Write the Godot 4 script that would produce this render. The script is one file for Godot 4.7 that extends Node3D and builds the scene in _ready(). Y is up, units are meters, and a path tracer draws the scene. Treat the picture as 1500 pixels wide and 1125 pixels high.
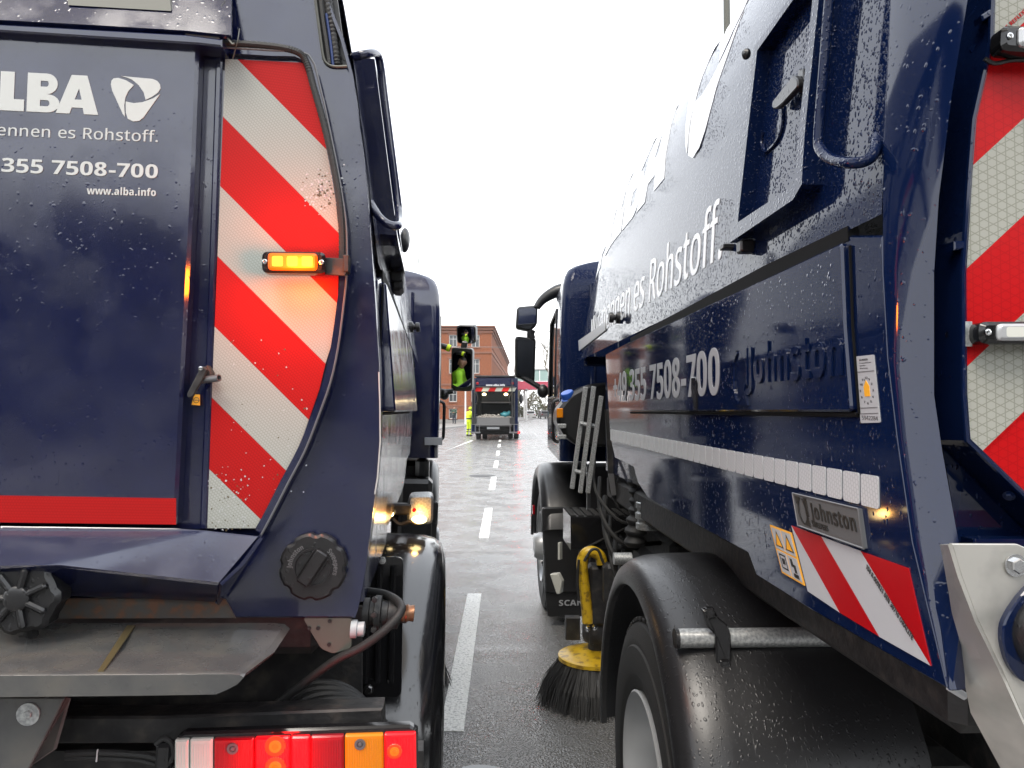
extends Node3D

class MB:
	# collects triangles; commit() smooths normals below a crease angle
	var v := PackedVector3Array()
	var t := PackedVector2Array()
	var xf := Transform3D.IDENTITY
	func tri(a: Vector3, b: Vector3, c: Vector3, ua := Vector2.ZERO, ub := Vector2.ZERO, uc := Vector2.ZERO) -> void:
		v.append(xf * a); v.append(xf * b); v.append(xf * c)
		t.append(ua); t.append(ub); t.append(uc)
	func quad(a: Vector3, b: Vector3, c: Vector3, d: Vector3, u0 := Vector2(0, 0), u1 := Vector2(1, 0), u2 := Vector2(1, 1), u3 := Vector2(0, 1)) -> void:
		tri(a, b, c, u0, u1, u2)
		tri(a, c, d, u0, u2, u3)
	func join(o: MB, x := Transform3D.IDENTITY) -> void:
		for i in o.v.size():
			v.append(xf * (x * o.v[i]))
		t.append_array(o.t)
	# chamfered box: centre, full size, chamfer, own basis
	func box(c: Vector3, s: Vector3, bev := 0.0, bas := Basis.IDENTITY) -> void:
		var h := s * 0.5
		var b: float = min(bev, min(h.x, min(h.y, h.z)) * 0.95)
		var ax := [Vector3.RIGHT, Vector3.UP, Vector3.BACK]
		var P := func(i: int, sx: float, sy: float, sz: float) -> Vector3:
			var q := Vector3(sx * (h.x - (0.0 if i == 0 else b)), sy * (h.y - (0.0 if i == 1 else b)), sz * (h.z - (0.0 if i == 2 else b)))
			return c + bas * q
		for i in 3:
			for s1: float in [-1.0, 1.0]:
				var j := (i + 1) % 3
				var k := (i + 2) % 3
				var g := func(sj: float, sk: float) -> Vector3:
					var e := [0.0, 0.0, 0.0]
					e[i] = s1; e[j] = sj; e[k] = sk
					return P.call(i, e[0], e[1], e[2])
				var q0: Vector3 = g.call(-1.0, -1.0); var q1: Vector3 = g.call(1.0, -1.0); var q2: Vector3 = g.call(1.0, 1.0); var q3: Vector3 = g.call(-1.0, 1.0)
				if s1 > 0: quad(q0, q1, q2, q3)
				else: quad(q3, q2, q1, q0)
		if b <= 0.0: return
		for i in 3:
			var j := (i + 1) % 3
			var k := (i + 2) % 3
			for sj: float in [-1.0, 1.0]:
				for sk: float in [-1.0, 1.0]:
					var g2 := func(face: int, si: float) -> Vector3:
						var e := [0.0, 0.0, 0.0]
						e[i] = si; e[j] = sj; e[k] = sk
						return P.call(face, e[0], e[1], e[2])
					var a0: Vector3 = g2.call(j, -1.0); var a1: Vector3 = g2.call(j, 1.0); var b0: Vector3 = g2.call(k, -1.0); var b1: Vector3 = g2.call(k, 1.0)
					outq(a0, a1, b1, b0, c)
		for sx: float in [-1.0, 1.0]:
			for sy: float in [-1.0, 1.0]:
				for sz: float in [-1.0, 1.0]:
					var p0: Vector3 = P.call(0, sx, sy, sz); var p1: Vector3 = P.call(1, sx, sy, sz); var p2: Vector3 = P.call(2, sx, sy, sz)
					if (p1 - p0).cross(p2 - p0).dot(p0 - c) > 0: tri(p0, p1, p2)
					else: tri(p0, p2, p1)
	func outq(a: Vector3, b: Vector3, c: Vector3, d: Vector3, from: Vector3) -> void:
		if (b - a).cross(c - a).dot((a + c) * 0.5 - from) > 0: quad(a, b, c, d)
		else: quad(d, c, b, a)
	# round tube along points
	func tube(pts: Array, r: float, seg := 8, caps := true, radii: Array = []) -> void:
		var n := pts.size()
		var rings: Array = []
		var up := Vector3.ZERO
		for i in n:
			var d: Vector3 = (pts[min(i + 1, n - 1)] - pts[max(i - 1, 0)]).normalized()
			if up == Vector3.ZERO:
				up = d.cross(Vector3(0.31, 0.93, 0.17)).normalized()
			else:
				up = (up - d * up.dot(d)).normalized()
			var w := d.cross(up)
			var rr: float = radii[i] if radii.size() == n else r
			var ring: Array = []
			for k in seg:
				var an := TAU * k / seg
				ring.append(pts[i] + (up * cos(an) + w * sin(an)) * rr)
			rings.append(ring)
		for i in n - 1:
			for k in seg:
				var k2 := (k + 1) % seg
				quad(rings[i][k], rings[i][k2], rings[i + 1][k2], rings[i + 1][k], Vector2(float(k) / seg, i), Vector2(float(k + 1) / seg, i), Vector2(float(k + 1) / seg, i + 1), Vector2(float(k) / seg, i + 1))
		if caps:
			for k in range(1, seg - 1):
				tri(rings[0][0], rings[0][k + 1], rings[0][k])
				tri(rings[n - 1][0], rings[n - 1][k], rings[n - 1][k + 1])
	# profile of (radius, height) round an axis; at: transform whose Y is the axis
	func lathe(prof: Array, at: Transform3D, seg := 20, a0 := 0.0, a1 := TAU) -> void:
		for i in prof.size() - 1:
			for k in seg:
				var b0 := a0 + (a1 - a0) * k / seg
				var b1 := a0 + (a1 - a0) * (k + 1) / seg
				var p: Vector2 = prof[i]
				var q: Vector2 = prof[i + 1]
				var A := at * Vector3(p.x * cos(b0), p.y, p.x * sin(b0))
				var B := at * Vector3(p.x * cos(b1), p.y, p.x * sin(b1))
				var C := at * Vector3(q.x * cos(b1), q.y, q.x * sin(b1))
				var E := at * Vector3(q.x * cos(b0), q.y, q.x * sin(b0))
				if p.x < 1e-6: tri(A, E, C)
				elif q.x < 1e-6: tri(A, E, B)
				else: quad(A, E, C, B, Vector2(b0, i), Vector2(b0, i + 1), Vector2(b1, i + 1), Vector2(b1, i))
	func ball(c: Vector3, r: Vector3, seg := 12, rings := 8, bas := Basis.IDENTITY) -> void:
		var prof: Array = []
		for i in rings + 1:
			var a := -PI / 2 + PI * i / rings
			prof.append(Vector2(max(0.0, cos(a)) if i > 0 and i < rings else 0.0, sin(a)))
		lathe(prof, Transform3D(bas * Basis.from_scale(r), c), seg)
	static func area_n(p: Array) -> Vector3:
		var s := Vector3.ZERO
		for i in p.size():
			s += p[i].cross(p[(i + 1) % p.size()])
		return s.normalized()
	# planar polygon pushed along ext; the face at the polygon looks away from ext; bev chamfers that face's rim
	func prism(poly: Array, ext: Vector3, bev := 0.0, back := true) -> void:
		var p := poly.duplicate()
		var nn := area_n(p)
		if nn.dot(ext) > 0:
			p.reverse()
			nn = -nn
		var n := p.size()
		var ux: Vector3 = (p[1] - p[0]).normalized()
		var uy := nn.cross(ux)
		var flat := PackedVector2Array()
		for q: Vector3 in p:
			flat.append(Vector2((q - p[0]).dot(ux), (q - p[0]).dot(uy)))
		var ids := Geometry2D.triangulate_polygon(flat)
		var front: Array = []
		var rim: Array = []
		var dn := ext.normalized()
		for i in n:
			if bev > 0.0:
				var d0 := (flat[i] - flat[(i + n - 1) % n]).normalized()
				var d1 := (flat[(i + 1) % n] - flat[i]).normalized()
				var m0 := Vector2(-d0.y, d0.x)
				var m1 := Vector2(-d1.y, d1.x)
				var m := m0 + m1
				var k: float = bev / max(0.25, m.length_squared() * 0.5)
				var off := m * k
				front.append(p[i] + ux * off.x + uy * off.y)
				rim.append(p[i] + dn * bev)
			else:
				front.append(p[i]); rim.append(p[i])
		for i in range(0, ids.size(), 3):
			var a: Vector3 = front[ids[i]]; var b: Vector3 = front[ids[i + 1]]; var c: Vector3 = front[ids[i + 2]]
			var ua := flat[ids[i]]; var ub := flat[ids[i + 1]]; var uc := flat[ids[i + 2]]
			if (b - a).cross(c - a).dot(nn) > 0: tri(a, b, c, ua, ub, uc)
			else: tri(a, c, b, ua, uc, ub)
			if back:
				a = p[ids[i]] + ext; b = p[ids[i + 1]] + ext; c = p[ids[i + 2]] + ext
				if (b - a).cross(c - a).dot(nn) < 0: tri(a, b, c, ua, ub, uc)
				else: tri(a, c, b, ua, uc, ub)
		for i in n:
			var j := (i + 1) % n
			if bev > 0.0: quad(front[i], rim[i], rim[j], front[j])
			quad(rim[i], p[i] + ext, p[j] + ext, rim[j])
	# grid of points: rows of equal length; th > 0 gives it a back that far behind
	func sheet(rows: Array, th := 0.0, flip := false) -> void:
		var R := rows.size()
		var C: int = rows[0].size()
		for i in R - 1:
			for k in C - 1:
				var a: Vector3 = rows[i][k]; var b: Vector3 = rows[i][k + 1]; var c: Vector3 = rows[i + 1][k + 1]; var d: Vector3 = rows[i + 1][k]
				var u := Vector2(float(k) / (C - 1), float(i) / (R - 1))
				var du := Vector2(1.0 / (C - 1), 0)
				var dv := Vector2(0, 1.0 / (R - 1))
				if flip: quad(d, c, b, a, u + dv, u + du + dv, u + du, u)
				else: quad(a, b, c, d, u, u + du, u + du + dv, u + dv)
		if th > 0.0:
			var nr: Array = []
			for i in R:
				var row: Array = []
				for k in C:
					var du2: Vector3 = rows[i][min(k + 1, C - 1)] - rows[i][max(k - 1, 0)]
					var dv2: Vector3 = rows[min(i + 1, R - 1)][k] - rows[max(i - 1, 0)][k]
					var nn := du2.cross(dv2).normalized() * (-1.0 if flip else 1.0)
					row.append(rows[i][k] - nn * th)
				nr.append(row)
			for i in R - 1:
				for k in C - 1:
					if flip: quad(nr[i][k], nr[i][k + 1], nr[i + 1][k + 1], nr[i + 1][k])
					else: quad(nr[i + 1][k], nr[i + 1][k + 1], nr[i][k + 1], nr[i][k])
			var loop: Array = []
			for k in C: loop.append(Vector2i(0, k))
			for i in range(1, R): loop.append(Vector2i(i, C - 1))
			for k in range(C - 2, -1, -1): loop.append(Vector2i(R - 1, k))
			for i in range(R - 2, 0, -1): loop.append(Vector2i(i, 0))
			for m in loop.size():
				var e0: Vector2i = loop[m]; var e1: Vector2i = loop[(m + 1) % loop.size()]
				var A: Vector3 = rows[e0.x][e0.y]; var B: Vector3 = rows[e1.x][e1.y]; var A2: Vector3 = nr[e0.x][e0.y]; var B2: Vector3 = nr[e1.x][e1.y]
				if flip: quad(A, B, B2, A2)
				else: quad(A, A2, B2, B)
	# ring of polygon outer/inner (same count) pushed along ext
	func ring(outer: Array, inner: Array, ext: Vector3) -> void:
		var n := outer.size()
		var flip := area_n(outer).dot(ext) > 0
		for i in n:
			var j := (i + 1) % n
			for q in [[outer[i], outer[j], inner[j], inner[i]], [outer[j] + ext, outer[i] + ext, inner[i] + ext, inner[j] + ext], [outer[j], outer[i], outer[i] + ext, outer[j] + ext], [inner[i], inner[j], inner[j] + ext, inner[i] + ext]]:
				if flip: quad(q[3], q[2], q[1], q[0])
				else: quad(q[0], q[1], q[2], q[3])
	func commit(crease := 38.0) -> ArrayMesh:
		var n := v.size() / 3
		var fn := PackedVector3Array()
		var fu := PackedVector3Array()
		fn.resize(n); fu.resize(n)
		for i in n:
			var c := (v[i * 3 + 1] - v[i * 3]).cross(v[i * 3 + 2] - v[i * 3])
			fn[i] = c
			fu[i] = c.normalized()
		var nrm := PackedVector3Array()
		nrm.resize(v.size())
		if crease <= 0.0:
			for i in v.size(): nrm[i] = fu[i / 3]
		else:
			var at := {}
			for i in v.size():
				var key := Vector3i((v[i] * 20000.0).round())
				if at.has(key): at[key].append(i / 3)
				else: at[key] = [i / 3]
			var lim := cos(deg_to_rad(crease))
			for key: Vector3i in at:
				pass
			for i in v.size():
				var f := i / 3
				var s := Vector3.ZERO
				for g: int in at[Vector3i((v[i] * 20000.0).round())]:
					if fu[g].dot(fu[f]) > lim: s += fn[g]
				nrm[i] = s.normalized() if s.length_squared() > 1e-20 else fu[f]
		var vv := PackedVector3Array(); var tt := PackedVector2Array(); var ww := PackedVector3Array()
		for i in n:
			if fn[i].length_squared() < 1e-22: continue
			for k: int in [0, 2, 1]:
				vv.append(v[i * 3 + k]); tt.append(t[i * 3 + k]); ww.append(nrm[i * 3 + k])
		var arr := []
		arr.resize(Mesh.ARRAY_MAX)
		arr[Mesh.ARRAY_VERTEX] = vv; arr[Mesh.ARRAY_NORMAL] = ww; arr[Mesh.ARRAY_TEX_UV] = tt
		var m := ArrayMesh.new()
		if vv.size(): m.add_surface_from_arrays(Mesh.PRIMITIVE_TRIANGLES, arr)
		return m

var used := {}
var M := {}
var rng := RandomNumberGenerator.new()

func numbered(called: String) -> String:
	var c: int = used.get(called, 0)
	used[called] = c + 1
	return called if c == 0 else "%s_%03d" % [called, c]

func tag(o: Node3D, label: String, category := "", group := "", kind := "") -> Node3D:
	if label: o.set_meta("label", label)
	if category: o.set_meta("category", category)
	if group: o.set_meta("group", group)
	if kind: o.set_meta("kind", kind)
	return o

func thing(called: String, label: String, category: String, xf := Transform3D.IDENTITY, group := "") -> Node3D:
	var o := Node3D.new()
	o.name = numbered(called)
	add_child(o)
	o.transform = xf
	tag(o, label, category, group)
	return o

func piece(called: String, mesh: Mesh, mat: Material, parent: Node = null, label := "") -> MeshInstance3D:
	var o := MeshInstance3D.new()
	o.mesh = mesh
	o.material_override = mat
	if parent == null or parent == self:
		o.name = numbered(called)
		add_child(o)
	else:
		var k := 0
		var nm := called
		while parent.has_node(nm):
			k += 1
			nm = "%s_%03d" % [called, k]
		o.name = nm
		parent.add_child(o, true)
	if label: o.set_meta("label", label)
	return o

func part(called: String, mb: MB, mat: Material, parent: Node = null, label := "", crease := 38.0) -> MeshInstance3D:
	return piece(called, mb.commit(crease), mat, parent, label)

func structure(called: String, mb: MB, mat: Material, label := "", category := "") -> MeshInstance3D:
	var o := part(called, mb, mat)
	tag(o, label, category, "", "structure")
	return o

# smooth curve through points
func curve(pts: Array, per := 6, closed := false) -> Array:
	var out: Array = []
	var n := pts.size()
	var last := n if closed else n - 1
	for i in last:
		var p0: Vector3 = pts[(i - 1 + n) % n] if closed or i > 0 else pts[0]
		var p1: Vector3 = pts[i]
		var p2: Vector3 = pts[(i + 1) % n]
		var p3: Vector3 = pts[(i + 2) % n] if closed or i + 2 < n else pts[n - 1]
		for k in per:
			var u := float(k) / per
			out.append(0.5 * ((2.0 * p1) + (p2 - p0) * u + (2.0 * p0 - 5.0 * p1 + 4.0 * p2 - p3) * u * u + (3.0 * p1 - p0 - 3.0 * p2 + p3) * u * u * u))
	if not closed: out.append(pts[n - 1])
	return out

# polygon with its corners rounded
func rounded(poly: Array, r: float, per := 4) -> Array:
	var out: Array = []
	var n := poly.size()
	for i in n:
		var a: Vector3 = poly[(i + n - 1) % n]; var b: Vector3 = poly[i]; var c: Vector3 = poly[(i + 1) % n]
		var ra: float = min(r, a.distance_to(b) * 0.45)
		var rc: float = min(r, c.distance_to(b) * 0.45)
		var p := b + (a - b).normalized() * ra
		var q := b + (c - b).normalized() * rc
		for k in per + 1:
			var u := float(k) / per
			out.append(p.lerp(b, u).lerp(b.lerp(q, u), u))
	return out

func at_y(o: Vector3, axis: Vector3) -> Transform3D:
	# transform at o whose Y is axis
	var y := axis.normalized()
	var x := y.cross(Vector3(0.2, 0.3, 0.9)).normalized()
	if absf(y.z) < 0.5: x = y.cross(Vector3.BACK).normalized()
	return Transform3D(Basis(x, y, x.cross(y)), o)

# lettering as triangles in a plane: x along the text, 1 unit = capital height, z = thickness
var fonts := {}
func glyphs(s: String, bold := true, embolden := 0.0) -> MB:
	var key := "%s%f" % [bold, embolden]
	if not fonts.has(key):
		var f := SystemFont.new()
		f.font_names = PackedStringArray(["Droid Sans"])
		f.font_weight = 700 if bold else 400
		if embolden != 0.0:
			var fv := FontVariation.new()
			fv.base_font = f
			fv.variation_embolden = embolden
			fonts[key] = fv
		else:
			fonts[key] = f
	var tm := TextMesh.new()
	tm.font = fonts[key]
	tm.text = s
	tm.font_size = 64
	tm.pixel_size = 1.0 / (64 * 0.714)
	tm.depth = 0.02
	tm.curve_step = 1.5
	tm.horizontal_alignment = HORIZONTAL_ALIGNMENT_LEFT
	var arr := tm.get_mesh_arrays()
	var vs: PackedVector3Array = arr[Mesh.ARRAY_VERTEX]
	var ix: PackedInt32Array = arr[Mesh.ARRAY_INDEX]
	var mb := MB.new()
	var lo := Vector3.INF
	for i in range(0, ix.size(), 3):
		# front faces only matter; keep all
		mb.tri(vs[ix[i]], vs[ix[i + 2]], vs[ix[i + 1]])
	return mb

func bounds(mb: MB) -> AABB:
	var b := AABB(mb.v[0], Vector3.ZERO)
	for p in mb.v: b = b.expand(p)
	return b

# lettering laid on a plane: from baseline start to baseline end, cap = top of the first capital
func lettering(s: String, p0: Vector3, p1: Vector3, cap: Vector3, lift: float, bold := true, embolden := 0.0) -> MB:
	var g := glyphs(s, bold, embolden)
	var h := glyphs("H", bold, embolden)
	var hb := bounds(h)
	var b := bounds(g)
	var n := (p1 - p0).cross(cap - p0).normalized()
	var out := MB.new()
	for i in g.v.size():
		var q := g.v[i]
		var u := (q.x - b.position.x) / b.size.x
		var w := (q.y - hb.position.y) / hb.size.y
		out.v.append(p0 + (p1 - p0) * u + (cap - p0) * w + n * (lift if q.z > 0 else lift * 0.2))
		out.t.append(Vector2(u, w))
	return out

func split_long(mb: MB, most: float) -> MB:
	var out := MB.new()
	var stack: Array = []
	for i in range(0, mb.v.size(), 3):
		stack.append([mb.v[i], mb.v[i + 1], mb.v[i + 2]])
	while stack.size():
		var q: Array = stack.pop_back()
		var e := [q[0].distance_to(q[1]), q[1].distance_to(q[2]), q[2].distance_to(q[0])]
		var k := 0 if e[0] >= e[1] and e[0] >= e[2] else (1 if e[1] >= e[2] else 2)
		if e[k] <= most:
			out.tri(q[0], q[1], q[2])
		else:
			var a: Vector3 = q[k]; var b: Vector3 = q[(k + 1) % 3]; var c: Vector3 = q[(k + 2) % 3]
			var m := (a + b) * 0.5
			stack.append([a, m, c])
			stack.append([m, b, c])
	return out

# body shape by smooth union of tapered capsules: bones = [a, b, ra, rb]
func skin(bones: Array, cell: float, k := 0.05, squash := Vector3.ONE) -> MB:
	var lo := Vector3.INF
	var hi := -Vector3.INF
	for b: Array in bones:
		var r: float = max(b[2], b[3]) + cell * 2.0 + k * 0.3
		lo = lo.min(b[0] - Vector3.ONE * r).min(b[1] - Vector3.ONE * r)
		hi = hi.max(b[0] + Vector3.ONE * r).max(b[1] + Vector3.ONE * r)
	var nx := int((hi.x - lo.x) / cell) + 2
	var ny := int((hi.y - lo.y) / cell) + 2
	var nz := int((hi.z - lo.z) / cell) + 2
	var f := PackedFloat32Array()
	f.resize(nx * ny * nz)
	f.fill(1.0)
	for b: Array in bones:
		var A: Vector3 = b[0]; var B: Vector3 = b[1]
		var r: float = max(b[2], b[3]) + k + cell * 2.0
		var l0 := ((A.min(B) - Vector3.ONE * r - lo) / cell).floor()
		var l1 := ((A.max(B) + Vector3.ONE * r - lo) / cell).ceil()
		var AB := B - A
		var L2: float = max(1e-9, AB.length_squared())
		for z in range(max(0, int(l0.z)), min(nz, int(l1.z) + 1)):
			for y in range(max(0, int(l0.y)), min(ny, int(l1.y) + 1)):
				for x in range(max(0, int(l0.x)), min(nx, int(l1.x) + 1)):
					var p := lo + Vector3(x, y, z) * cell
					var u: float = clamp((p - A).dot(AB) / L2, 0.0, 1.0)
					var d: float = p.distance_to(A + AB * u) - lerpf(b[2], b[3], u)
					var i := (z * ny + y) * nx + x
					var o := f[i]
					var h: float = max(k - absf(o - d), 0.0) / k
					f[i] = min(o, d) - h * h * k * 0.25
	var vert := {}
	var mb := MB.new()
	var idx := func(x: int, y: int, z: int) -> int: return (z * ny + y) * nx + x
	for z in nz - 1:
		for y in ny - 1:
			for x in nx - 1:
				var s := Vector3.ZERO
				var c := 0
				var base := (z * ny + y) * nx + x
				var d0 := f[base]
				var mixed := false
				var vals := [d0, f[base + 1], f[base + nx], f[base + nx + 1], f[base + nx * ny], f[base + nx * ny + 1], f[base + nx * ny + nx], f[base + nx * ny + nx + 1]]
				for q in range(1, 8):
					if (vals[q] < 0.0) != (d0 < 0.0): mixed = true
				if not mixed: continue
				for e: Array in [[0, 1], [2, 3], [4, 5], [6, 7], [0, 2], [1, 3], [4, 6], [5, 7], [0, 4], [1, 5], [2, 6], [3, 7]]:
					var va: float = vals[e[0]]; var vb: float = vals[e[1]]
					if (va < 0.0) != (vb < 0.0):
						var w := va / (va - vb)
						var pa := Vector3(e[0] & 1, (e[0] >> 1) & 1, e[0] >> 2)
						var pb := Vector3(e[1] & 1, (e[1] >> 1) & 1, e[1] >> 2)
						s += pa.lerp(pb, w)
						c += 1
				vert[base] = lo + (Vector3(x, y, z) + s / c) * cell
	var st := [1, nx, nx * ny]
	for z in range(1, nz - 1):
		for y in range(1, ny - 1):
			for x in range(1, nx - 1):
				var i := (z * ny + y) * nx + x
				for ax in 3:
					var i2: int = i + st[ax]
					if (f[i] < 0.0) == (f[i2] < 0.0): continue
					var u: int = st[(ax + 1) % 3]
					var w: int = st[(ax + 2) % 3]
					if not (vert.has(i) and vert.has(i - u) and vert.has(i - u - w) and vert.has(i - w)): continue
					if f[i] < 0.0: mb.quad(vert[i - u - w], vert[i - w], vert[i], vert[i - u])
					else: mb.quad(vert[i - u], vert[i], vert[i - w], vert[i - u - w])
	return mb

# ---------- materials ----------
func lin(r: float, g: float, b: float) -> Color:
	return Color(r, g, b).linear_to_srgb()

func mat(called: String, c: Color, rough := 0.5, metal := 0.0) -> StandardMaterial3D:
	var m := StandardMaterial3D.new()
	m.resource_name = called
	m.albedo_color = c
	m.roughness = rough
	m.metallic = metal
	M[called] = m
	return m

func noise_tex(seed_: int, freq: float, octaves: int, lo: float, hi: float, size := 512, ramp: Array = [], normal := 0.0, kind := FastNoiseLite.TYPE_SIMPLEX_SMOOTH) -> Texture2D:
	var n := FastNoiseLite.new()
	n.seed = seed_
	n.noise_type = kind
	n.frequency = freq
	n.fractal_octaves = octaves
	var img := n.get_seamless_image(size, size)
	if normal > 0.0:
		img.convert(Image.FORMAT_RGBA8)
		img.bump_map_to_normal_map(normal)
		return ImageTexture.create_from_image(img)
	var out := Image.create(size, size, false, Image.FORMAT_RGBA8)
	var g := Gradient.new()
	if ramp.size():
		g.offsets = PackedFloat32Array(ramp[0])
		g.colors = PackedColorArray(ramp[1])
	else:
		g.offsets = PackedFloat32Array([0.0, 1.0])
		g.colors = PackedColorArray([Color(lo, lo, lo), Color(hi, hi, hi)])
	for y in size:
		for x in size:
			out.set_pixel(x, y, g.sample(img.get_pixel(x, y).r))
	return ImageTexture.create_from_image(out)

# rain drops as a normal map: count drops of radius r0..r1 pixels
func drops_tex(seed_: int, size: int, count: int, r0: float, r1: float, height: float, runs := 0) -> Texture2D:
	var rg := RandomNumberGenerator.new()
	rg.seed = seed_
	var h := PackedFloat32Array()
	h.resize(size * size)
	for i in count + runs:
		var cx := rg.randf() * size
		var cy := rg.randf() * size
		var r := r0 + (r1 - r0) * pow(rg.randf(), 2.6)
		var ay := 1.0 + rg.randf() * 0.5
		var wob := rg.randf() * 0.35
		var ph := rg.randf() * TAU
		if i >= count:
			r = r0 * 0.8 + rg.randf() * r0
			ay = 6.0 + rg.randf() * 12.0
		var R := int(ceil(r * max(1.0, ay) * 1.4)) + 1
		var RX := int(ceil(r * 1.5)) + 1
		for y in range(-R, R + 1):
			for x in range(-RX, RX + 1):
				var q := Vector2(x / r, y / (r * ay))
				var e := q.length() * (1.0 + wob * sin(2.0 * q.angle() + ph))
				if e >= 1.0: continue
				var ix := posmod(int(cx) + x, size)
				var iy := posmod(int(cy) + y, size)
				var val: float = (1.0 - e * e * e) * (0.8 + 0.5 * r)
				if val > h[iy * size + ix]: h[iy * size + ix] = val
	var img := Image.create(size, size, false, Image.FORMAT_RGBA8)
	for y in size:
		for x in size:
			var gx := (h[y * size + (x + 1) % size] - h[y * size + posmod(x - 1, size)]) * 0.5 * height
			var gy := (h[((y + 1) % size) * size + x] - h[posmod(y - 1, size) * size + x]) * 0.5 * height
			var n := Vector3(-gx, gy, 1.0).normalized()
			img.set_pixel(x, y, Color(n.x * 0.5 + 0.5, n.y * 0.5 + 0.5, n.z * 0.5 + 0.5))
	return ImageTexture.create_from_image(img)

func tri_uv(m: StandardMaterial3D, metres: float, world := false) -> void:
	m.uv1_triplanar = true
	m.uv1_world_triplanar = world
	m.uv1_scale = Vector3.ONE / metres
	m.uv1_triplanar_sharpness = 8.0

func with_normal(m: StandardMaterial3D, tex: Texture2D, strength := 1.0) -> void:
	m.normal_enabled = true
	m.normal_texture = tex
	m.normal_scale = strength

func pattern_tex(size: int, cells: int, base: Color, line: Color, star: bool) -> Texture2D:
	# micro-prism print of reflective film: honeycomb or triangular star grid
	var img := Image.create(size, size, false, Image.FORMAT_RGBA8)
	for y in size:
		for x in size:
			var u := float(x) / size * cells
			var w := float(y) / size * cells
			var k := 0.0
			if star:
				var a := absf(fposmod(u, 1.0) - 0.5)
				var b := absf(fposmod(u * 0.5 + w, 1.0) - 0.5)
				var c := absf(fposmod(-u * 0.5 + w, 1.0) - 0.5)
				k = 1.0 - smoothstep(0.02, 0.09, min(a, min(b, c)))
			else:
				var row := floorf(w)
				var fx := fposmod(u + (0.5 if int(row) % 2 else 0.0), 1.0) - 0.5
				var fy := fposmod(w, 1.0) - 0.5
				k = smoothstep(0.32, 0.5, max(absf(fy) * 0.9 + absf(fx) * 0.5, absf(fx)))
			img.set_pixel(x, y, base.lerp(line, k))
	return ImageTexture.create_from_image(img)

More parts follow.
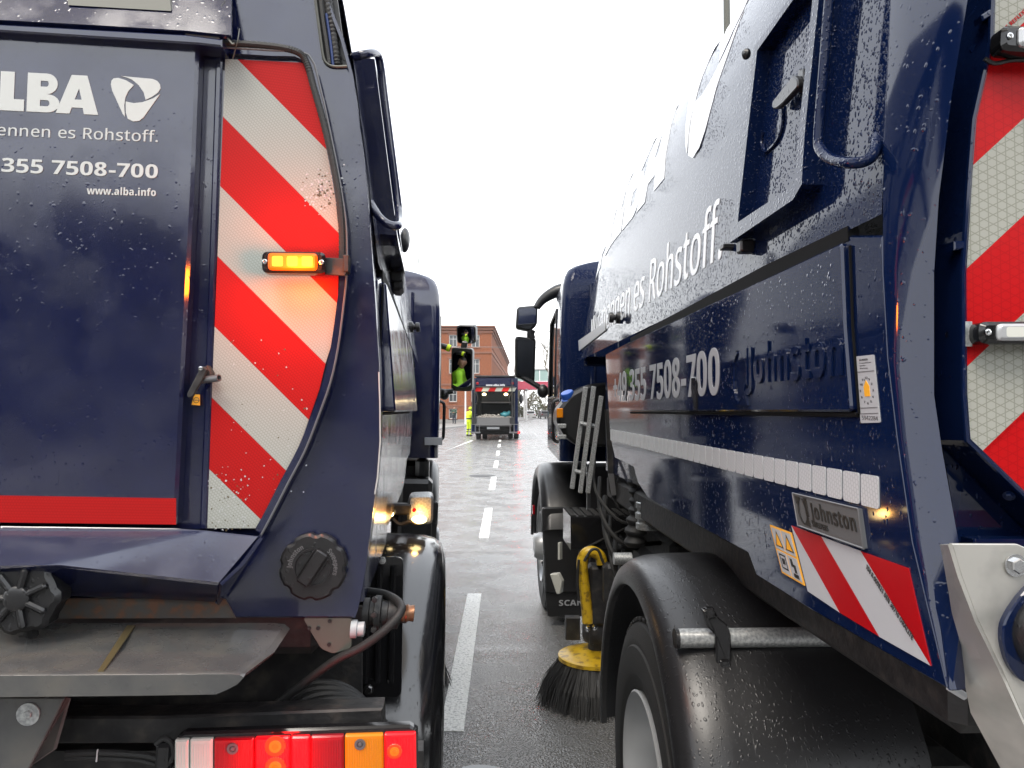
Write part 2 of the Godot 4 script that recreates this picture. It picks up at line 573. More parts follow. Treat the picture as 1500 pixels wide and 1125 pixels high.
func materials() -> void:
	var fine := drops_tex(11, 1024, 9000, 1.2, 3.8, 0.75, 0)
	var coarse := drops_tex(12, 1024, 1300, 1.3, 5.0, 0.5, 10)
	var sparse := drops_tex(14, 1024, 1500, 1.2, 4.6, 0.6, 5)
	var big := drops_tex(13, 1024, 1500, 2.0, 8.0, 0.6, 6)
	var wet_rough := noise_tex(3, 0.012, 4, 0.06, 0.2)
	var streak := noise_tex(8, 0.02, 5, 0.10, 0.42)
	# fresh deep blue paint, beaded with rain
	var m := mat("blue_paint", lin(0.0026, 0.0078, 0.034), 0.05)
	m.metallic_specular = 0.32
	with_normal(m, fine, 0.85); tri_uv(m, 0.75)
	m = mat("blue_paint_low", lin(0.0026, 0.0078, 0.034), 0.06)
	m.metallic_specular = 0.5
	with_normal(m, sparse, 0.5); tri_uv(m, 0.7)
	# older paint of the left machine: hazy film of road dirt
	m = mat("old_blue_paint", Color.WHITE, 1.0)
	m.albedo_texture = noise_tex(21, 0.006, 5, 0, 0, 512, [[0.25, 0.5, 0.8], [lin(0.0036, 0.0058, 0.030), lin(0.0048, 0.0074, 0.036), lin(0.0095, 0.012, 0.038)]])
	m.roughness_texture = noise_tex(22, 0.007, 6, 0, 0, 512, [[0.0, 0.44, 0.50, 0.75], [Color(0.10, 0.10, 0.10), Color(0.115, 0.115, 0.115), Color(0.145, 0.145, 0.145), Color(0.20, 0.20, 0.20)]])
	m.metallic_specular = 0.75
	with_normal(m, coarse, 0.17); tri_uv(m, 0.62)
	m = mat("blue_cap", lin(0.02, 0.09, 0.42), 0.35)
	m = mat("matt_black", lin(0.006, 0.006, 0.006), 0.7)
	m.metallic_specular = 0.2
	m = mat("dark_lip", lin(0.07, 0.07, 0.072), 0.5)
	m = mat("wire_blue", lin(0.012, 0.03, 0.12), 0.4)
	m = mat("black_plastic", lin(0.012, 0.012, 0.013), 0.33)
	with_normal(m, big, 0.6); tri_uv(m, 0.42)
	m = mat("wet_black", lin(0.011, 0.011, 0.012), 0.14)
	m.metallic_specular = 0.7
	with_normal(m, coarse, 0.3); tri_uv(m, 0.6)
	m = mat("black_gloss", lin(0.01, 0.01, 0.011), 0.12)
	m.roughness_texture = null
	m = mat("rubber", lin(0.014, 0.014, 0.014), 0.6)
	with_normal(m, noise_tex(31, 0.09, 3, 0, 1, 256, [], 3.0), 0.5); tri_uv(m, 0.08)
	m = mat("dark_steel", Color.WHITE, 0.55)
	m.albedo_texture = noise_tex(33, 0.02, 5, 0, 0, 256, [[0.2, 0.55, 0.85], [lin(0.008, 0.008, 0.009), lin(0.018, 0.017, 0.017), lin(0.045, 0.038, 0.032)]])
	m.metallic_specular = 0.5
	with_normal(m, noise_tex(34, 0.05, 4, 0, 1, 256, [], 2.0), 0.4); tri_uv(m, 0.35)
	m = mat("grey_plate", Color.WHITE, 0.3)
	m.albedo_texture = noise_tex(35, 0.012, 5, 0, 0, 512, [[0.2, 0.5, 0.8], [lin(0.0675, 0.0675, 0.0675), lin(0.081, 0.0796, 0.077), lin(0.0972, 0.0918, 0.0837)]])
	m.roughness_texture = streak
	with_normal(m, coarse, 0.3); tri_uv(m, 0.7)
	m = mat("rusty_strip", Color.WHITE, 0.5)
	m.albedo_texture = noise_tex(36, 0.03, 5, 0, 0, 256, [[0.3, 0.5, 0.7], [lin(0.05, 0.048, 0.045), lin(0.06, 0.045, 0.035), lin(0.10, 0.045, 0.022)]])
	tri_uv(m, 0.3)
	m = mat("olive_bracket", lin(0.075, 0.075, 0.062), 0.5, 0.1)
	m = mat("galvanised", Color.WHITE, 0.42, 0.65)
	m.albedo_texture = noise_tex(37, 0.04, 4, 0, 0, 256, [[0.25, 0.5, 0.8], [lin(0.30, 0.31, 0.31), lin(0.42, 0.43, 0.43), lin(0.52, 0.53, 0.52)]])
	tri_uv(m, 0.12)
	m = mat("stainless", Color.WHITE, 0.36, 0.7)
	m.albedo_texture = noise_tex(38, 0.01, 5, 0, 0, 256, [[0.2, 0.6], [lin(0.40, 0.39, 0.36), lin(0.56, 0.54, 0.50)]])
	with_normal(m, noise_tex(39, 0.02, 4, 0, 1, 256, [], 1.0), 0.15); tri_uv(m, 0.4)
	m = mat("chrome", lin(0.6, 0.6, 0.6), 0.15, 1.0)
	m = mat("silver_wheel", lin(0.36, 0.37, 0.38), 0.35, 0.35)
	m = mat("yellow_paint", Color.WHITE, 0.35)
	m.albedo_texture = noise_tex(40, 0.02, 5, 0, 0, 256, [[0.2, 0.42, 0.85], [lin(0.20, 0.12, 0.012), lin(0.48, 0.30, 0.012), lin(0.56, 0.36, 0.016)]])
	tri_uv(m, 0.3)
	m = mat("white_print", lin(0.742, 0.756, 0.77), 0.3)
	m = mat("cream_print", lin(0.476, 0.486, 0.468), 0.35)
	m = mat("grey_print", lin(0.34, 0.35, 0.37), 0.4)
	m = mat("black_print", lin(0.01, 0.01, 0.01), 0.4)
	m = mat("tape_white", Color.WHITE, 0.3)
	m.albedo_texture = pattern_tex(128, 6, lin(0.486, 0.499, 0.513), lin(0.378, 0.392, 0.405), false)
	m.uv1_scale = Vector3(20, 20, 1)
	m = mat("film_white", Color.WHITE, 0.28)
	m.metallic_specular = 0.25
	m.albedo_texture = pattern_tex(256, 4, lin(0.313, 0.313, 0.275), lin(0.21, 0.21, 0.176), true)
	m.uv1_scale = Vector3(17, 17, 1)
	m = mat("film_red", Color.WHITE, 0.28)
	m.metallic_specular = 0.25
	m.albedo_texture = pattern_tex(256, 4, lin(0.41, 0.00441, 0.0063), lin(0.325, 0.00315, 0.00504), true)
	m.uv1_scale = Vector3(17, 17, 1)
	m = mat("old_film_white", Color.WHITE, 0.4)
	m.metallic_specular = 0.25
	m.albedo_texture = pattern_tex(256, 8, lin(0.33, 0.353, 0.328), lin(0.266, 0.283, 0.258), false)
	m.uv1_scale = Vector3(24, 24, 1)
	m = mat("old_film_red", Color.WHITE, 0.4)
	m.metallic_specular = 0.25
	m.albedo_texture = pattern_tex(256, 8, lin(0.364, 0.0113, 0.0113), lin(0.285, 0.00756, 0.00756), false)
	m.uv1_scale = Vector3(24, 24, 1)
	m = mat("gloss_red", lin(0.34, 0.003, 0.006), 0.18)
	m = mat("gloss_white", lin(0.396, 0.407, 0.418), 0.2)
	m = mat("badge", lin(0.10, 0.105, 0.11), 0.4, 0.2)
	m = mat("sticker", lin(0.36, 0.37, 0.38), 0.4)
	m = mat("amber_print", lin(0.75, 0.35, 0.02), 0.4)
	m = mat("glass", lin(0.02, 0.022, 0.025), 0.03)
	m = mat("mirror_glass", lin(0.75, 0.76, 0.76), 0.01, 1.0)
	m = mat("clear_lens", lin(0.45, 0.46, 0.47), 0.12, 0.3)
	m = mat("red_lens", lin(0.28, 0.004, 0.01), 0.1)
	m = mat("amber_lens", lin(0.62, 0.20, 0.005), 0.1)
	m = mat("white_lens", lin(0.55, 0.55, 0.50), 0.15)
	m = mat("lit_red", lin(0.45, 0.005, 0.012), 0.15)
	m.emission_enabled = true; m.emission = Color(1, 0.03, 0.06); m.emission_energy_multiplier = 0.32
	m = mat("lit_orange", lin(0.35, 0.03, 0.005), 0.3)
	m.emission_enabled = true; m.emission = Color(1.0, 0.16, 0.03); m.emission_energy_multiplier = 0.42
	m = mat("lit_amber", lin(0.3, 0.08, 0.005), 0.3)
	m.emission_enabled = true; m.emission = Color(1.0, 0.34, 0.02); m.emission_energy_multiplier = 0.45
	m = mat("lit_beacon", lin(0.25, 0.07, 0.0), 0.3)
	m.emission_enabled = true; m.emission = Color(1.0, 0.30, 0.0); m.emission_energy_multiplier = 0.45
	m = mat("lit_beacon_core", lin(0.3, 0.18, 0.03), 0.3)
	m.emission_enabled = true; m.emission = Color(1.0, 0.62, 0.12); m.emission_energy_multiplier = 0.75
	m = mat("lit_white", lin(0.8, 0.75, 0.6), 0.2)
	m.emission_enabled = true; m.emission = Color(1.0, 0.88, 0.62); m.emission_energy_multiplier = 2.2
	# wet asphalt
	m = mat("asphalt", Color.WHITE, 1.0)
	m.albedo_texture = noise_tex(51, 0.24, 3, 0, 0, 1024, [[0.15, 0.5, 0.85], [lin(0.06, 0.06, 0.06), lin(0.125, 0.122, 0.118), lin(0.22, 0.215, 0.205)]])
	with_normal(m, noise_tex(52, 0.26, 2, 0, 1, 1024, [], 9.0), 0.27); tri_uv(m, 3.7, true)
	m.roughness_texture = noise_tex(53, 0.012, 5, 0.03, 0.42, 512)
	m.metallic_specular = 0.6
	m = mat("puddle_water", lin(0.035, 0.035, 0.034), 0.02)
	m.metallic_specular = 0.5
	with_normal(m, noise_tex(60, 0.02, 3, 0, 1, 256, [], 1.0), 0.06); tri_uv(m, 0.8, true)
	m = mat("tar", lin(0.03, 0.03, 0.03), 0.25)
	m = mat("ground_soil", Color.WHITE, 0.9)
	m.albedo_texture = noise_tex(54, 0.02, 4, 0, 0, 256, [[0.2, 0.8], [lin(0.07, 0.068, 0.06), lin(0.12, 0.12, 0.11)]])
	tri_uv(m, 9.0, true)
	m = mat("pavement", Color.WHITE, 0.5)
	m.albedo_texture = noise_tex(55, 0.05, 4, 0, 0, 256, [[0.2, 0.8], [lin(0.16, 0.155, 0.145), lin(0.24, 0.23, 0.215)]])
	tri_uv(m, 2.0, true)
	m = mat("road_paint", Color.WHITE, 0.5)
	m.albedo_texture = noise_tex(56, 0.06, 5, 0, 0, 512, [[0.2, 0.42, 0.8], [lin(0.381, 0.381, 0.37), lin(0.739, 0.739, 0.706), lin(0.829, 0.829, 0.795)]])
	with_normal(m, noise_tex(57, 0.15, 3, 0, 1, 256, [], 4.0), 0.5); tri_uv(m, 0.8, true)
	m = mat("brick", Color.WHITE, 0.85)
	m.albedo_texture = noise_tex(58, 0.08, 4, 0, 0, 256, [[0.2, 0.5, 0.8], [lin(0.16, 0.049, 0.019), lin(0.224, 0.0691, 0.0263), lin(0.272, 0.0924, 0.0378)]])
	tri_uv(m, 4.0)
	m = mat("brick_trim", lin(0.2, 0.09, 0.0592), 0.85)
	m = mat("roof_tile", lin(0.10, 0.05, 0.04), 0.8)
	m = mat("window_glass", lin(0.05, 0.055, 0.06), 0.06)
	m = mat("window_frame", lin(0.55, 0.55, 0.53), 0.5)
	m = mat("plinth", lin(0.22, 0.21, 0.20), 0.8)
	m = mat("red_fascia", lin(0.42, 0.05, 0.09), 0.5)
	m = mat("pale_grey", lin(0.55, 0.56, 0.56), 0.5)
	m = mat("green_glass", lin(0.30, 0.42, 0.40), 0.1)
	m = mat("bark", lin(0.06, 0.05, 0.04), 0.9)
	m = mat("twigs", lin(0.12, 0.10, 0.06), 0.9)
	m = mat("hivis", lin(0.62, 0.78, 0.02), 0.7)
	m = mat("hivis_green", lin(0.40, 0.80, 0.04), 0.7)
	m = mat("navy_cloth", lin(0.015, 0.018, 0.03), 0.85)
	m = mat("green_cloth", lin(0.03, 0.06, 0.04), 0.85)
	m = mat("skin", lin(0.38, 0.20, 0.13), 0.5)
	m = mat("hair", lin(0.02, 0.015, 0.012), 0.7)
	m = mat("grey_metal", lin(0.12, 0.12, 0.125), 0.4, 0.3)
	m = mat("rubbish", Color.WHITE, 0.8)
	m.albedo_texture = noise_tex(59, 0.12, 3, 0, 0, 128, [[0.3, 0.5, 0.7], [lin(0.10, 0.08, 0.06), lin(0.30, 0.27, 0.24), lin(0.5, 0.48, 0.44)]])
	tri_uv(m, 0.8)
	m = mat("teal_bag", lin(0.02, 0.16, 0.19), 0.35)
	m = mat("moss", lin(0.06, 0.10, 0.02), 0.7)
	m = mat("mud", lin(0.085, 0.066, 0.032), 0.35)

func omni(at: Vector3, c: Color, e: float, size := 0.02, called := "lamp_light") -> void:
	var l := OmniLight3D.new()
	l.name = numbered(called)
	l.position = at
	l.light_color = c
	l.light_energy = e
	l.light_size = size
	l.omni_range = 12.0
	l.omni_attenuation = 2.0
	l.shadow_enabled = true
	add_child(l)

func bare_tree(label: String, at: Vector3, h: float, seed_: int, spread := 0.55, group := "") -> void:
	var rg := RandomNumberGenerator.new()
	rg.seed = seed_
	var root := thing("bare_tree", label, "tree", Transform3D(Basis.IDENTITY, at), group)
	var trunk := MB.new()
	var crown := MB.new()
	var th := h * 0.32
	trunk.tube([Vector3(0, -0.1, 0), Vector3(0.05, th * 0.5, 0.03), Vector3(0, th, 0)], 0.2, 7, true, [h * 0.024, h * 0.018, h * 0.016])
	var stack: Array = []
	for i in 5:
		var a := TAU * i / 5 + rg.randf()
		stack.append([Vector3(0, th * (0.8 + 0.05 * i), 0), Vector3(cos(a) * spread, 1.0, sin(a) * spread).normalized(), h * 0.30, h * 0.011, 0])
	stack.append([Vector3(0, th, 0), Vector3(0.05, 1, 0), h * 0.33, h * 0.014, 0])
	while stack.size():
		var q: Array = stack.pop_back()
		var p: Vector3 = q[0]
		var d: Vector3 = q[1]
		var L: float = q[2]
		var mid: Vector3 = p + d * L * 0.5 + Vector3(rg.randf() - 0.5, rg.randf() - 0.3, rg.randf() - 0.5) * L * 0.14
		var e: Vector3 = p + d * L
		crown.tube([p, mid, e], q[3], 4 if q[4] < 2 else 3, false, [q[3], q[3] * 0.75, q[3] * 0.5])
		if q[4] < 4:
			for k in (4 if q[4] < 3 else 3):
				var s := 0.35 + 0.65 * rg.randf()
				var nd := (d + Vector3(rg.randf() - 0.5, rg.randf() * 0.7 - 0.15, rg.randf() - 0.5) * 1.5).normalized()
				stack.append([p.lerp(mid, s) if s < 0.6 else mid.lerp(e, s), nd, L * (0.5 + 0.22 * rg.randf()), q[3] * 0.5, q[4] + 1])
	part("trunk", trunk, M.bark, root)
	part("crown", crown, M.twigs, root, "", 0.0)

func setting() -> void:
	var mb := MB.new()
	mb.quad(Vector3(-400, -0.01, 300), Vector3(400, -0.01, 300), Vector3(400, -0.01, -700), Vector3(-400, -0.01, -700))
	structure("ground", mb, M.ground_soil, "brownish ground stretching to the horizon", "ground")
	mb = MB.new()
	var lefts := [Vector2(-6.6, 60), Vector2(-6.4, -30), Vector2(-5.3, -64), Vector2(-3.6, -76), Vector2(1.0, -100), Vector2(9, -160), Vector2(22, -300)]
	for i in lefts.size() - 1:
		var a: Vector2 = lefts[i]; var b: Vector2 = lefts[i + 1]
		mb.quad(Vector3(a.x, 0, a.y), Vector3(a.x + 15, 0, a.y), Vector3(b.x + 15, 0, b.y), Vector3(b.x, 0, b.y))
	structure("road", mb, M.asphalt, "wet grey asphalt road with puddle sheen between the trucks", "road")
	# pavements with kerbs
	for side in 2:
		var kb := MB.new()
		var pv := MB.new()
		for i in lefts.size() - 1:
			var a: Vector2 = lefts[i]; var b: Vector2 = lefts[i + 1]
			var o := 0.0 if side == 0 else 15.0
			var w := -1.0 if side == 0 else 1.0
			var A := Vector3(a.x + o, 0, a.y); var B := Vector3(b.x + o, 0, b.y)
			var row0 := [A + Vector3(0, -0.05, 0), A + Vector3(w * 0.01, 0.11, 0), A + Vector3(w * 0.03, 0.125, 0), A + Vector3(w * 0.16, 0.125, 0)]
			var row1 := [B + Vector3(0, -0.05, 0), B + Vector3(w * 0.01, 0.11, 0), B + Vector3(w * 0.03, 0.125, 0), B + Vector3(w * 0.16, 0.125, 0)]
			kb.sheet([row0, row1], 0.0, side == 0)
			pv.sheet([[A + Vector3(w * 0.16, 0.121, 0), A + Vector3(w * 4.5, 0.14, 0)], [B + Vector3(w * 0.16, 0.121, 0), B + Vector3(w * 4.5, 0.14, 0)]], 0.0, side == 0)
		structure("kerb", kb, M.plinth, "pale stone kerb along the %s" % ["brick building pavement" if side == 0 else "pavement behind the right sweeper"], "kerb")
		structure("pavement", pv, M.pavement, "grey pavement in front of the brick building" if side == 0 else "grey pavement beyond the right sweeper", "pavement")
	# painted lane dashes: three metres long, every six metres
	for k in 9:
		var z := -4.0 - 5.95 * k
		var d := MB.new()
		var x := -0.272
		d.prism([Vector3(x - 0.065, 0.004, z), Vector3(x + 0.06, 0.004, z), Vector3(x + 0.06, 0.004, z - 2.95), Vector3(x - 0.065, 0.004, z - 2.95)], Vector3(0, -0.006, 0), 0.001)
		var o := part("lane_dash", d, M.road_paint)
		tag(o, ["white painted lane dash nearest the camera, beside the left rear wheel", "second white lane dash, in the open road between the trucks", "third white lane dash, just short of the dark road patch"][k] if k < 3 else "small far white lane dash running up to the refuse truck", "road marking", "white lane dashes", "structure")
	var sl := MB.new()
	sl.prism([Vector3(-2.396,0.004,-30.42), Vector3(-2.275,0.004,-32.54), Vector3(-1.676,0.004,-41.17), Vector3(-1.822,0.004,-41.17)], Vector3(0, -0.006, 0), 0.0)
	tag(part("stop_line", sl, M.road_paint), "thin slanting white line on the road beside the left cab", "road marking", "", "structure")
	# water lying in the hollows, and sealed joints
	var wb: Array = []
	for j in 72:
		var an := TAU * j / 72
		var r := 0.85 + 0.22 * sin(an * 2.0 + 0.6) + 0.12 * sin(an * 3.0 + 2.0) + 0.06 * sin(an * 5.0)
		wb.append(Vector3(0.05 + cos(an) * 0.30 * r, 0.0015, -3.38 + sin(an) * 0.26 * r))
	var pb := MB.new()
	pb.prism(wb, Vector3(0, -0.004, 0), 0.0)
	tag(part("puddle", pb, M.puddle_water), "shallow rain puddle on the road between the two sweepers' rear wheels", "puddle", "", "structure")
	var jb := MB.new()
	var jl: Array = []
	var jr: Array = []
	for j in 24:
		var v := Vector3(-6.0 + 14.0 * j / 23.0, 0.0008, -13.4 + 0.12 * sin(j * 1.3))
		jl.append(v - Vector3(0, 0, 0.014)); jr.append(v + Vector3(0, 0, 0.014))
	jb.sheet([jl, jr], 0.0)
	tag(part("sealed_joint", jb, M.tar), "dark tar joint crossing the road past the second dash", "road joint", "", "structure")
	# darker resurfaced patch with a manhole
	var mh := MB.new()
	mh.lathe([Vector2(0, 0.008), Vector2(0.31, 0.008), Vector2(0.32, 0.004)], Transform3D(Basis.IDENTITY, Vector3(-0.5768,0,-19.21)), 20)
	tag(part("manhole_cover", mh, M.dark_steel), "dark round manhole cover in the road past the second dash", "manhole cover", "", "structure")

func behind_camera() -> void:
	# what the rear doors mirror: a line of trees across the street behind the photographer
	var rg := RandomNumberGenerator.new()
	rg.seed = 31
	var mb := MB.new()
	for i in 26000:
		var x := -60.0 + 120.0 * rg.randf()
		var top := 10.5 + 0.7 * sin(x * 0.35) + 0.6 * sin(x * 1.7 + 1.0) + 0.8 * rg.randf()
		var p := Vector3(x, top * pow(rg.randf(), 0.75), 34.0 + 6.0 * rg.randf())
		var d := Vector3(rg.randf() - 0.5, rg.randf() - 0.5, rg.randf() - 0.5) * 1.9
		mb.tri(p, p + d, p + Vector3(rg.randf() - 0.5, rg.randf() - 0.5, rg.randf() - 0.5) * 1.7)
	tag(part("tree_belt", mb, mat("tree_belt_green", lin(0.018, 0.021, 0.014), 0.9), null, "", 0.0), "dark belt of trees across the street, mirrored in the rear doors", "trees", "", "stuff")

func environment() -> void:
	var cam := Camera3D.new()
	cam.name = "camera"
	cam.position = Vector3(0, 1.65, 0)
	cam.rotation_degrees = Vector3(1.9, -0.51, 0)
	cam.fov = 53.09
	cam.near = 0.05
	cam.far = 1500.0
	add_child(cam)
	cam.current = true
	var we := WorldEnvironment.new()
	we.name = "world_environment"
	var e := Environment.new()
	var sky := Sky.new()
	var sm := ProceduralSkyMaterial.new()
	sm.sky_top_color = Color(0.86, 0.88, 0.91)
	sm.sky_horizon_color = Color(0.95, 0.955, 0.955)
	sm.sky_curve = 0.25
	sm.ground_bottom_color = Color(0.3, 0.3, 0.3)
	sm.ground_horizon_color = Color(0.6, 0.6, 0.6)
	sm.sky_energy_multiplier = 1.0
	sky.sky_material = sm
	e.background_mode = Environment.BG_SKY
	e.sky = sky
	e.tonemap_mode = Environment.TONE_MAPPER_LINEAR
	e.tonemap_exposure = 3.3
	e.sdfgi_enabled = true
	e.ssao_enabled = true
	e.ssil_enabled = true
	e.fog_enabled = true
	e.fog_density = 0.00028
	e.fog_light_color = Color(0.93, 0.94, 0.95)
	we.environment = e
	add_child(we)
	var sun := DirectionalLight3D.new()
	sun.name = "overcast_sun"
	sun.rotation_degrees = Vector3(-55, -25, 0)
	sun.light_energy = 0.3
	sun.light_color = Color(1, 0.97, 0.93)
	sun.light_angular_distance = 25.0
	sun.shadow_enabled = true
	add_child(sun)

# ---------- street sweeper: shared by both machines, built for the right one (x grows into the machine), mirrored for the left ----------
var flipx := false
var outset := 0.0
var lean_in := 0.0
var cab_toe := 0.0

func tp(called: String, mb: MB, mat: Material, parent: Node, label := "", crease := 38.0) -> MeshInstance3D:
	if outset != 0.0:
		for i in mb.v.size(): mb.v[i].x -= outset
	if cab_toe != 0.0:
		for i in mb.v.size(): mb.v[i].x += cab_toe * max(0.0, -4.06 - mb.v[i].z)
	if lean_in != 0.0:
		for i in mb.v.size(): mb.v[i] = Vector3(mb.v[i].x + lean_in * max(0.0, mb.v[i].y - 1.97), mb.v[i].y, min(mb.v[i].z, -0.024))
	if flipx:
		for i in range(0, mb.v.size(), 3):
			var a := mb.v[i]; var b := mb.v[i + 1]; var c := mb.v[i + 2]
			mb.v[i] = Vector3(-a.x, a.y, a.z)
			mb.v[i + 1] = Vector3(-c.x, c.y, c.z)
			mb.v[i + 2] = Vector3(-b.x, b.y, b.z)
			var u := mb.t[i + 1]
			mb.t[i + 1] = mb.t[i + 2]
			mb.t[i + 2] = u
	return part(called, mb, mat, parent, label, crease)

# inward shift of the hopper's side at a height
func tumble(y: float) -> float:
	var tb := [Vector2(1.97, 0.0), Vector2(2.45, 0.029), Vector2(2.6, 0.050), Vector2(2.74, 0.085), Vector2(2.82, 0.115), Vector2(2.87, 0.155), Vector2(2.905, 0.23), Vector2(2.93, 0.35), Vector2(2.95, 0.6)]
	if y <= 1.97: return 0.0
	for i in tb.size() - 1:
		if y <= tb[i + 1].x: return lerpf(tb[i].y, tb[i + 1].y, (y - tb[i].x) / (tb[i + 1].x - tb[i].x))
	return 0.6

func nose(z: float) -> float:
	# how much of the hopper's upper height is left towards its rounded front
	var d := 1.1 - z
	return 1.0 if d < 3.75 else sqrt(max(0.02, 1.0 - pow((d - 3.75) / 1.21, 2.0)))

func hopper_point(z: float, y: float, out := 0.0) -> Vector3:
	# y is the height before the front is rounded off
	var p := Vector3(tumble(y), 1.965 + (y - 1.965) * nose(z), z)
	return p + Vector3(-1, clampf((y - 2.5) * 2.0, 0.0, 1.0), 0).normalized() * out

const PROFILE := [1.965, 2.1, 2.25, 2.4, 2.52, 2.6, 2.67, 2.74, 2.79, 2.83, 2.86, 2.885, 2.905, 2.92, 2.93, 2.95]

func sweeper_body(tr: Node3D, paint: Material, panel_out: float, panel_tilt: float, low: Material) -> void:
	# lower side panel
	var mb := MB.new()
	mb.prism([Vector3(0,1.931,-2.789), Vector3(0,1.943,-2.14), Vector3(0,1.955,-0.2133), Vector3(0,1.93,-0.1021), Vector3(0,1.869,-0.0998), Vector3(0,1.732,-0.0896), Vector3(0,1.605,-0.0656), Vector3(0,1.452,-0.0291), Vector3(0,1.364,0.0083), Vector3(0,1.263,0.0519), Vector3(0,1.259,-0.3896), Vector3(0,1.263,-0.6809), Vector3(0,1.305,-0.7342), Vector3(0,1.307,-1.588), Vector3(0,1.313,-1.827), Vector3(0,1.355,-2.015), Vector3(0,1.41,-2.096), Vector3(0,1.42,-2.528), Vector3(0,1.516,-2.657)], Vector3(0.012, 0, 0), 0.003)
	tp("lower_side_panel", mb, low, tr)
	# the hinged locker panel
	mb = MB.new()
	var pp: Array = rounded([Vector3(0,1.934,-2.14), Vector3(0,1.944,-0.2161), Vector3(0,1.792,-0.2083), Vector3(0,1.646,-0.1886), Vector3(0,1.644,-2.133)], 0.012, 3)
	for i in pp.size(): pp[i] += Vector3(-panel_out - panel_tilt * (1.96 - pp[i].y), 0, 0)
	mb.prism(pp, Vector3(panel_out + 0.01 + panel_tilt * 0.15, 0, 0), 0.004)
	tp("locker_panel", mb, low, tr)
	# rubber seals round it
	mb = MB.new()
	mb.prism([Vector3(-0.002,1.955,-2.144), Vector3(-0.002,1.976,-0.6076), Vector3(-0.002,1.972,-0.2137), Vector3(-0.002,1.946,-0.212), Vector3(-0.002,1.939,-2.13)], Vector3(0.02, 0, 0), 0.0)
	tp("seal_channel", mb, M.matt_black, tr)
	mb = MB.new()
	mb.tube([Vector3(-0.003,1.637,-2.132), Vector3(-0.003,1.64,-0.7937), Vector3(-0.003,1.641,-0.1829)], 0.0045, 6)
	mb.tube([Vector3(-0.003,1.643,-0.1793), Vector3(-0.003,1.791,-0.1974), Vector3(-0.003,1.935,-0.2029)], 0.0025, 6)
	tp("panel_seal", mb, M.matt_black, tr)
	# hopper shell
	mb = MB.new()
	var rows: Array = []
	var z0 := Vector3(0.0073,2.092,-0.1024).z
	var zs: Array = [z0]
	for i in 14: zs.append(lerpf(z0, -2.65, (i + 1) / 14.0))
	for i in 10: zs.append(-2.65 - 1.19 * sin((i + 1) / 10.0 * PI / 2))
	for z: float in zs:
		var row: Array = []
		for y: float in PROFILE: row.append(hopper_point(z, y))
		for k in range(PROFILE.size() - 1, -1, -1):
			var q := hopper_point(z, PROFILE[k])
			row.append(Vector3(2.24 - q.x, q.y, q.z))
		rows.append(row)
	mb.sheet(rows, 0.0, false)
	tp("hopper_shell", mb, paint, tr, "", 30.0)
	# front end of the hopper and the far side wall
	mb = MB.new()
	mb.box(Vector3(1.14, 1.62, -1.75), Vector3(2.1, 0.68, 3.2), 0.02)
	mb.box(Vector3(2.21, 1.6, -1.75), Vector3(0.06, 0.72, 3.35), 0.01)
	mb.box(Vector3(1.12, 1.95, -3.7), Vector3(2.2, 0.06, 0.12), 0.01)
	tp("hopper_core", mb, paint, tr)
	# inspection hatch: raised frame, sunk door
	mb = MB.new()
	var outer: Array = [Vector3(-0.0108,2.49,-0.6334), Vector3(-0.0225,2.296,-0.6723), Vector3(-0.0368,2.057,-0.7423), Vector3(-0.0367,2.059,-0.3626), Vector3(-0.0355,2.078,-0.3235), Vector3(-0.0293,2.182,-0.3195), Vector3(-0.0153,2.415,-0.2848), Vector3(-0.0109,2.488,-0.2724), Vector3(-0.0102,2.501,-0.3203)]
	var inner: Array = [Vector3(-0.0119,2.472,-0.6091), Vector3(-0.023,2.287,-0.648), Vector3(-0.0346,2.094,-0.6858), Vector3(-0.0349,2.088,-0.3859), Vector3(-0.0343,2.098,-0.3541), Vector3(-0.0286,2.193,-0.3488), Vector3(-0.0144,2.43,-0.3129), Vector3(-0.0113,2.482,-0.2976), Vector3(-0.011,2.487,-0.325)]
	mb.ring(outer, inner, Vector3(0.052, 0.0, 0))
	tp("hatch_frame", mb, paint, tr)
	mb = MB.new()
	var sunk: Array = []
	for p: Vector3 in inner: sunk.append(p + Vector3(0.034, 0, 0))
	mb.prism(sunk, Vector3(0.01, 0, 0), 0.0)
	var hd := tp("hatch_door", mb, paint, tr)
	mb = MB.new()
	mb.prism(rounded([Vector3(0.0024,2.344,-0.4175), Vector3(0.0019,2.335,-0.3967), Vector3(0.0003,2.308,-0.3906), Vector3(-0.0009,2.288,-0.4046), Vector3(0,2.304,-0.4333), Vector3(0.0013,2.325,-0.4289)], 0.006, 3), Vector3(0.014, 0, 0), 0.002)
	mb.prism(rounded([Vector3(-0.0125,2.329,-0.4128), Vector3(-0.0136,2.309,-0.3872), Vector3(-0.0147,2.292,-0.3852), Vector3(-0.0149,2.289,-0.4606), Vector3(-0.0147,2.292,-0.4979), Vector3(-0.014,2.303,-0.5223), Vector3(-0.0131,2.319,-0.5204)], 0.008, 3), Vector3(0.012, 0, 0), 0.003)
	tp("hatch_handle", mb, M.black_plastic, hd)
	mb = MB.new()
	mb.tube(curve([Vector3(0.0092,2.307,-0.52), Vector3(0.007,2.27,-0.5155), Vector3(0.0055,2.245,-0.5314), Vector3(0.005,2.236,-0.5653), Vector3(0.0051,2.239,-0.6104), Vector3(0.0064,2.26,-0.6258)], 5), 0.004, 6)
	mb.tube(curve([Vector3(0.0083,2.292,-0.63), Vector3(0.0074,2.277,-0.6408), Vector3(0.0063,2.258,-0.6341), Vector3(0.0047,2.232,-0.6096)], 5), 0.003, 6)
	tp("lock_rosette", mb, paint, hd)
	mb = MB.new()
	mb.box(Vector3(-0.006,2.07,-0.8513), Vector3(0.03, 0.012, 0.035), 0.002)
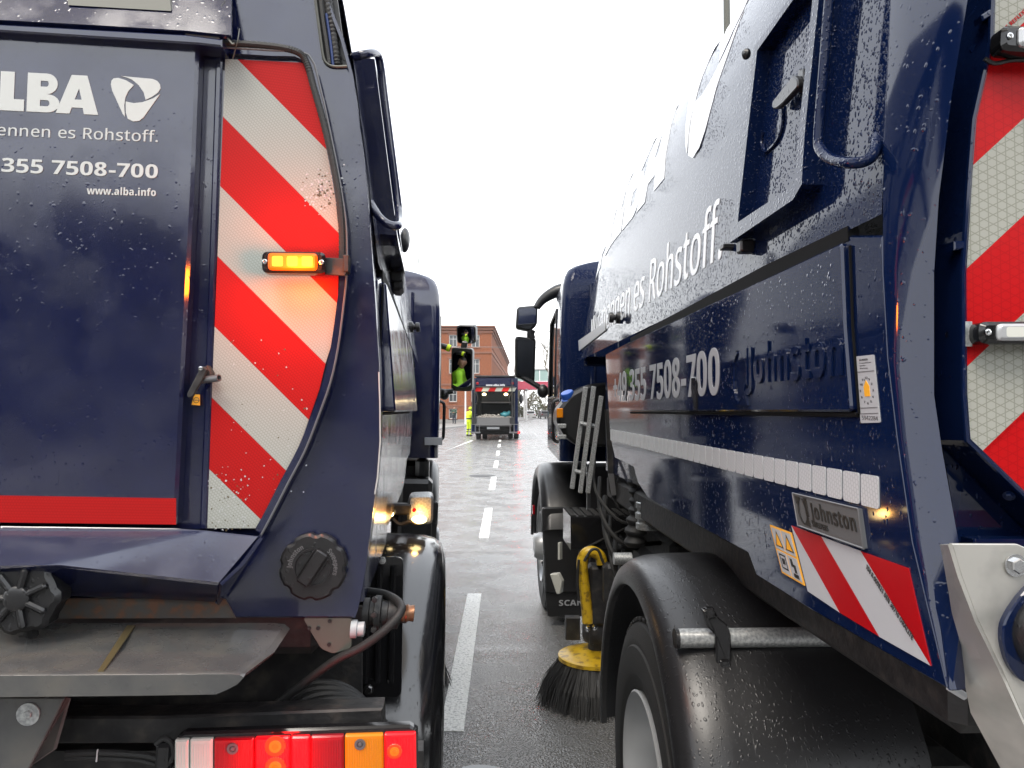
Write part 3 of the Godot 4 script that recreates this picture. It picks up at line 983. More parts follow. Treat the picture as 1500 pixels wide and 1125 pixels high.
	tp("hatch_hinge", mb, M.black_plastic, tr)
	mb = MB.new()
	mb.box(Vector3(-0.0119,2.038,-0.698), Vector3(0.035, 0.03, 0.035), 0.004)
	tp("hatch_hinge", mb, M.black_plastic, tr)
	mb = MB.new()
	mb.ball(Vector3(0.0246,2.546,-0.7818), Vector3(0.012, 0.014, 0.014), 8, 6)
	tp("hinge_bolt", mb, M.black_plastic, tr)
	# grab rail beside the hatch
	mb = MB.new()
	mb.tube(curve([Vector3(0.0313,2.425,-0.1345), Vector3(-0.0022,2.433,-0.1305), Vector3(-0.0209,2.454,-0.1728), Vector3(-0.0268,2.44,-0.1963), Vector3(-0.0308,2.373,-0.2081), Vector3(-0.0386,2.243,-0.2191), Vector3(-0.0451,2.135,-0.2272), Vector3(-0.0468,2.106,-0.2133), Vector3(-0.0465,2.079,-0.1782), Vector3(-0.0451,2.052,-0.1163), Vector3(-0.0251,2.051,-0.102), Vector3(-0.006,2.069,-0.1099), Vector3(0.012,2.104,-0.1366)], 5), 0.0095, 10)
	tp("grab_rail", mb, paint, tr)
	# marker lamp near the front
	mb = MB.new()
	mb.lathe([Vector2(0, 0.045), Vector2(0.022, 0.045), Vector2(0.025, 0.04), Vector2(0.025, 0.026), Vector2(0.014, 0.022), Vector2(0.014, 0.014), Vector2(0.028, 0.01), Vector2(0.03, -0.01)], at_y(Vector3(0,2.076,-2.423), Vector3(-1, 0, 0)), 16)
	tp("marker_lamp", mb, M.black_plastic, tr)
	if flipx: return
	# rear corner: ridge to tailgate frame
	mb = MB.new()
	var ridge: Array = [Vector3(0.0288,2.45,-0.0976), Vector3(0.0209,2.317,-0.1037), Vector3(0.0107,2.149,-0.1049), Vector3(0.0012,1.991,-0.1005)]
	ridge.append_array([Vector3(0,1.869,-0.0998), Vector3(0,1.732,-0.0896), Vector3(0,1.605,-0.0656), Vector3(0,1.452,-0.0291), Vector3(0,1.364,0.0083), Vector3(0,1.263,0.0519)])
	var gate: Array = [Vector3(0.0576,2.347,0.0617), Vector3(0.0511,2.237,0.0455), Vector3(0.0435,2.111,0.017), Vector3(0.0347,1.965,-0.005)]
	gate.append_array([Vector3(0.035,1.855,-0.0209), Vector3(0.035,1.672,-0.0265), Vector3(0.035,1.589,-0.0087), Vector3(0.035,1.461,0.0262), Vector3(0.035,1.37,0.0326), Vector3(0.035,1.257,0.0352)])
	var mid: Array = []
	for i in ridge.size(): mid.append(ridge[i].lerp(gate[i], 0.35) + Vector3(-0.006, 0, 0.004))
	mb.sheet([ridge, mid, gate], 0.0, true)
	tp("rear_corner_post", mb, low, tr, "", 50.0)

func arch(cx: Vector3, r: float, a0: float, a1: float, n: int, drop: float, xs: Array) -> Array:
	# mudguard: rows follow the wheel from front to rear; xs = [x, radius added]
	var rows: Array = []
	for i in n + 1:
		var a := lerpf(a0, a1, float(i) / n)
		var row: Array = []
		for q: Vector2 in xs:
			row.append(cx + Vector3(q.x, sin(a) * (r + q.y), cos(a) * (r + q.y)))
		rows.append(row)
	if drop > 0.0:
		var row2: Array = []
		for p: Vector3 in rows[n]: row2.append(p + Vector3(0, -drop, 0.02))
		rows.append(row2)
	return rows

func wheel(tr: Node3D, c: Vector3, R: float, hub_out: float) -> void:
	var at := at_y(c, Vector3(-1, 0, 0))
	var ty := MB.new()
	ty.lathe([Vector2(0.285, -0.27), Vector2(0.34, -0.29), Vector2(R - 0.06, -0.295), Vector2(R - 0.012, -0.28), Vector2(R, -0.26), Vector2(R, -0.03), Vector2(R - 0.012, -0.008), Vector2(R - 0.055, 0.006), Vector2(R - 0.075, 0.004), Vector2(R - 0.08, 0.009), Vector2(R - 0.11, 0.01), Vector2(0.34, 0.008), Vector2(0.33, 0.002), Vector2(0.305, 0.0), Vector2(0.288, -0.012)], at, 64)
	# tread blocks
	for k in 56:
		var a := TAU * k / 56
		for j in 5:
			var b := Basis(Vector3(-1, 0, 0), a) 
			ty.box(c + Vector3(0.035 + 0.056 * j, 0, 0) + b * Vector3(0, R + 0.002, 0), Vector3(0.042, 0.014, 0.040), 0.003, b)
	var tw := tp("tyre", ty, M.rubber, tr)
	var rm := MB.new()
	rm.lathe([Vector2(0.288, -0.012), Vector2(0.292, 0.004), Vector2(0.286, 0.008), Vector2(0.279, 0.0), Vector2(0.268, -0.03), Vector2(0.262, -0.10), Vector2(0.25, -0.135), Vector2(0.215, -0.15), Vector2(0.19, -0.15 + hub_out), Vector2(0.12, -0.15 + hub_out), Vector2(0.115, -0.1 + hub_out), Vector2(0.09, -0.06 + hub_out), Vector2(0, -0.05 + hub_out)], at, 48)
	tp("rim", rm, M.silver_wheel, tr)
	for k in 10:
		var a := TAU * k / 10
		var nb := MB.new()
		nb.lathe([Vector2(0.019, -0.01), Vector2(0.019, 0.012), Vector2(0.012, 0.016), Vector2(0.012, 0.034), Vector2(0, 0.036)], at_y(c + Vector3(0.16 - hub_out, sin(a) * 0.155, cos(a) * 0.155), Vector3(-1, 0, 0)), 6)
		tp("wheel_nut", nb, M.dark_steel, tr)

func sweeper_chassis(tr: Node3D, guard: Material) -> void:
	var mb := MB.new()
	mb.box(Vector3(0.72, 0.85, -2.85), Vector3(0.09, 0.28, 5.6), 0.01)
	mb.box(Vector3(1.52, 0.85, -2.85), Vector3(0.09, 0.28, 5.6), 0.01)
	for k in 6: mb.box(Vector3(1.12, 0.85, -0.2 - k * 1.02), Vector3(0.75, 0.2, 0.1), 0.01)
	mb.box(Vector3(1.12, 0.55, -1.22), Vector3(1.5, 0.2, 0.2), 0.04)
	mb.box(Vector3(1.12, 0.95, -2.2), Vector3(1.1, 0.5, 1.6), 0.04)
	mb.box(Vector3(1.12, 1.2, -1.75), Vector3(1.95, 0.14, 3.3), 0.02)
	mb.box(Vector3(1.2, 0.72, -3.35), Vector3(1.6, 0.5, 0.9), 0.04)
	tp("chassis_frame", mb, M.dark_steel, tr)
	# rear wheels and the big mudguard
	for far in 2:
		if far == 0: wheel(tr, Vector3(-0.113, 0.5, -1.22), 0.5, 0.0)
		else:
			var ty := MB.new()
			ty.lathe([Vector2(0.1, 0.0), Vector2(0.28, 0.0), Vector2(0.3, 0.02), Vector2(0.48, 0.03), Vector2(0.5, 0.01), Vector2(0.5, -0.28), Vector2(0.3, -0.3)], at_y(Vector3(2.33, 0.5, -1.22), Vector3(1, 0, 0)), 32)
			ty.lathe([Vector2(0.1, 0.0), Vector2(0.28, 0.0), Vector2(0.3, 0.02), Vector2(0.48, 0.03), Vector2(0.5, 0.01), Vector2(0.5, -0.28), Vector2(0.3, -0.3)], at_y(Vector3(2.33, 0.5, -5.4), Vector3(1, 0, 0)), 32)
			tp("far_side_wheels", ty, M.rubber, tr)
	var c := Vector3(0, 0.5, -1.31)
	mb = MB.new()
	mb.sheet(arch(c, 0.60, deg_to_rad(186), deg_to_rad(-2), 30, 0.28, [Vector2(-0.11, -0.012), Vector2(-0.128, -0.010), Vector2(-0.133, 0.0), Vector2(-0.131, 0.02), Vector2(-0.118, 0.052), Vector2(-0.09, 0.072), Vector2(-0.05, 0.083), Vector2(0.0, 0.088), Vector2(0.25, 0.09), Vector2(0.46, 0.09), Vector2(0.47, 0.06)]), 0.006, true)
	tp("rear_mudguard", mb, guard, tr, "", 50.0)

func cab_x(y: float) -> float:
	var tb := [Vector2(1.0, -0.085), Vector2(1.7, -0.085), Vector2(2.1, -0.080), Vector2(2.42, -0.068), Vector2(2.54, -0.055), Vector2(2.61, -0.025), Vector2(2.65, 0.03), Vector2(2.68, 0.15)]
	for i in tb.size() - 1:
		if y <= tb[i + 1].x: return lerpf(tb[i].y, tb[i + 1].y, (y - tb[i].x) / (tb[i + 1].x - tb[i].x))
	return 0.26

func sweeper_cab(tr: Node3D, paint: Material, open_window: bool, gear_out: float) -> void:
	var ys := [1.30, 1.36, 1.5, 1.62, 1.75, 2.0, 2.2, 2.4, 2.5, 2.56, 2.61, 2.64, 2.665, 2.68]
	var rows: Array = []
	var zr := -4.06
	var zf := -6.25
	for y: float in ys:
		var x0 := cab_x(y)
		var x1 := 2.24 - x0
		var up: float = clampf((y - 1.7) / 1.0, 0.0, 1.0)
		var f := zf + 0.32 * up * up
		var r := zr - 0.10 * pow(clampf((y - 2.45) / 0.23, 0.0, 1.0), 2.0)
		var row: Array = []
		# near side from rear to front
		for k in 4:
			var a := PI / 2 * k / 3.0
			row.append(Vector3(x0 + 0.07 - 0.07 * sin(a), y, r - 0.07 + 0.07 * cos(a)))
		row.append(Vector3(x0, y, -4.62))
		row.append(Vector3(x0, y, -5.62))
		for k in 5:
			var a := PI / 2 * k / 4.0
			row.append(Vector3(x0 + 0.28 - 0.28 * cos(a), y, f + 0.28 - 0.28 * sin(a)))
		row.append(Vector3(x0 + 0.36, y, f - 0.02))
		row.append(Vector3(x1 - 0.36, y, f - 0.02))
		for k in 5:
			var a := PI / 2 * (4 - k) / 4.0
			row.append(Vector3(x1 - 0.28 + 0.28 * cos(a), y, f + 0.28 - 0.28 * sin(a)))
		row.append(Vector3(x1, y, -5.62))
		row.append(Vector3(x1, y, -4.62))
		for k in 4:
			var a := PI / 2 * (3 - k) / 3.0
			row.append(Vector3(x1 - 0.07 + 0.07 * sin(a), y, r - 0.07 + 0.07 * cos(a)))
		row.append(row[0])
		rows.append(row)
	var mb := MB.new()
	var C: int = rows[0].size()
	for i in ys.size() - 1:
		for k in C - 1:
			var side := (k == 4 or k == C - 7) and i >= 4 and i < 7
			var screen := k == 11 and i >= 4 and i < 8
			if side or screen: continue
			mb.quad(rows[i + 1][k], rows[i + 1][k + 1], rows[i][k + 1], rows[i][k])
	# roof and floor
	var top: Array = rows[ys.size() - 1]
	for k in C - 1:
		mb.tri(top[k], Vector3(1.12, 2.70, -5.1), top[k + 1])
		mb.tri(rows[0][k + 1], Vector3(1.12, 1.30, -5.1), rows[0][k])
	tp("cab_shell", mb, paint, tr, "", 40.0)
	# panes
	for q in 3:
		if q == 0 and open_window: continue
		var k: int = [4, C - 7, 11][q]
		var i1: int = [7, 7, 8][q]
		mb = MB.new()
		for i in range(4, i1):
			mb.quad(rows[i + 1][k], rows[i + 1][k + 1], rows[i][k + 1], rows[i][k])
		var nn := (mb.v[1] - mb.v[0]).cross(mb.v[2] - mb.v[0]).normalized()
		for i in mb.v.size(): mb.v[i] -= nn * 0.012
		tp("windscreen" if q == 2 else "side_window", mb, M.glass, tr)
	# black window surround, door seam, rear ribs
	mb = MB.new()
	var fr: Array = []
	for p: Vector3 in [rows[4][4], rows[7][4], rows[7][5], rows[4][5]]: fr.append(p + Vector3(-0.004, 0, 0))
	fr.append(fr[0])
	mb.tube(fr, 0.007, 6)
	tp("window_seal", mb, M.black_plastic, tr)
	mb = MB.new()
	mb.tube([Vector3(0.14, 1.35, zr + 0.006), Vector3(0.14, 2.5, zr + 0.006)], 0.02, 8)
	mb.tube([Vector3(0.30, 1.35, zr + 0.006), Vector3(0.30, 2.5, zr + 0.006)], 0.02, 8)
	mb.box(Vector3(0.75, 2.2, zr + 0.008), Vector3(0.7, 0.45, 0.02), 0.008)
	tp("rear_wall_ribs", mb, paint, tr)
	# door grab handle
	mb = MB.new()
	mb.tube(curve([Vector3(-0.07, 1.72, -4.25), Vector3(-0.115, 1.70, -4.25), Vector3(-0.12, 1.62, -4.25), Vector3(-0.12, 1.50, -4.25), Vector3(-0.115, 1.44, -4.25), Vector3(-0.07, 1.42, -4.25)], 4), 0.012, 8)
	tp("grab_handle", mb, M.black_plastic, tr)
	# front mudguard, rear flap, wheel
	outset = gear_out
	cab_toe = 0.0
	var c := Vector3(0, 0.5, -5.4)
	mb = MB.new()
	mb.sheet(arch(c, 0.60, deg_to_rad(180), deg_to_rad(20), 22, 0.0, [Vector2(-0.10, -0.01), Vector2(-0.118, 0.0), Vector2(-0.122, 0.02), Vector2(-0.112, 0.055), Vector2(-0.085, 0.085), Vector2(-0.05, 0.10), Vector2(0.3, 0.11)]), 0.006, true)
	tp("front_mudguard", mb, M.black_plastic, tr, "", 50.0)
	mb = MB.new()
	mb.prism(rounded([Vector3(-0.12, 0.90, -4.800), Vector3(0.26, 0.90, -4.800), Vector3(0.26, 0.26, -4.750), Vector3(-0.10, 0.26, -4.750)], 0.03, 3), Vector3(0, 0, -0.05), 0.01)
	tp("mudguard_panel", mb, M.black_plastic, tr)
	mb = MB.new()
	mb.prism(rounded([Vector3(-0.10, 0.30, -4.775), Vector3(0.30, 0.30, -4.775), Vector3(0.30, 0.08, -4.760), Vector3(-0.08, 0.08, -4.760)], 0.02, 3), Vector3(0, 0, -0.012), 0.002)
	tp("mud_flap", mb, M.black_plastic, tr)
	wheel(tr, Vector3(-0.075, 0.5, -5.4), 0.5, 0.12)

func bristle_fan(c: Vector3, r0: float, r1: float, y0: float, y1: float, n: int, seed_: int) -> MB:
	var rg := RandomNumberGenerator.new()
	rg.seed = seed_
	var mb := MB.new()
	for i in n:
		var a := TAU * i / n + rg.randf() * 0.05
		var q := r0 * (0.45 + 0.55 * sqrt(rg.randf()))
		var e := r1 * (0.40 + 0.60 * q / r0) * (0.86 + rg.randf() * 0.2 + 0.05 * sin(a * 7.0))
		var a2 := a + (rg.randf() - 0.5) * 0.2 + 0.05 * sin(a * 9.0) + 0.04 * sin(a * 23.0)
		var p := c + Vector3(cos(a) * q, y0, sin(a) * q)
		var w := c + Vector3(cos(a2) * e, y1 + rg.randf() * 0.015, sin(a2) * e)
		var m := p.lerp(w, 0.55) + Vector3(cos(a), 0.25, sin(a)) * 0.018
		mb.tube([p, m, w], 0.0022, 3, false, [0.0026, 0.0022, 0.0014])
	return mb

func side_brush(tr: Node3D, c: Vector3) -> void:
	var mb := MB.new()
	mb.lathe([Vector2(0, 0.29), Vector2(0.06, 0.29), Vector2(0.20, 0.262), Vector2(0.212, 0.255), Vector2(0.212, 0.235), Vector2(0.2, 0.23), Vector2(0, 0.23)], Transform3D(Basis.IDENTITY, c), 40)
	var disc := tp("brush_disc", mb, M.yellow_paint, tr)
	tag(tp("bristles", bristle_fan(c, 0.205, 0.335, 0.235, 0.0, 1500, 5), M.rubber, disc, "", 0.0), "", "", "", "stuff")
	mb = MB.new()
	mb.lathe([Vector2(0.05, 0.28), Vector2(0.05, 0.33), Vector2(0.075, 0.335), Vector2(0.085, 0.36), Vector2(0.085, 0.42), Vector2(0.06, 0.46), Vector2(0.06, 0.5), Vector2(0, 0.51)], Transform3D(Basis.IDENTITY, c + Vector3(0.01, 0, 0)), 18)
	for k in 4: mb.lathe([Vector2(0.012, 0.33), Vector2(0.012, 0.47), Vector2(0, 0.475)], Transform3D(Basis.IDENTITY, c + Vector3(0.01 + 0.075 * cos(k * 1.57 + 0.6), 0, 0.075 * sin(k * 1.57 + 0.6))), 8)
	tp("brush_motor", mb, M.dark_steel, tr)

func stripes(poly: Array, at: Vector3, along: Vector3, pitch: Vector3, count0: int, count1: int, thick: Vector3) -> Array:
	# cuts a planar polygon into slanting bands; returns [even bands, odd bands] as lists of MB
	var nn := MB.area_n(poly)
	var ux := along.normalized()
	var uy := nn.cross(ux)
	var flat := PackedVector2Array()
	for p: Vector3 in poly: flat.append(Vector2((p - at).dot(ux), (p - at).dot(uy)))
	var w := pitch.dot(uy)
	var out := [[], []]
	for k in range(count0, count1):
		var band := PackedVector2Array([Vector2(-9, w * k), Vector2(9, w * k), Vector2(9, w * (k + 1)), Vector2(-9, w * (k + 1))])
		for q: PackedVector2Array in Geometry2D.intersect_polygons(flat, band):
			var p3: Array = []
			for v in q: p3.append(at + ux * v.x + uy * v.y)
			var mb := MB.new()
			mb.prism(p3, thick, 0.0)
			out[posmod(k, 2)].append(mb)
	return out

const LOGO := [
	[Vector2(0.19, 1.0), Vector2(0.45, 0.985), Vector2(0.83, 0.967), Vector2(0.93, 0.925), Vector2(0.985, 0.85), Vector2(1.0, 0.765), Vector2(0.95, 0.66), Vector2(0.83, 0.56), Vector2(0.71, 0.49), Vector2(0.665, 0.65), Vector2(0.56, 0.81), Vector2(0.42, 0.93), Vector2(0.30, 0.975)],
	[Vector2(0.0, 0.80), Vector2(0.01, 0.89), Vector2(0.05, 0.94), Vector2(0.14, 0.955), Vector2(0.30, 0.91), Vector2(0.46, 0.81), Vector2(0.355, 0.67), Vector2(0.30, 0.52), Vector2(0.285, 0.35), Vector2(0.31, 0.09), Vector2(0.26, 0.16), Vector2(0.03, 0.67)],
	[Vector2(0.995, 0.635), Vector2(0.68, 0.09), Vector2(0.60, 0.015), Vector2(0.48, -0.005), Vector2(0.37, 0.05), Vector2(0.325, 0.18), Vector2(0.31, 0.435), Vector2(0.47, 0.405), Vector2(0.65, 0.435), Vector2(0.86, 0.53)]]

func logo_mark() -> MB:
	var mb := MB.new()
	for b: Array in LOGO:
		var p: Array = []
		for q: Vector2 in b: p.append(Vector3(q.x, q.y, 0))
		mb.prism(p, Vector3(0, 0, -0.02), 0.0)
	return mb

func block_name() -> MB:
	# the four heavy capitals of the company name; capital height 1
	var mb := MB.new()
	var put := func(x: float, pts: Array) -> void:
		var p: Array = []
		for q: Vector2 in pts: p.append(Vector3(q.x + x, q.y, 0))
		mb.prism(p, Vector3(0, 0, -0.02), 0.0)
	for x: float in [0.0, 2.61]:
		put.call(x, [Vector2(0, 0), Vector2(0.36, 0), Vector2(0.41, 0.16), Vector2(0.585, 0.16), Vector2(0.585, 0.37), Vector2(0.48, 0.37), Vector2(0.585, 0.66), Vector2(0.585, 1), Vector2(0.38, 1)])
		put.call(x, [Vector2(0.585, 1), Vector2(0.79, 1), Vector2(1.11, 0), Vector2(0.74, 0), Vector2(0.70, 0.16), Vector2(0.585, 0.16), Vector2(0.585, 0.37), Vector2(0.665, 0.37), Vector2(0.585, 0.66)])
	put.call(1.15, [Vector2(0, 0), Vector2(0.63, 0), Vector2(0.63, 0.3), Vector2(0.36, 0.3), Vector2(0.36, 1), Vector2(0, 1)])
	var bx := 1.85
	put.call(bx, [Vector2(0, 0), Vector2(0.34, 0), Vector2(0.34, 1), Vector2(0, 1)])
	for h: Array in [[0.34, 0.50, 0.81, 1.0], [0.34, 0.50, 0.47, 0.66], [0.34, 0.52, 0.0, 0.155], [0.34, 0.52, 0.315, 0.47]]:
		put.call(bx, [Vector2(h[0], h[2]), Vector2(h[1], h[2]), Vector2(h[1], h[3]), Vector2(h[0], h[3])])
	for h: Array in [[0.50, 0.735, 0.285, 0.265, 0.05, 0.075], [0.52, 0.235, 0.33, 0.235, 0.07, 0.08]]:
		for k in 10:
			var a := -PI / 2 + PI * k / 10.0
			var b := a + PI / 10.0
			put.call(bx, [Vector2(h[0] + cos(a) * h[4], h[1] + sin(a) * h[5]), Vector2(h[0] + cos(a) * h[2], h[1] + sin(a) * h[3]), Vector2(h[0] + cos(b) * h[2], h[1] + sin(b) * h[3]), Vector2(h[0] + cos(b) * h[4], h[1] + sin(b) * h[5])])
	return mb

func name_on(p0: Vector3, ux: Vector3, uy: Vector3, lift: float) -> MB:
	var g := block_name()
	var n := ux.cross(uy).normalized()
	for i in g.v.size():
		var v := g.v[i]
		g.v[i] = p0 + ux * v.x + uy * v.y + n * (lift if v.z > -0.01 else 0.0)
	return g

func maker_mark(p0: Vector3, ux: Vector3, uy: Vector3, lift: Vector3) -> MB:
	# ring broken by two corner wedges, the sign before the maker's name
	var mb := MB.new()
	var o: Array = []
	for k in 25:
		var a := deg_to_rad(95 + 170.0 * k / 24.0)
		o.append(Vector2(0.5 + 0.34 * cos(a), 0.5 + 0.46 * sin(a)))
	var o2: Array = []
	for k in 25:
		var a := deg_to_rad(-75 + 150.0 * k / 24.0)
		o2.append(Vector2(0.5 + 0.34 * cos(a), 0.5 + 0.46 * sin(a)))
	for line: Array in [o, o2]:
		for k in line.size() - 1:
			var a: Vector2 = line[k]; var b: Vector2 = line[k + 1]
			var d := (b - a).orthogonal().normalized() * (0.055 * sin(PI * (k + 0.6) / line.size()) + 0.012)
			var q: Array = []
			for v: Vector2 in [a - d, b - d, b + d, a + d]: q.append(p0 + ux * v.x + uy * v.y + lift)
			mb.prism(q, -lift, 0.0)
	for tri: Array in [[Vector2(0, 1), Vector2(0.42, 1), Vector2(0.05, 0.72)], [Vector2(1, 0), Vector2(0.45, 0), Vector2(0.95, 0.3)], [Vector2(0.72, 1), Vector2(1, 1), Vector2(1, 0.35), Vector2(0.86, 0.4)]]:
		var q: Array = []
		for v: Vector2 in tri: q.append(p0 + ux * v.x + uy * v.y + lift)
		mb.prism(q, -lift, 0.0)
	return mb

func flat_quad(q: Array, lift: Vector3, th: Vector3) -> MB:
	var p: Array = []
	for v: Vector3 in q: p.append(v + lift)
	var mb := MB.new()
	mb.prism(p, th, 0.0)
	return mb

func on_quad(q: Array, u: float, w: float) -> Vector3:
	# q: top left, top right, bottom right, bottom left
	return q[0].lerp(q[1], u).lerp(q[3].lerp(q[2], u), w)

func led_lamp(tr: Node3D, quad: Array, lens: Array, lit: bool) -> void:
	# flat strobe: rounded black housing, lens with three emitters, two screws
	var n := MB.area_n(quad)
	if n.z < 0: n = -n
	var mb := MB.new()
	var p: Array = []
	for v: Vector3 in rounded(quad, 0.012, 4): p.append(v + n * 0.024)
	mb.prism(p, -n * 0.03, 0.006)
	var hs := tp("warning_lamp", mb, M.black_gloss, tr, "lit amber warning lamp" if lit else "")
	var le: Array = []
	for v: Vector3 in rounded(lens, 0.007, 3): le.append(v + n * 0.031)
	mb = MB.new()
	mb.prism(le, -n * 0.012, 0.004)
	tp("lens", mb, M.lit_beacon if lit else M.clear_lens, hs)
	for k in 3:
		var c := on_quad(lens, 0.2 + 0.3 * k, 0.5) + n * 0.0312
		mb = MB.new()
		var dx: Vector3 = (lens[1] - lens[0]) * 0.11
		var dy: Vector3 = (lens[3] - lens[0]) * 0.30
		mb.prism(rounded([c - dx - dy, c + dx - dy, c + dx + dy, c - dx + dy], 0.004, 3), -n * 0.002, 0.0)
		tp("light_emitter", mb, M.lit_beacon_core if lit else M.white_lens, hs)
	for u: float in [0.055, 0.945]:
		mb = MB.new()
		mb.lathe([Vector2(0.005, 0), Vector2(0.005, 0.003), Vector2(0.003, 0.0035), Vector2(0.0025, 0.001), Vector2(0, 0.001)], at_y(on_quad(quad, u, 0.5) + n * 0.0235, n), 8)
		tp("screw", mb, M.chrome, hs)

func hex_bolt(tr: Node3D, at: Vector3, n: Vector3, r: float, m: Material) -> void:
	var mb := MB.new()
	mb.lathe([Vector2(r * 1.45, 0), Vector2(r * 1.45, r * 0.2), Vector2(0, r * 0.2)], at_y(at, n), 16)
	mb.lathe([Vector2(r, r * 0.2), Vector2(r, r * 0.75), Vector2(r * 0.85, r * 0.9), Vector2(0, r * 0.9)], at_y(at, n), 6)
	tp("bolt", mb, m, tr)

func right_sweeper() -> void:
	flipx = false
	var tr := thing("street_sweeper", "clean rain-beaded blue sweeper seen along its side, grey phone number on its locker", "street sweeper", Transform3D(Basis(Vector3.UP, deg_to_rad(2.03)), Vector3(0.6106,0,-1.122)), "two blue street sweepers side by side")
	var P: Material = M.blue_paint
	var Q: Material = M.blue_paint_low
	sweeper_body(tr, P, 0.012, 0.0, M.blue_paint_low)
	outset = 0.04
	sweeper_chassis(tr, M.black_plastic)
	outset = 0.015
	cab_toe = 0.048
	sweeper_cab(tr, P, false, 0.04)
	outset = 0.0
	side_brush(tr, Vector3(0.02, 0, -3.30))
	var mb: MB
	# --- lettering on the hopper
	var place := func(g: MB, z0: float, y0: float, k: float) -> MB:
		var b := bounds(g)
		var o := MB.new()
		for v in g.v:
			o.v.append(Vector3((v.x - b.position.x) * k, v.y * k, v.z))
			o.t.append(Vector2.ZERO)
		o = split_long(o, 0.03)
		for i in o.v.size():
			var v := o.v[i]
			o.v[i] = hopper_point(z0 + v.x, y0 + v.y, 0.0018 if v.z > -0.001 else 0.0)
		return o
	var end := Vector3(0.0569,2.502,-1.685)
	var g := block_name()
	tp("company_name", place.call(g, end.z - 1.65, end.y, 0.4435), M.white_print, tr, "", 0.0)
	var stop := Vector3(0.0101,2.138,-0.9324)
	g = glyphs("Wir nennen es Rohstoff.", false)
	tp("slogan", place.call(g, stop.z - 2.43, stop.y, 2.43 / bounds(g).size.x), M.white_print, tr, "", 0.0)
	var lg := split_long(logo_mark(), 0.06)
	for i in lg.v.size():
		var v := lg.v[i]
		lg.v[i] = hopper_point(end.z + 0.14 + v.x * 0.56, end.y - 0.055 + v.y * 0.5, 0.0018 if v.z > -0.001 else 0.0)
	tp("company_logo", lg, M.white_print, tr, "", 0.0)
	# --- phone number on the locker
	var a := Vector3(-0.012,1.688,-2.49)
	var b := Vector3(-0.012,1.689,-0.9023)
	var c := Vector3(a.x, Vector3(-0.012,1.815,-0.8987).y, a.z)
	tp("phone_number", lettering("+49 355 7508-700", a, Vector3(a.x, a.y, b.z), Vector3(a.x, a.y + (c.y - b.y), a.z), 0.0016), M.grey_print, tr)
	mb = MB.new()
	mb.prism([Vector3(-0.016,1.745,-1.163), Vector3(-0.016,1.746,-1.12), Vector3(-0.016,1.725,-1.099), Vector3(-0.016,1.65,-1.109), Vector3(-0.016,1.65,-1.137), Vector3(-0.016,1.711,-1.164)], Vector3(0.01, 0, 0), 0.002)
	tp("panel_latch", mb, M.black_gloss, tr)
	# --- embossed maker's name
	var e0 := Vector3(-0.012,1.71,-0.6934)
	var e1 := Vector3(-0.012,1.702,-0.2138)
	e1.y = e0.y
	var ec := Vector3(0, 0.085, 0)
	tp("embossed_name", lettering("Johnston", e0, e1, e0 + ec, 0.0045), Q, tr)
	var m0 := Vector3(-0.012,1.66,-0.8128)
	var m1 := Vector3(-0.012,1.659,-0.6856)
	m1.y = m0.y
	tp("embossed_mark", maker_mark(m0, m1 - m0, Vector3(0, 0.135, 0), Vector3(-0.0045, 0, 0)), Q, tr)
	# --- white contour tape, one pad after the other
	var pad := MB.new()
	var q: Array = rounded([Vector3(-0.002, 0.0265, -0.0285), Vector3(-0.002, 0.0265, 0.0285), Vector3(-0.002, -0.0265, 0.0285), Vector3(-0.002, -0.0265, -0.0285)], 0.006, 3)
	pad.prism(q, Vector3(0.003, 0, 0), 0.0)
	var last := Vector3(0,1.515,-0.1514)
	var pm := pad.commit()
	for k in 40:
		var o := piece("tape_pad", pm, M.tape_white, tr)
		o.position = last + Vector3(0, 0.0003 * k, -0.0632 * k)
	# light band under the hopper's front
	mb = MB.new()
	mb.prism([Vector3(-0.002,2.095,-3.838), Vector3(-0.002,2.096,-2.794), Vector3(-0.002,2.054,-2.795), Vector3(-0.002,2.026,-3.806)], Vector3(0.004, 0, 0), 0.0)
	tp("front_band", mb, M.tape_white, tr)
	# --- inspection sticker
	var s: Array = [Vector3(0,1.741,-0.1965), Vector3(0,1.74,-0.1318), Vector3(0,1.629,-0.1144), Vector3(0,1.627,-0.1775)]
	var pl := tp("inspection_sticker", flat_quad(rounded(s, 0.003, 2), Vector3(-0.0015, 0, 0), Vector3(0.002, 0, 0)), M.sticker, tr)
	mb = MB.new()
	var L := Vector3(-0.0022, 0, 0)
	for w: float in [0.235, 0.775, 0.86]:
		mb.join(flat_quad([on_quad(s, 0.06, w), on_quad(s, 0.94, w), on_quad(s, 0.94, w + 0.006), on_quad(s, 0.06, w + 0.006)], L, -L * 0.5))
	for k in 12:
		var an := TAU * k / 12
		var u := 0.5 + 0.33 * sin(an)
		var w := 0.52 - 0.19 * cos(an)
		var t := str(k if k else 12)
		var o := on_quad(s, u - 0.05, w + 0.02)
		mb.join(lettering(t, o + L * 0.6, o + L * 0.6 + (s[1] - s[0]) * (0.07 * t.length()), o + L * 0.6 - (s[3] - s[0]) * 0.032, 0.0005))
	for row in 4:
		var o := on_quad(s, 0.24, 0.075 + 0.04 * row) + L * 0.6
		mb.join(lettering(["SCANIA", "Inspektion", "Service", "Wartung"][row], o, o + (s[1] - s[0]) * [0.45, 0.6, 0.3, 0.4][row], o - (s[3] - s[0]) * (0.03 if row == 0 else 0.018), 0.0005, row == 0))
	var hw := on_quad(s, 0.1, 0.95) + L * 0.6
	mb.join(lettering("5942284", hw, hw + (s[1] - s[0]) * 0.8, hw - (s[3] - s[0]) * 0.06, 0.0005, false))
	tp("sticker_print", mb, M.black_print, pl)
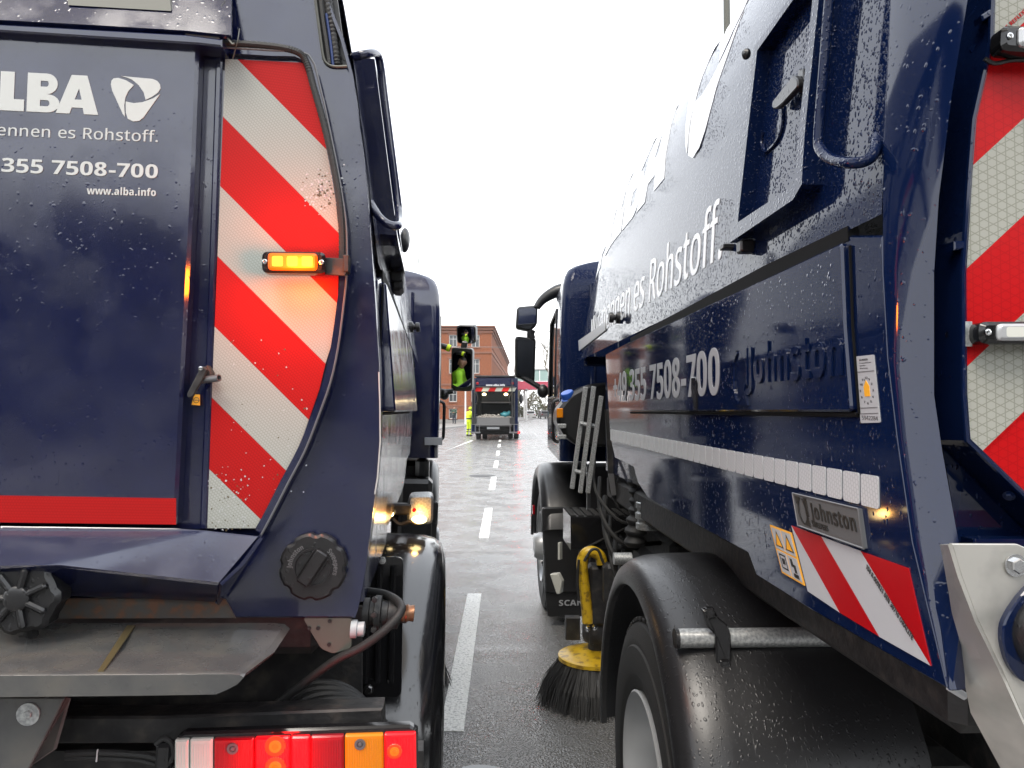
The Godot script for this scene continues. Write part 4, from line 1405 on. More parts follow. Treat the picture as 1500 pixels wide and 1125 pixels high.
	mb = flat_quad([on_quad(s, 0.36, 0.61), on_quad(s, 0.36, 0.46), on_quad(s, 0.5, 0.37), on_quad(s, 0.64, 0.46), on_quad(s, 0.64, 0.61)], L, -L * 0.5)
	tp("sticker_arrow", mb, M.amber_print, pl)
	# --- maker's badge
	s = [Vector3(0,1.479,-0.4522), Vector3(0,1.482,-0.1796), Vector3(0,1.418,-0.1633), Vector3(0,1.417,-0.4262)]
	var bd := tp("maker_badge", flat_quad(rounded(s, 0.002, 2), Vector3(-0.007, 0, 0), Vector3(0.009, 0, 0)), M.badge, tr)
	mb = MB.new()
	var rim: Array = []
	for v: Vector3 in s: rim.append(v + Vector3(-0.007, 0, 0))
	rim.append(rim[0])
	mb.tube(rim, 0.0018, 6)
	tp("badge_rim", mb, M.grey_metal, bd)
	L = Vector3(-0.0075, 0, 0)
	var t0 := on_quad(s, 0.27, 0.62) + L
	var t1 := on_quad(s, 0.95, 0.62) + L
	mb = lettering("Johnston", t0, t1, on_quad(s, 0.27, 0.16) + L, 0.0008)
	t0 = on_quad(s, 0.28, 0.86) + L
	mb.join(lettering("SWEEPERS", t0, on_quad(s, 0.53, 0.86) + L, on_quad(s, 0.28, 0.70) + L, 0.0008))
	var mo := on_quad(s, 0.04, 0.90)
	mb.join(maker_mark(mo, on_quad(s, 0.245, 0.90) - mo, on_quad(s, 0.04, 0.06) - mo, Vector3(-0.0083, 0, 0)))
	tp("badge_print", mb, M.black_print, bd)
	# --- warning sticker
	s = [Vector3(0,1.394,-0.5915), Vector3(0,1.395,-0.4753), Vector3(0,1.3,-0.4119), Vector3(0,1.302,-0.5252)]
	var wp := tp("warning_sticker", flat_quad(s, Vector3(-0.0015, 0, 0), Vector3(0.002, 0, 0)), M.amber_print, tr)
	mb = MB.new()
	for i in 2:
		for j in 2:
			var u := 0.05 + 0.47 * i
			var w := 0.04 + 0.48 * j
			mb.join(flat_quad([on_quad(s, u, w), on_quad(s, u + 0.43, w), on_quad(s, u + 0.43, w + 0.44), on_quad(s, u, w + 0.44)], Vector3(-0.002, 0, 0), Vector3(0.001, 0, 0)))
	tp("sticker_fields", mb, M.sticker, wp)
	mb = MB.new()
	var am := MB.new()
	for i in 2:
		var u := 0.05 + 0.47 * i
		mb.join(flat_quad([on_quad(s, u + 0.215, 0.08), on_quad(s, u + 0.40, 0.42), on_quad(s, u + 0.03, 0.42)], Vector3(-0.0024, 0, 0), Vector3(0.0008, 0, 0)))
		am.join(flat_quad([on_quad(s, u + 0.215, 0.15), on_quad(s, u + 0.345, 0.395), on_quad(s, u + 0.085, 0.395)], Vector3(-0.0028, 0, 0), Vector3(0.0008, 0, 0)))
		am.join(MB.new())
		var w := 0.57
		for r: Array in ([[0.08, 0.0, 0.36, 0.03], [0.08, 0.0, 0.11, 0.30], [0.33, 0.0, 0.36, 0.30], [0.08, 0.27, 0.36, 0.30], [0.15, 0.08, 0.29, 0.2]] if i == 0 else [[0.1, 0.0, 0.2, 0.16], [0.2, 0.1, 0.3, 0.26], [0.12, 0.28, 0.34, 0.36]]):
			mb.join(flat_quad([on_quad(s, u + r[0], w + r[1]), on_quad(s, u + r[2], w + r[1]), on_quad(s, u + r[2], w + r[3]), on_quad(s, u + r[0], w + r[3])], Vector3(-0.0024, 0, 0), Vector3(0.0008, 0, 0)))
	tp("sticker_signs", mb, M.black_print, wp)
	tp("sticker_triangles", am, M.amber_print, wp)
	# --- red and white side marking
	var th := Vector3(0.0025, 0, 0)
	for r: Array in [[[Vector3(-0.0016,1.41,-0.4731), Vector3(-0.0016,1.286,-0.2633), Vector3(-0.0016,1.293,-0.3973)], true], [[Vector3(-0.0016,1.41,-0.4731), Vector3(-0.0016,1.41,-0.3336), Vector3(-0.0016,1.283,-0.1272), Vector3(-0.0016,1.286,-0.2633)], false], [[Vector3(-0.0016,1.41,-0.3336), Vector3(-0.0016,1.41,-0.1844), Vector3(-0.0016,1.283,0.0135), Vector3(-0.0016,1.283,-0.1272)], true], [[Vector3(-0.0016,1.41,-0.1844), Vector3(-0.0016,1.411,-0.0404), Vector3(-0.0016,1.283,0.0135)], false]]:
		tp("marking_stripe", flat_quad(r[0], Vector3.ZERO, th), M.gloss_white if r[1] else M.gloss_red, tr, "white stripe of the side marking" if r[1] else "red stripe of the side marking")
	var z0 := Vector3(-0.003,1.386,-0.1652)
	var z1 := Vector3(-0.003,1.306,-0.0302)
	tp("marking_print", lettering("104 R-000821 DIN 30710 ORALITE", z0, z1, z0 + (z1 - z0).cross(Vector3(1, 0, 0)).normalized() * 0.009, 0.0005), M.black_print, tr)
	# --- tailgate frame
	var fr: Array = [Vector3(0.1766,2.494,-0.105), Vector3(0.1511,2.321,-0.105), Vector3(0.1347,2.251,-0.105), Vector3(0.1198,2.163,-0.105), Vector3(0.1014,2.027,-0.105), Vector3(0.0864,1.871,-0.105), Vector3(0.0827,1.674,-0.105), Vector3(0.0858,1.601,-0.105), Vector3(0.2273,1.46,-0.105), Vector3(0.4492,1.24,-0.105)]
	var bk: Array = [Vector3(0.1672,2.447,-0.037), Vector3(0.1446,2.284,-0.037), Vector3(0.1398,2.241,-0.037), Vector3(0.1415,2.218,-0.037), Vector3(0.1287,2.18,-0.037), Vector3(0.1107,2.095,-0.037), Vector3(0.1026,2.012,-0.037), Vector3(0.0898,1.858,-0.037), Vector3(0.0872,1.673,-0.037), Vector3(0.0911,1.603,-0.037), Vector3(0.1789,1.519,-0.037), Vector3(0.3886,1.311,-0.037)]
	# same count on both: drop the two extra points of the rear edge's lamp bracket
	var bk2: Array = [bk[0], bk[1], bk[3], bk[5], bk[6], bk[7], bk[8], bk[9], bk[10], bk[11]]
	mb = MB.new()
	var inner: Array = []
	for v: Vector3 in bk2: inner.append(v + Vector3(0.006, 0.0025, 0.0))
	var deep: Array = []
	for v: Vector3 in inner: deep.append(v + Vector3(0, 0, -0.02))
	var soft: Array = []
	for i in fr.size(): soft.append(fr[i].lerp(bk2[i], 0.93) + Vector3(-0.001, 0, 0))
	mb.sheet([fr, soft, bk2, inner, deep], 0.0, true)
	tp("tailgate_frame", mb, Q, tr, "", 30.0)
	mb = MB.new()
	mb.prism([Vector3(0.1753,2.497,-0.11), Vector3(0.1544,2.324,-0.11), Vector3(0.123,2.165,-0.11), Vector3(0.0894,1.871,-0.11), Vector3(0.0858,1.674,-0.11), Vector3(0.1219,1.437,-0.11), Vector3(1.538,1.426,-0.11), Vector3(1.603,2.54,-0.11)], Vector3(0, 0, -0.03), 0.0)
	mb.prism([Vector3(0.1062,1.452,-0.05), Vector3(1.429,1.442,-0.05), Vector3(1.416,1.204,-0.05), Vector3(0.1175,1.225,-0.05)], Vector3(0, 0, -0.03), 0.0)
	tp("rear_wall", mb, Q, tr)
	mb = MB.new()
	mb.tube(bk2, 0.004, 6)
	tp("frame_edge", mb, Q, tr)
	var mk: Array = []
	for v: Vector3 in inner: mk.append(v + Vector3(0.001, 0.001, -0.006))
	mk.append(mk[mk.size() - 1] + Vector3(0.9, 0, 0))
	mk.append(Vector3(mk[mk.size() - 1].x, mk[0].y, mk[0].z))
	for i in mk.size(): mk[i] = Vector3(mk[i].x, mk[i].y, -0.043)
	var at := Vector3(0.1001,2.015,-0.043)
	var bands := stripes(mk, at, Vector3(0.742, 0.67, 0), Vector3(0, -0.1485, 0), -6, 9, Vector3(0, 0, -0.004))
	for k in 2:
		for band: MB in bands[k]:
			tp("marking_stripe", band, M.film_white if k == 0 else M.film_red, tr, "white rear stripe of the tailgate" if k == 0 else "red rear stripe of the tailgate")
	for k in 2:
		var p0 := Vector3(0.1286,1.587,-0.0425) if k == 0 else Vector3(0.1686,2.238,-0.0425)
		var dir := Vector3(0.742, 0.67, 0).normalized()
		tp("film_print", lettering("LG REFLEXITE  D-CLASS", p0, p0 + dir * 0.10, p0 + Vector3(-dir.y, dir.x, 0) * 0.006, 0.0004), M.film_red, tr)
	# LED strobes on the tailgate
	led_lamp(tr, [Vector3(0.0965,1.781,-0.03), Vector3(0.2658,1.782,-0.03), Vector3(0.2649,1.749,-0.03), Vector3(0.0958,1.748,-0.03)], [Vector3(0.1188,1.777,-0.03), Vector3(0.2463,1.778,-0.03), Vector3(0.2457,1.753,-0.03), Vector3(0.1183,1.752,-0.03)], false)
	led_lamp(tr, [Vector3(0.1343,2.226,-0.02), Vector3(0.297,2.223,-0.02), Vector3(0.2959,2.181,-0.02), Vector3(0.1313,2.188,-0.02)], [Vector3(0.1545,2.22,-0.02), Vector3(0.2795,2.218,-0.02), Vector3(0.2787,2.185,-0.02), Vector3(0.1539,2.191,-0.02)], false)
	mb = MB.new()
	mb.tube(curve([Vector3(0.1229,2.186,-0.025), Vector3(0.1378,2.179,-0.025), Vector3(0.1637,2.184,-0.025), Vector3(0.1853,2.185,-0.025), Vector3(0.2177,2.182,-0.025)], 5), 0.0035, 7)
	tp("lamp_cable", mb, M.black_plastic, tr)
	mb = MB.new()
	mb.prism([Vector3(0.0885,1.784,-0.034), Vector3(0.1013,1.784,-0.034), Vector3(0.1006,1.746,-0.034), Vector3(0.0878,1.746,-0.034)], Vector3(0, 0, -0.004), 0.0)
	tp("lamp_bracket", mb, M.galvanised, tr)
	var fn := Vector3(-0.85, 0, 0.5)
	hex_bolt(tr, Vector3(0.0919,1.768,-0.072), fn, 0.007, M.chrome)
	hex_bolt(tr, Vector3(0.1421,2.224,-0.072), fn, 0.008, P)
	mb = MB.new()
	mb.prism([Vector3(0.076,1.907,-0.034), Vector3(0.0964,1.908,-0.034), Vector3(0.0961,1.896,-0.034), Vector3(0.0757,1.893,-0.034)], Vector3(0, 0, -0.02), 0.002)
	tp("cable_clip", mb, Q, tr)
	mb = MB.new()
	mb.prism([Vector3(0.1262,2.259,-0.034), Vector3(0.1482,2.274,-0.034), Vector3(0.1479,2.261,-0.034), Vector3(0.1282,2.25,-0.034)], Vector3(0, 0, -0.02), 0.002)
	tp("cable_clip", mb, Q, tr)
	hex_bolt(tr, Vector3(0.1646,1.518,-0.05), Vector3(-0.5, -0.5, 0.6), 0.006, P)
	# --- stainless bracket with its roller
	mb = MB.new()
	var front: Array = [Vector3(-0.0152,1.47,0.09), Vector3(0.0754,1.469,0.09), Vector3(0.0895,1.463,0.09), Vector3(0.3725,1.461,0.09), Vector3(0.3594,1.054,0.09), Vector3(0.16,1.059,0.09), Vector3(0.0769,1.241,0.09), Vector3(0.0496,1.304,0.09), Vector3(0.0185,1.369,0.09), Vector3(-0.0028,1.428,0.09), Vector3(-0.0125,1.462,0.09)]
	mb.prism(front, Vector3(0, 0, -0.006), 0.001)
	var l0: Array = [Vector3(-0.0152,1.47,0.09), Vector3(-0.0125,1.462,0.09), Vector3(-0.0028,1.428,0.09), Vector3(0.0185,1.369,0.09), Vector3(0.0496,1.304,0.09), Vector3(0.0769,1.241,0.09), Vector3(0.16,1.059,0.09)]
	var l1: Array = [Vector3(0.0106,1.459,0.03), Vector3(0.0142,1.442,0.03), Vector3(0.0222,1.392,0.03), Vector3(0.0318,1.322,0.03), Vector3(0.0388,1.278,0.03), Vector3(0.0477,1.225,0.03), Vector3(0.0916,1.145,0.03)]
	mb.sheet([l0, l1], 0.005, false)
	tp("stainless_bracket", mb, M.stainless, tr, "", 30.0)
	mb = MB.new()
	mb.prism(rounded([Vector3(0.0897,1.425,0.1), Vector3(0.1517,1.424,0.1), Vector3(0.148,1.276,0.1), Vector3(0.0734,1.285,0.1), Vector3(0.0534,1.31,0.1), Vector3(0.0448,1.342,0.1), Vector3(0.0473,1.371,0.1)], 0.03, 5), Vector3(0, 0, -0.01), 0.002)
	tp("roller_plate", mb, Q, tr)
	mb = MB.new()
	mb.lathe([Vector2(0, 0.045), Vector2(0.03, 0.045), Vector2(0.045, 0.04), Vector2(0.053, 0.03), Vector2(0.055, 0.0)], at_y(Vector3(0.1133,1.352,0.1), Vector3(0, 0, 1)), 30)
	tp("roller", mb, M.black_plastic, tr)
	hex_bolt(tr, Vector3(0.0712,1.441,0.091), Vector3(0, 0, 1), 0.0105, M.chrome)
	mb = MB.new()
	mb.tube([Vector3(0.0333,1.248,0), Vector3(0.0434,1.242,0), Vector3(0.0564,1.234,0)], 0.006, 7)
	tp("brake_pipe", mb, M.pale_grey, tr)
	# --- side guard tube with its strap
	mb = MB.new()
	var pa := Vector3(-0.1397,1.061,-0.88)
	var pb := Vector3(0.4545,1.059,-0.88)
	mb.tube([pa, pb], 0.0245, 18)
	tp("guard_tube", mb, M.galvanised, tr)
	mb = MB.new()
	mb.tube([pa + Vector3(-0.003, 0, 0), pa + Vector3(0.006, 0, 0)], 0.0255, 18)
	tp("tube_plug", mb, M.black_plastic, tr)
	mb = MB.new()
	mb.prism(rounded([Vector3(-0.08,1.141,-0.845), Vector3(-0.0501,1.144,-0.845), Vector3(-0.038,1.121,-0.845), Vector3(-0.0154,1.104,-0.845), Vector3(-0.0068,1.078,-0.845), Vector3(-0.0058,1.001,-0.845), Vector3(0.0027,0.9701,-0.845), Vector3(-0.0044,0.9617,-0.845), Vector3(-0.0377,0.9639,-0.845), Vector3(-0.0445,0.9845,-0.845), Vector3(-0.0472,1.079,-0.845), Vector3(-0.0681,1.099,-0.845)], 0.006, 3), Vector3(0, 0, -0.02), 0.004)
	mb.prism(rounded([Vector3(-0.0742,1.147,-0.835), Vector3(-0.0515,1.148,-0.835), Vector3(-0.0464,1.124,-0.835), Vector3(-0.0674,1.119,-0.835)], 0.004, 2), Vector3(0, 0, -0.02), 0.004)
	mb.prism(rounded([Vector3(-0.0377,1.016,-0.838), Vector3(-0.0115,1.017,-0.838), Vector3(-0.005,0.9692,-0.838), Vector3(-0.0347,0.968,-0.838)], 0.003, 2), Vector3(0, 0, -0.02), 0.003)
	tp("tube_strap", mb, M.black_gloss, tr)
	mb = MB.new()
	mb.tube([Vector3(-0.0224,0.9611,-2.45), Vector3(0.0603,0.962,-2.45)], 0.028, 14)
	tp("front_guard_tube", mb, M.galvanised, tr)
	# --- equipment between cab and hopper
	mb = MB.new()
	mb.box(Vector3(1.25, 1.2, -3.98), Vector3(1.9, 1.5, 0.08), 0.02)
	mb.box(Vector3(0.22, 1.12, -3.98), Vector3(0.3, 0.35, 0.08), 0.02)
	tp("bulkhead", mb, M.black_plastic, tr)
	mb = MB.new()
	mb.prism(rounded([Vector3(-0.1503,1.649,-3.7), Vector3(-0.0684,1.748,-3.7), Vector3(0.0437,1.808,-3.7), Vector3(0.143,1.821,-3.7), Vector3(0.4679,1.821,-3.7), Vector3(0.4654,1.413,-3.7), Vector3(-0.0092,1.414,-3.7), Vector3(-0.1035,1.479,-3.7), Vector3(-0.159,1.573,-3.7)], 0.03, 4), Vector3(0, 0, -0.25), 0.02)
	tp("black_tank", mb, M.black_plastic, tr)
	mb = MB.new()
	mb.lathe([Vector2(0.05, -0.03), Vector2(0.05, 0.0), Vector2(0.043, 0.004), Vector2(0.043, 0.035), Vector2(0.038, 0.042), Vector2(0, 0.044)], at_y(Vector3(-0.0755,1.723,-3.75), Vector3(-0.35, 0.9, 0.3)), 20)
	tp("filler_cap", mb, M.blue_cap, tr, "blue filler cap")
	mb = MB.new()
	mb.box(Vector3(-0.1407,1.628,-3.67), Vector3(0.04, 0.06, 0.02), 0.004)
	tp("side_reflector", mb, M.amber_lens, tr)
	for k in 2:
		mb = MB.new()
		mb.box([Vector3(-0.127,1.547,-3.68), Vector3(-0.1271,1.479,-3.68)][k], Vector3(0.055, 0.028, 0.03), 0.004)
		tp("cab_lock", mb, M.galvanised, tr)
	for k in 3:
		mb = MB.new()
		var top: Vector3 = [Vector3(-0.0405,1.777,-3.225), Vector3(-0.0017,1.779,-3.174), Vector3(0.0323,1.725,-3.124)][k]
		var bot: Vector3 = [Vector3(-0.1168,1.202,-3.248), Vector3(-0.0771,1.184,-3.197), Vector3(-0.0423,1.189,-3.145)][k]
		var d := (bot - top)
		var up := d.normalized()
		var bx := Basis(up.cross(Vector3.BACK).normalized(), up, Vector3.BACK).orthonormalized()
		mb.box((top + bot) * 0.5, Vector3(0.024, d.length(), 0.03), 0.003, bx)
		tp("lift_strut", mb, M.galvanised, tr)
	for k in 2:
		mb = MB.new()
		mb.tube([[Vector3(-0.0737,1.573,-3.214), Vector3(0.0108,1.557,-3.21)], [Vector3(-0.1041,1.304,-3.224), Vector3(-0.0349,1.288,-3.221)]][k], 0.012, 8)
		tp("strut_pin", mb, M.galvanised, tr)
	mb = MB.new()
	mb.prism([Vector3(0.0467,1.649,-3.076), Vector3(0.084,1.649,-3.074), Vector3(0.1145,1.202,-3.087), Vector3(0.1593,1.109,-3.088), Vector3(0.1146,1.109,-3.091), Vector3(0.0698,1.202,-3.089)], Vector3(0, 0, -0.03), 0.003)
	tp("black_strut", mb, M.dark_steel, tr)
	mb = MB.new()
	mb.prism([Vector3(0.0588,1.301,-3.067), Vector3(0.0884,1.301,-3.065), Vector3(0.1034,1.186,-3.068), Vector3(0.0775,1.182,-3.07)], Vector3(0, 0, -0.004), 0.0)
	tp("strut_label", mb, M.grey_metal, tr)
	# step box with tread
	var sb: Array = [Vector3(-0.0825,0.9949,-3.6), Vector3(0.4395,0.9917,-3.6), Vector3(0.4382,0.7877,-3.6), Vector3(-0.083,0.7919,-3.6)]
	mb = MB.new()
	mb.prism(sb, Vector3(0, 0, -0.42), 0.006)
	tp("step_box", mb, M.black_gloss, tr)
	for i in 7:
		for j in 9:
			mb = MB.new()
			mb.box(sb[0] + Vector3(0.02 + 0.05 * j, 0.004, -0.035 - 0.055 * i), Vector3(0.034, 0.012, 0.014), 0.003)
			tp("tread_bar", mb, M.rubber, tr)
	mb = MB.new()
	mb.tube([Vector3(-0.0006,0.8055,-3.59), Vector3(0.3105,0.9524,-3.59)], 0.006, 6)
	tp("stay_rod", mb, M.dark_steel, tr)
	# dark machinery under and behind the step
	mb = MB.new()
	mb.box(Vector3(0.55, 0.55, -4.5), Vector3(0.9, 0.5, 0.4), 0.04)
	tp("gearbox_housing", mb, M.dark_steel, tr)
	mb = MB.new()
	mb.box(Vector3(0.85, 1.36, -3.55), Vector3(1.0, 0.5, 0.3), 0.05)
	mb.box(Vector3(0.62, 0.62, -3.5), Vector3(0.6, 0.4, 0.5), 0.04)
	tp("gearbox_housing", mb, M.dark_steel, tr)
	mb = MB.new()
	for k in 7:
		var y := 1.25 - 0.11 * k
		mb.tube(curve([Vector3(0.02 + 0.03 * k, y + 0.12, -3.3), Vector3(0.0 + 0.02 * k, y - 0.05, -3.12 + 0.03 * k), Vector3(0.12, y - 0.2, -3.0), Vector3(0.35, y - 0.22, -3.1)], 5), 0.009 + 0.003 * (k % 3), 7)
	tp("hydraulic_hoses", mb, M.rubber, tr)
	# suction hose and its coupling
	mb = MB.new()
	var hp: Array = []
	var hr: Array = []
	var ha := Vector3(0.129,1.317,-2.632)
	var hb := Vector3(0.1294,0.9838,-2.643)
	for k in 41:
		hp.append(ha.lerp(hb, k / 40.0) + Vector3(0.012 * sin(k * 0.13), 0, 0))
		hr.append(0.048 + 0.008 * sin(k * 1.05))
	mb.tube(hp, 0.05, 18, true, hr)
	tp("corrugated_hose", mb, M.rubber, tr)
	mb = MB.new()
	mb.lathe([Vector2(0.05, -0.065), Vector2(0.056, -0.06), Vector2(0.056, -0.035), Vector2(0.048, -0.03), Vector2(0.048, -0.018), Vector2(0.058, -0.012), Vector2(0.058, 0.012), Vector2(0.048, 0.018), Vector2(0.048, 0.03), Vector2(0.056, 0.036), Vector2(0.056, 0.06), Vector2(0.05, 0.065)], Transform3D(Basis.IDENTITY, Vector3(0.146,1.154,-2.487)), 24)
	tp("hose_coupling", mb, M.galvanised, tr)
	# yellow brush arm
	mb = MB.new()
	mb.tube(curve([Vector3(0.0455,0.7869,-3.204), Vector3(0.034,0.8288,-3.204), Vector3(-0.008,0.8556,-3.204), Vector3(-0.0461,0.8441,-3.207), Vector3(-0.0651,0.8021,-3.209), Vector3(-0.0612,0.7143,-3.212), Vector3(-0.0496,0.6189,-3.214), Vector3(-0.038,0.5235,-3.217), Vector3(-0.0341,0.4586,-3.219)], 5), 0.032, 14)
	var arm := tp("brush_arm", mb, M.yellow_paint, tr)
	mb = MB.new()
	mb.tube(curve([Vector3(-0.0648,0.8179,-3.128), Vector3(-0.0274,0.8778,-3.124), Vector3(0.01,0.8778,-3.123), Vector3(0.0326,0.8254,-3.124), Vector3(0.0626,0.7655,-3.124), Vector3(0.0925,0.7804,-3.122)], 5), 0.008, 8)
	tp("arm_hose", mb, M.rubber, arm)
	mb = MB.new()
	mb.tube(curve([Vector3(-0.0908,0.8195,-3.159), Vector3(-0.0982,0.7064,-3.163), Vector3(-0.0905,0.5932,-3.167)], 5), 0.008, 8)
	tp("arm_hose", mb, M.rubber, arm)
	for k in 2:
		mb = MB.new()
		mb.lathe([Vector2(0.016, -0.03), Vector2(0.016, 0.0), Vector2(0.01, 0.01), Vector2(0.01, 0.03), Vector2(0, 0.032)], at_y([Vector3(-0.0484,0.449,-3.12), Vector3(-0.0111,0.4565,-3.118)][k], Vector3(-0.2, 0.1, 1)), 10)
		tp("hose_fitting", mb, M.chrome, arm)
	mb = MB.new()
	mb.prism([Vector3(-0.1333,0.4312,-3.425), Vector3(-0.0494,0.4312,-3.421), Vector3(-0.0492,0.2994,-3.425), Vector3(-0.1331,0.2994,-3.429)], Vector3(0, 0, -0.06), 0.004)
	mb.box(Vector3(0.0307,0.6069,-3.261), Vector3(0.12, 0.34, 0.12), 0.02)
	mb.box(Vector3(0.0619,0.7101,-3.056), Vector3(0.07, 0.22, 0.1), 0.02)
	tp("brush_carrier", mb, M.dark_steel, tr)
	# lamp and reflector at the cab's corner
	mb = MB.new()
	mb.prism(rounded([Vector3(-0.1827,0.5798,-3.922), Vector3(-0.1295,0.5842,-3.92), Vector3(-0.1028,0.531,-3.921), Vector3(-0.1116,0.4511,-3.924), Vector3(-0.1382,0.4466,-3.925)], 0.008, 3), Vector3(0.02, 0, -0.04), 0.006)
	tp("side_work_lamp", mb, M.white_lens, tr)
	mb = MB.new()
	mb.prism([Vector3(-0.1298,0.7839,-3.913), Vector3(-0.1165,0.7839,-3.913), Vector3(-0.1163,0.673,-3.916), Vector3(-0.1296,0.673,-3.917)], Vector3(0.02, 0, -0.03), 0.002)
	tp("front_reflector", mb, M.white_lens, tr)
	var f0 := Vector3(-0.035, 0.165, -4.752)
	tp("flap_print", lettering("SCANIA", f0, f0 + Vector3(0.27, 0, 0), f0 + Vector3(0, 0.042, 0), 0.002), M.grey_print, tr)
	mb = MB.new()
	mb.box(Vector3(-0.165, 0.78, -5.6), Vector3(0.02, 0.08, 0.05), 0.004)
	tp("marker_reflector", mb, M.red_lens, tr)
	# mirrors
	mb = MB.new()
	mb.prism(rounded([Vector3(-0.3312,2.281,-5.465), Vector3(-0.1477,2.265,-5.503), Vector3(-0.1619,1.879,-5.516), Vector3(-0.3307,1.927,-5.477)], 0.03, 4), Vector3(0, 0, -0.09), 0.012)
	var big := tp("main_mirror", mb, M.black_plastic, tr)
	mb = MB.new()
	mb.prism(rounded([Vector3(-0.3152,2.257,-5.458), Vector3(-0.1664,2.243,-5.489), Vector3(-0.1777,1.905,-5.501), Vector3(-0.3147,1.947,-5.468)], 0.02, 4), Vector3(0, 0, -0.01), 0.0)
	tp("mirror_glass", mb, M.mirror_glass, big)
	mb = MB.new()
	mb.prism(rounded([Vector3(-0.3164,2.531,-5.456), Vector3(-0.1334,2.552,-5.492), Vector3(-0.1391,2.379,-5.498), Vector3(-0.2047,2.323,-5.488), Vector3(-0.3267,2.344,-5.463)], 0.03, 4), Vector3(0, 0, -0.09), 0.015)
	var sm := tp("wide_mirror", mb, M.black_plastic, tr)
	mb = MB.new()
	mb.prism(rounded([Vector3(-0.3009,2.514,-5.451), Vector3(-0.1491,2.531,-5.481), Vector3(-0.1548,2.387,-5.486), Vector3(-0.2115,2.341,-5.475), Vector3(-0.3095,2.359,-5.454)], 0.02, 4), Vector3(0, 0, -0.01), 0.0)
	tp("mirror_glass", mb, M.mirror_glass, sm)
	mb = MB.new()
	var ap: Array = curve([Vector3(-0.1463,2.525,-5.479), Vector3(-0.1053,2.583,-5.475), Vector3(-0.0466,2.63,-5.471), Vector3(0.0238,2.666,-5.466), Vector3(0.0767,2.677,-5.464)], 4)
	var ar: Array = []
	for i in ap.size(): ar.append(0.03 + 0.035 * float(i) / ap.size())
	mb.tube(ap, 0.04, 10, true, ar)
	tp("mirror_arm", mb, M.black_plastic, tr)
	mb = MB.new()
	mb.tube(curve([Vector3(-0.185,2.34,-5.517), Vector3(-0.1968,2.298,-5.519), Vector3(-0.1849,2.257,-5.519)], 3), 0.035, 8)
	tp("mirror_joint", mb, M.black_plastic, tr)
	mb = MB.new()
	mb.tube(curve([Vector3(-0.2688,1.931,-5.504), Vector3(-0.163,1.867,-5.501), Vector3(-0.0806,1.814,-5.5)], 4), 0.024, 8)
	mb.ball(Vector3(-0.0924,1.808,-5.5), Vector3(0.05, 0.06, 0.05))
	tp("mirror_arm", mb, M.black_plastic, tr)

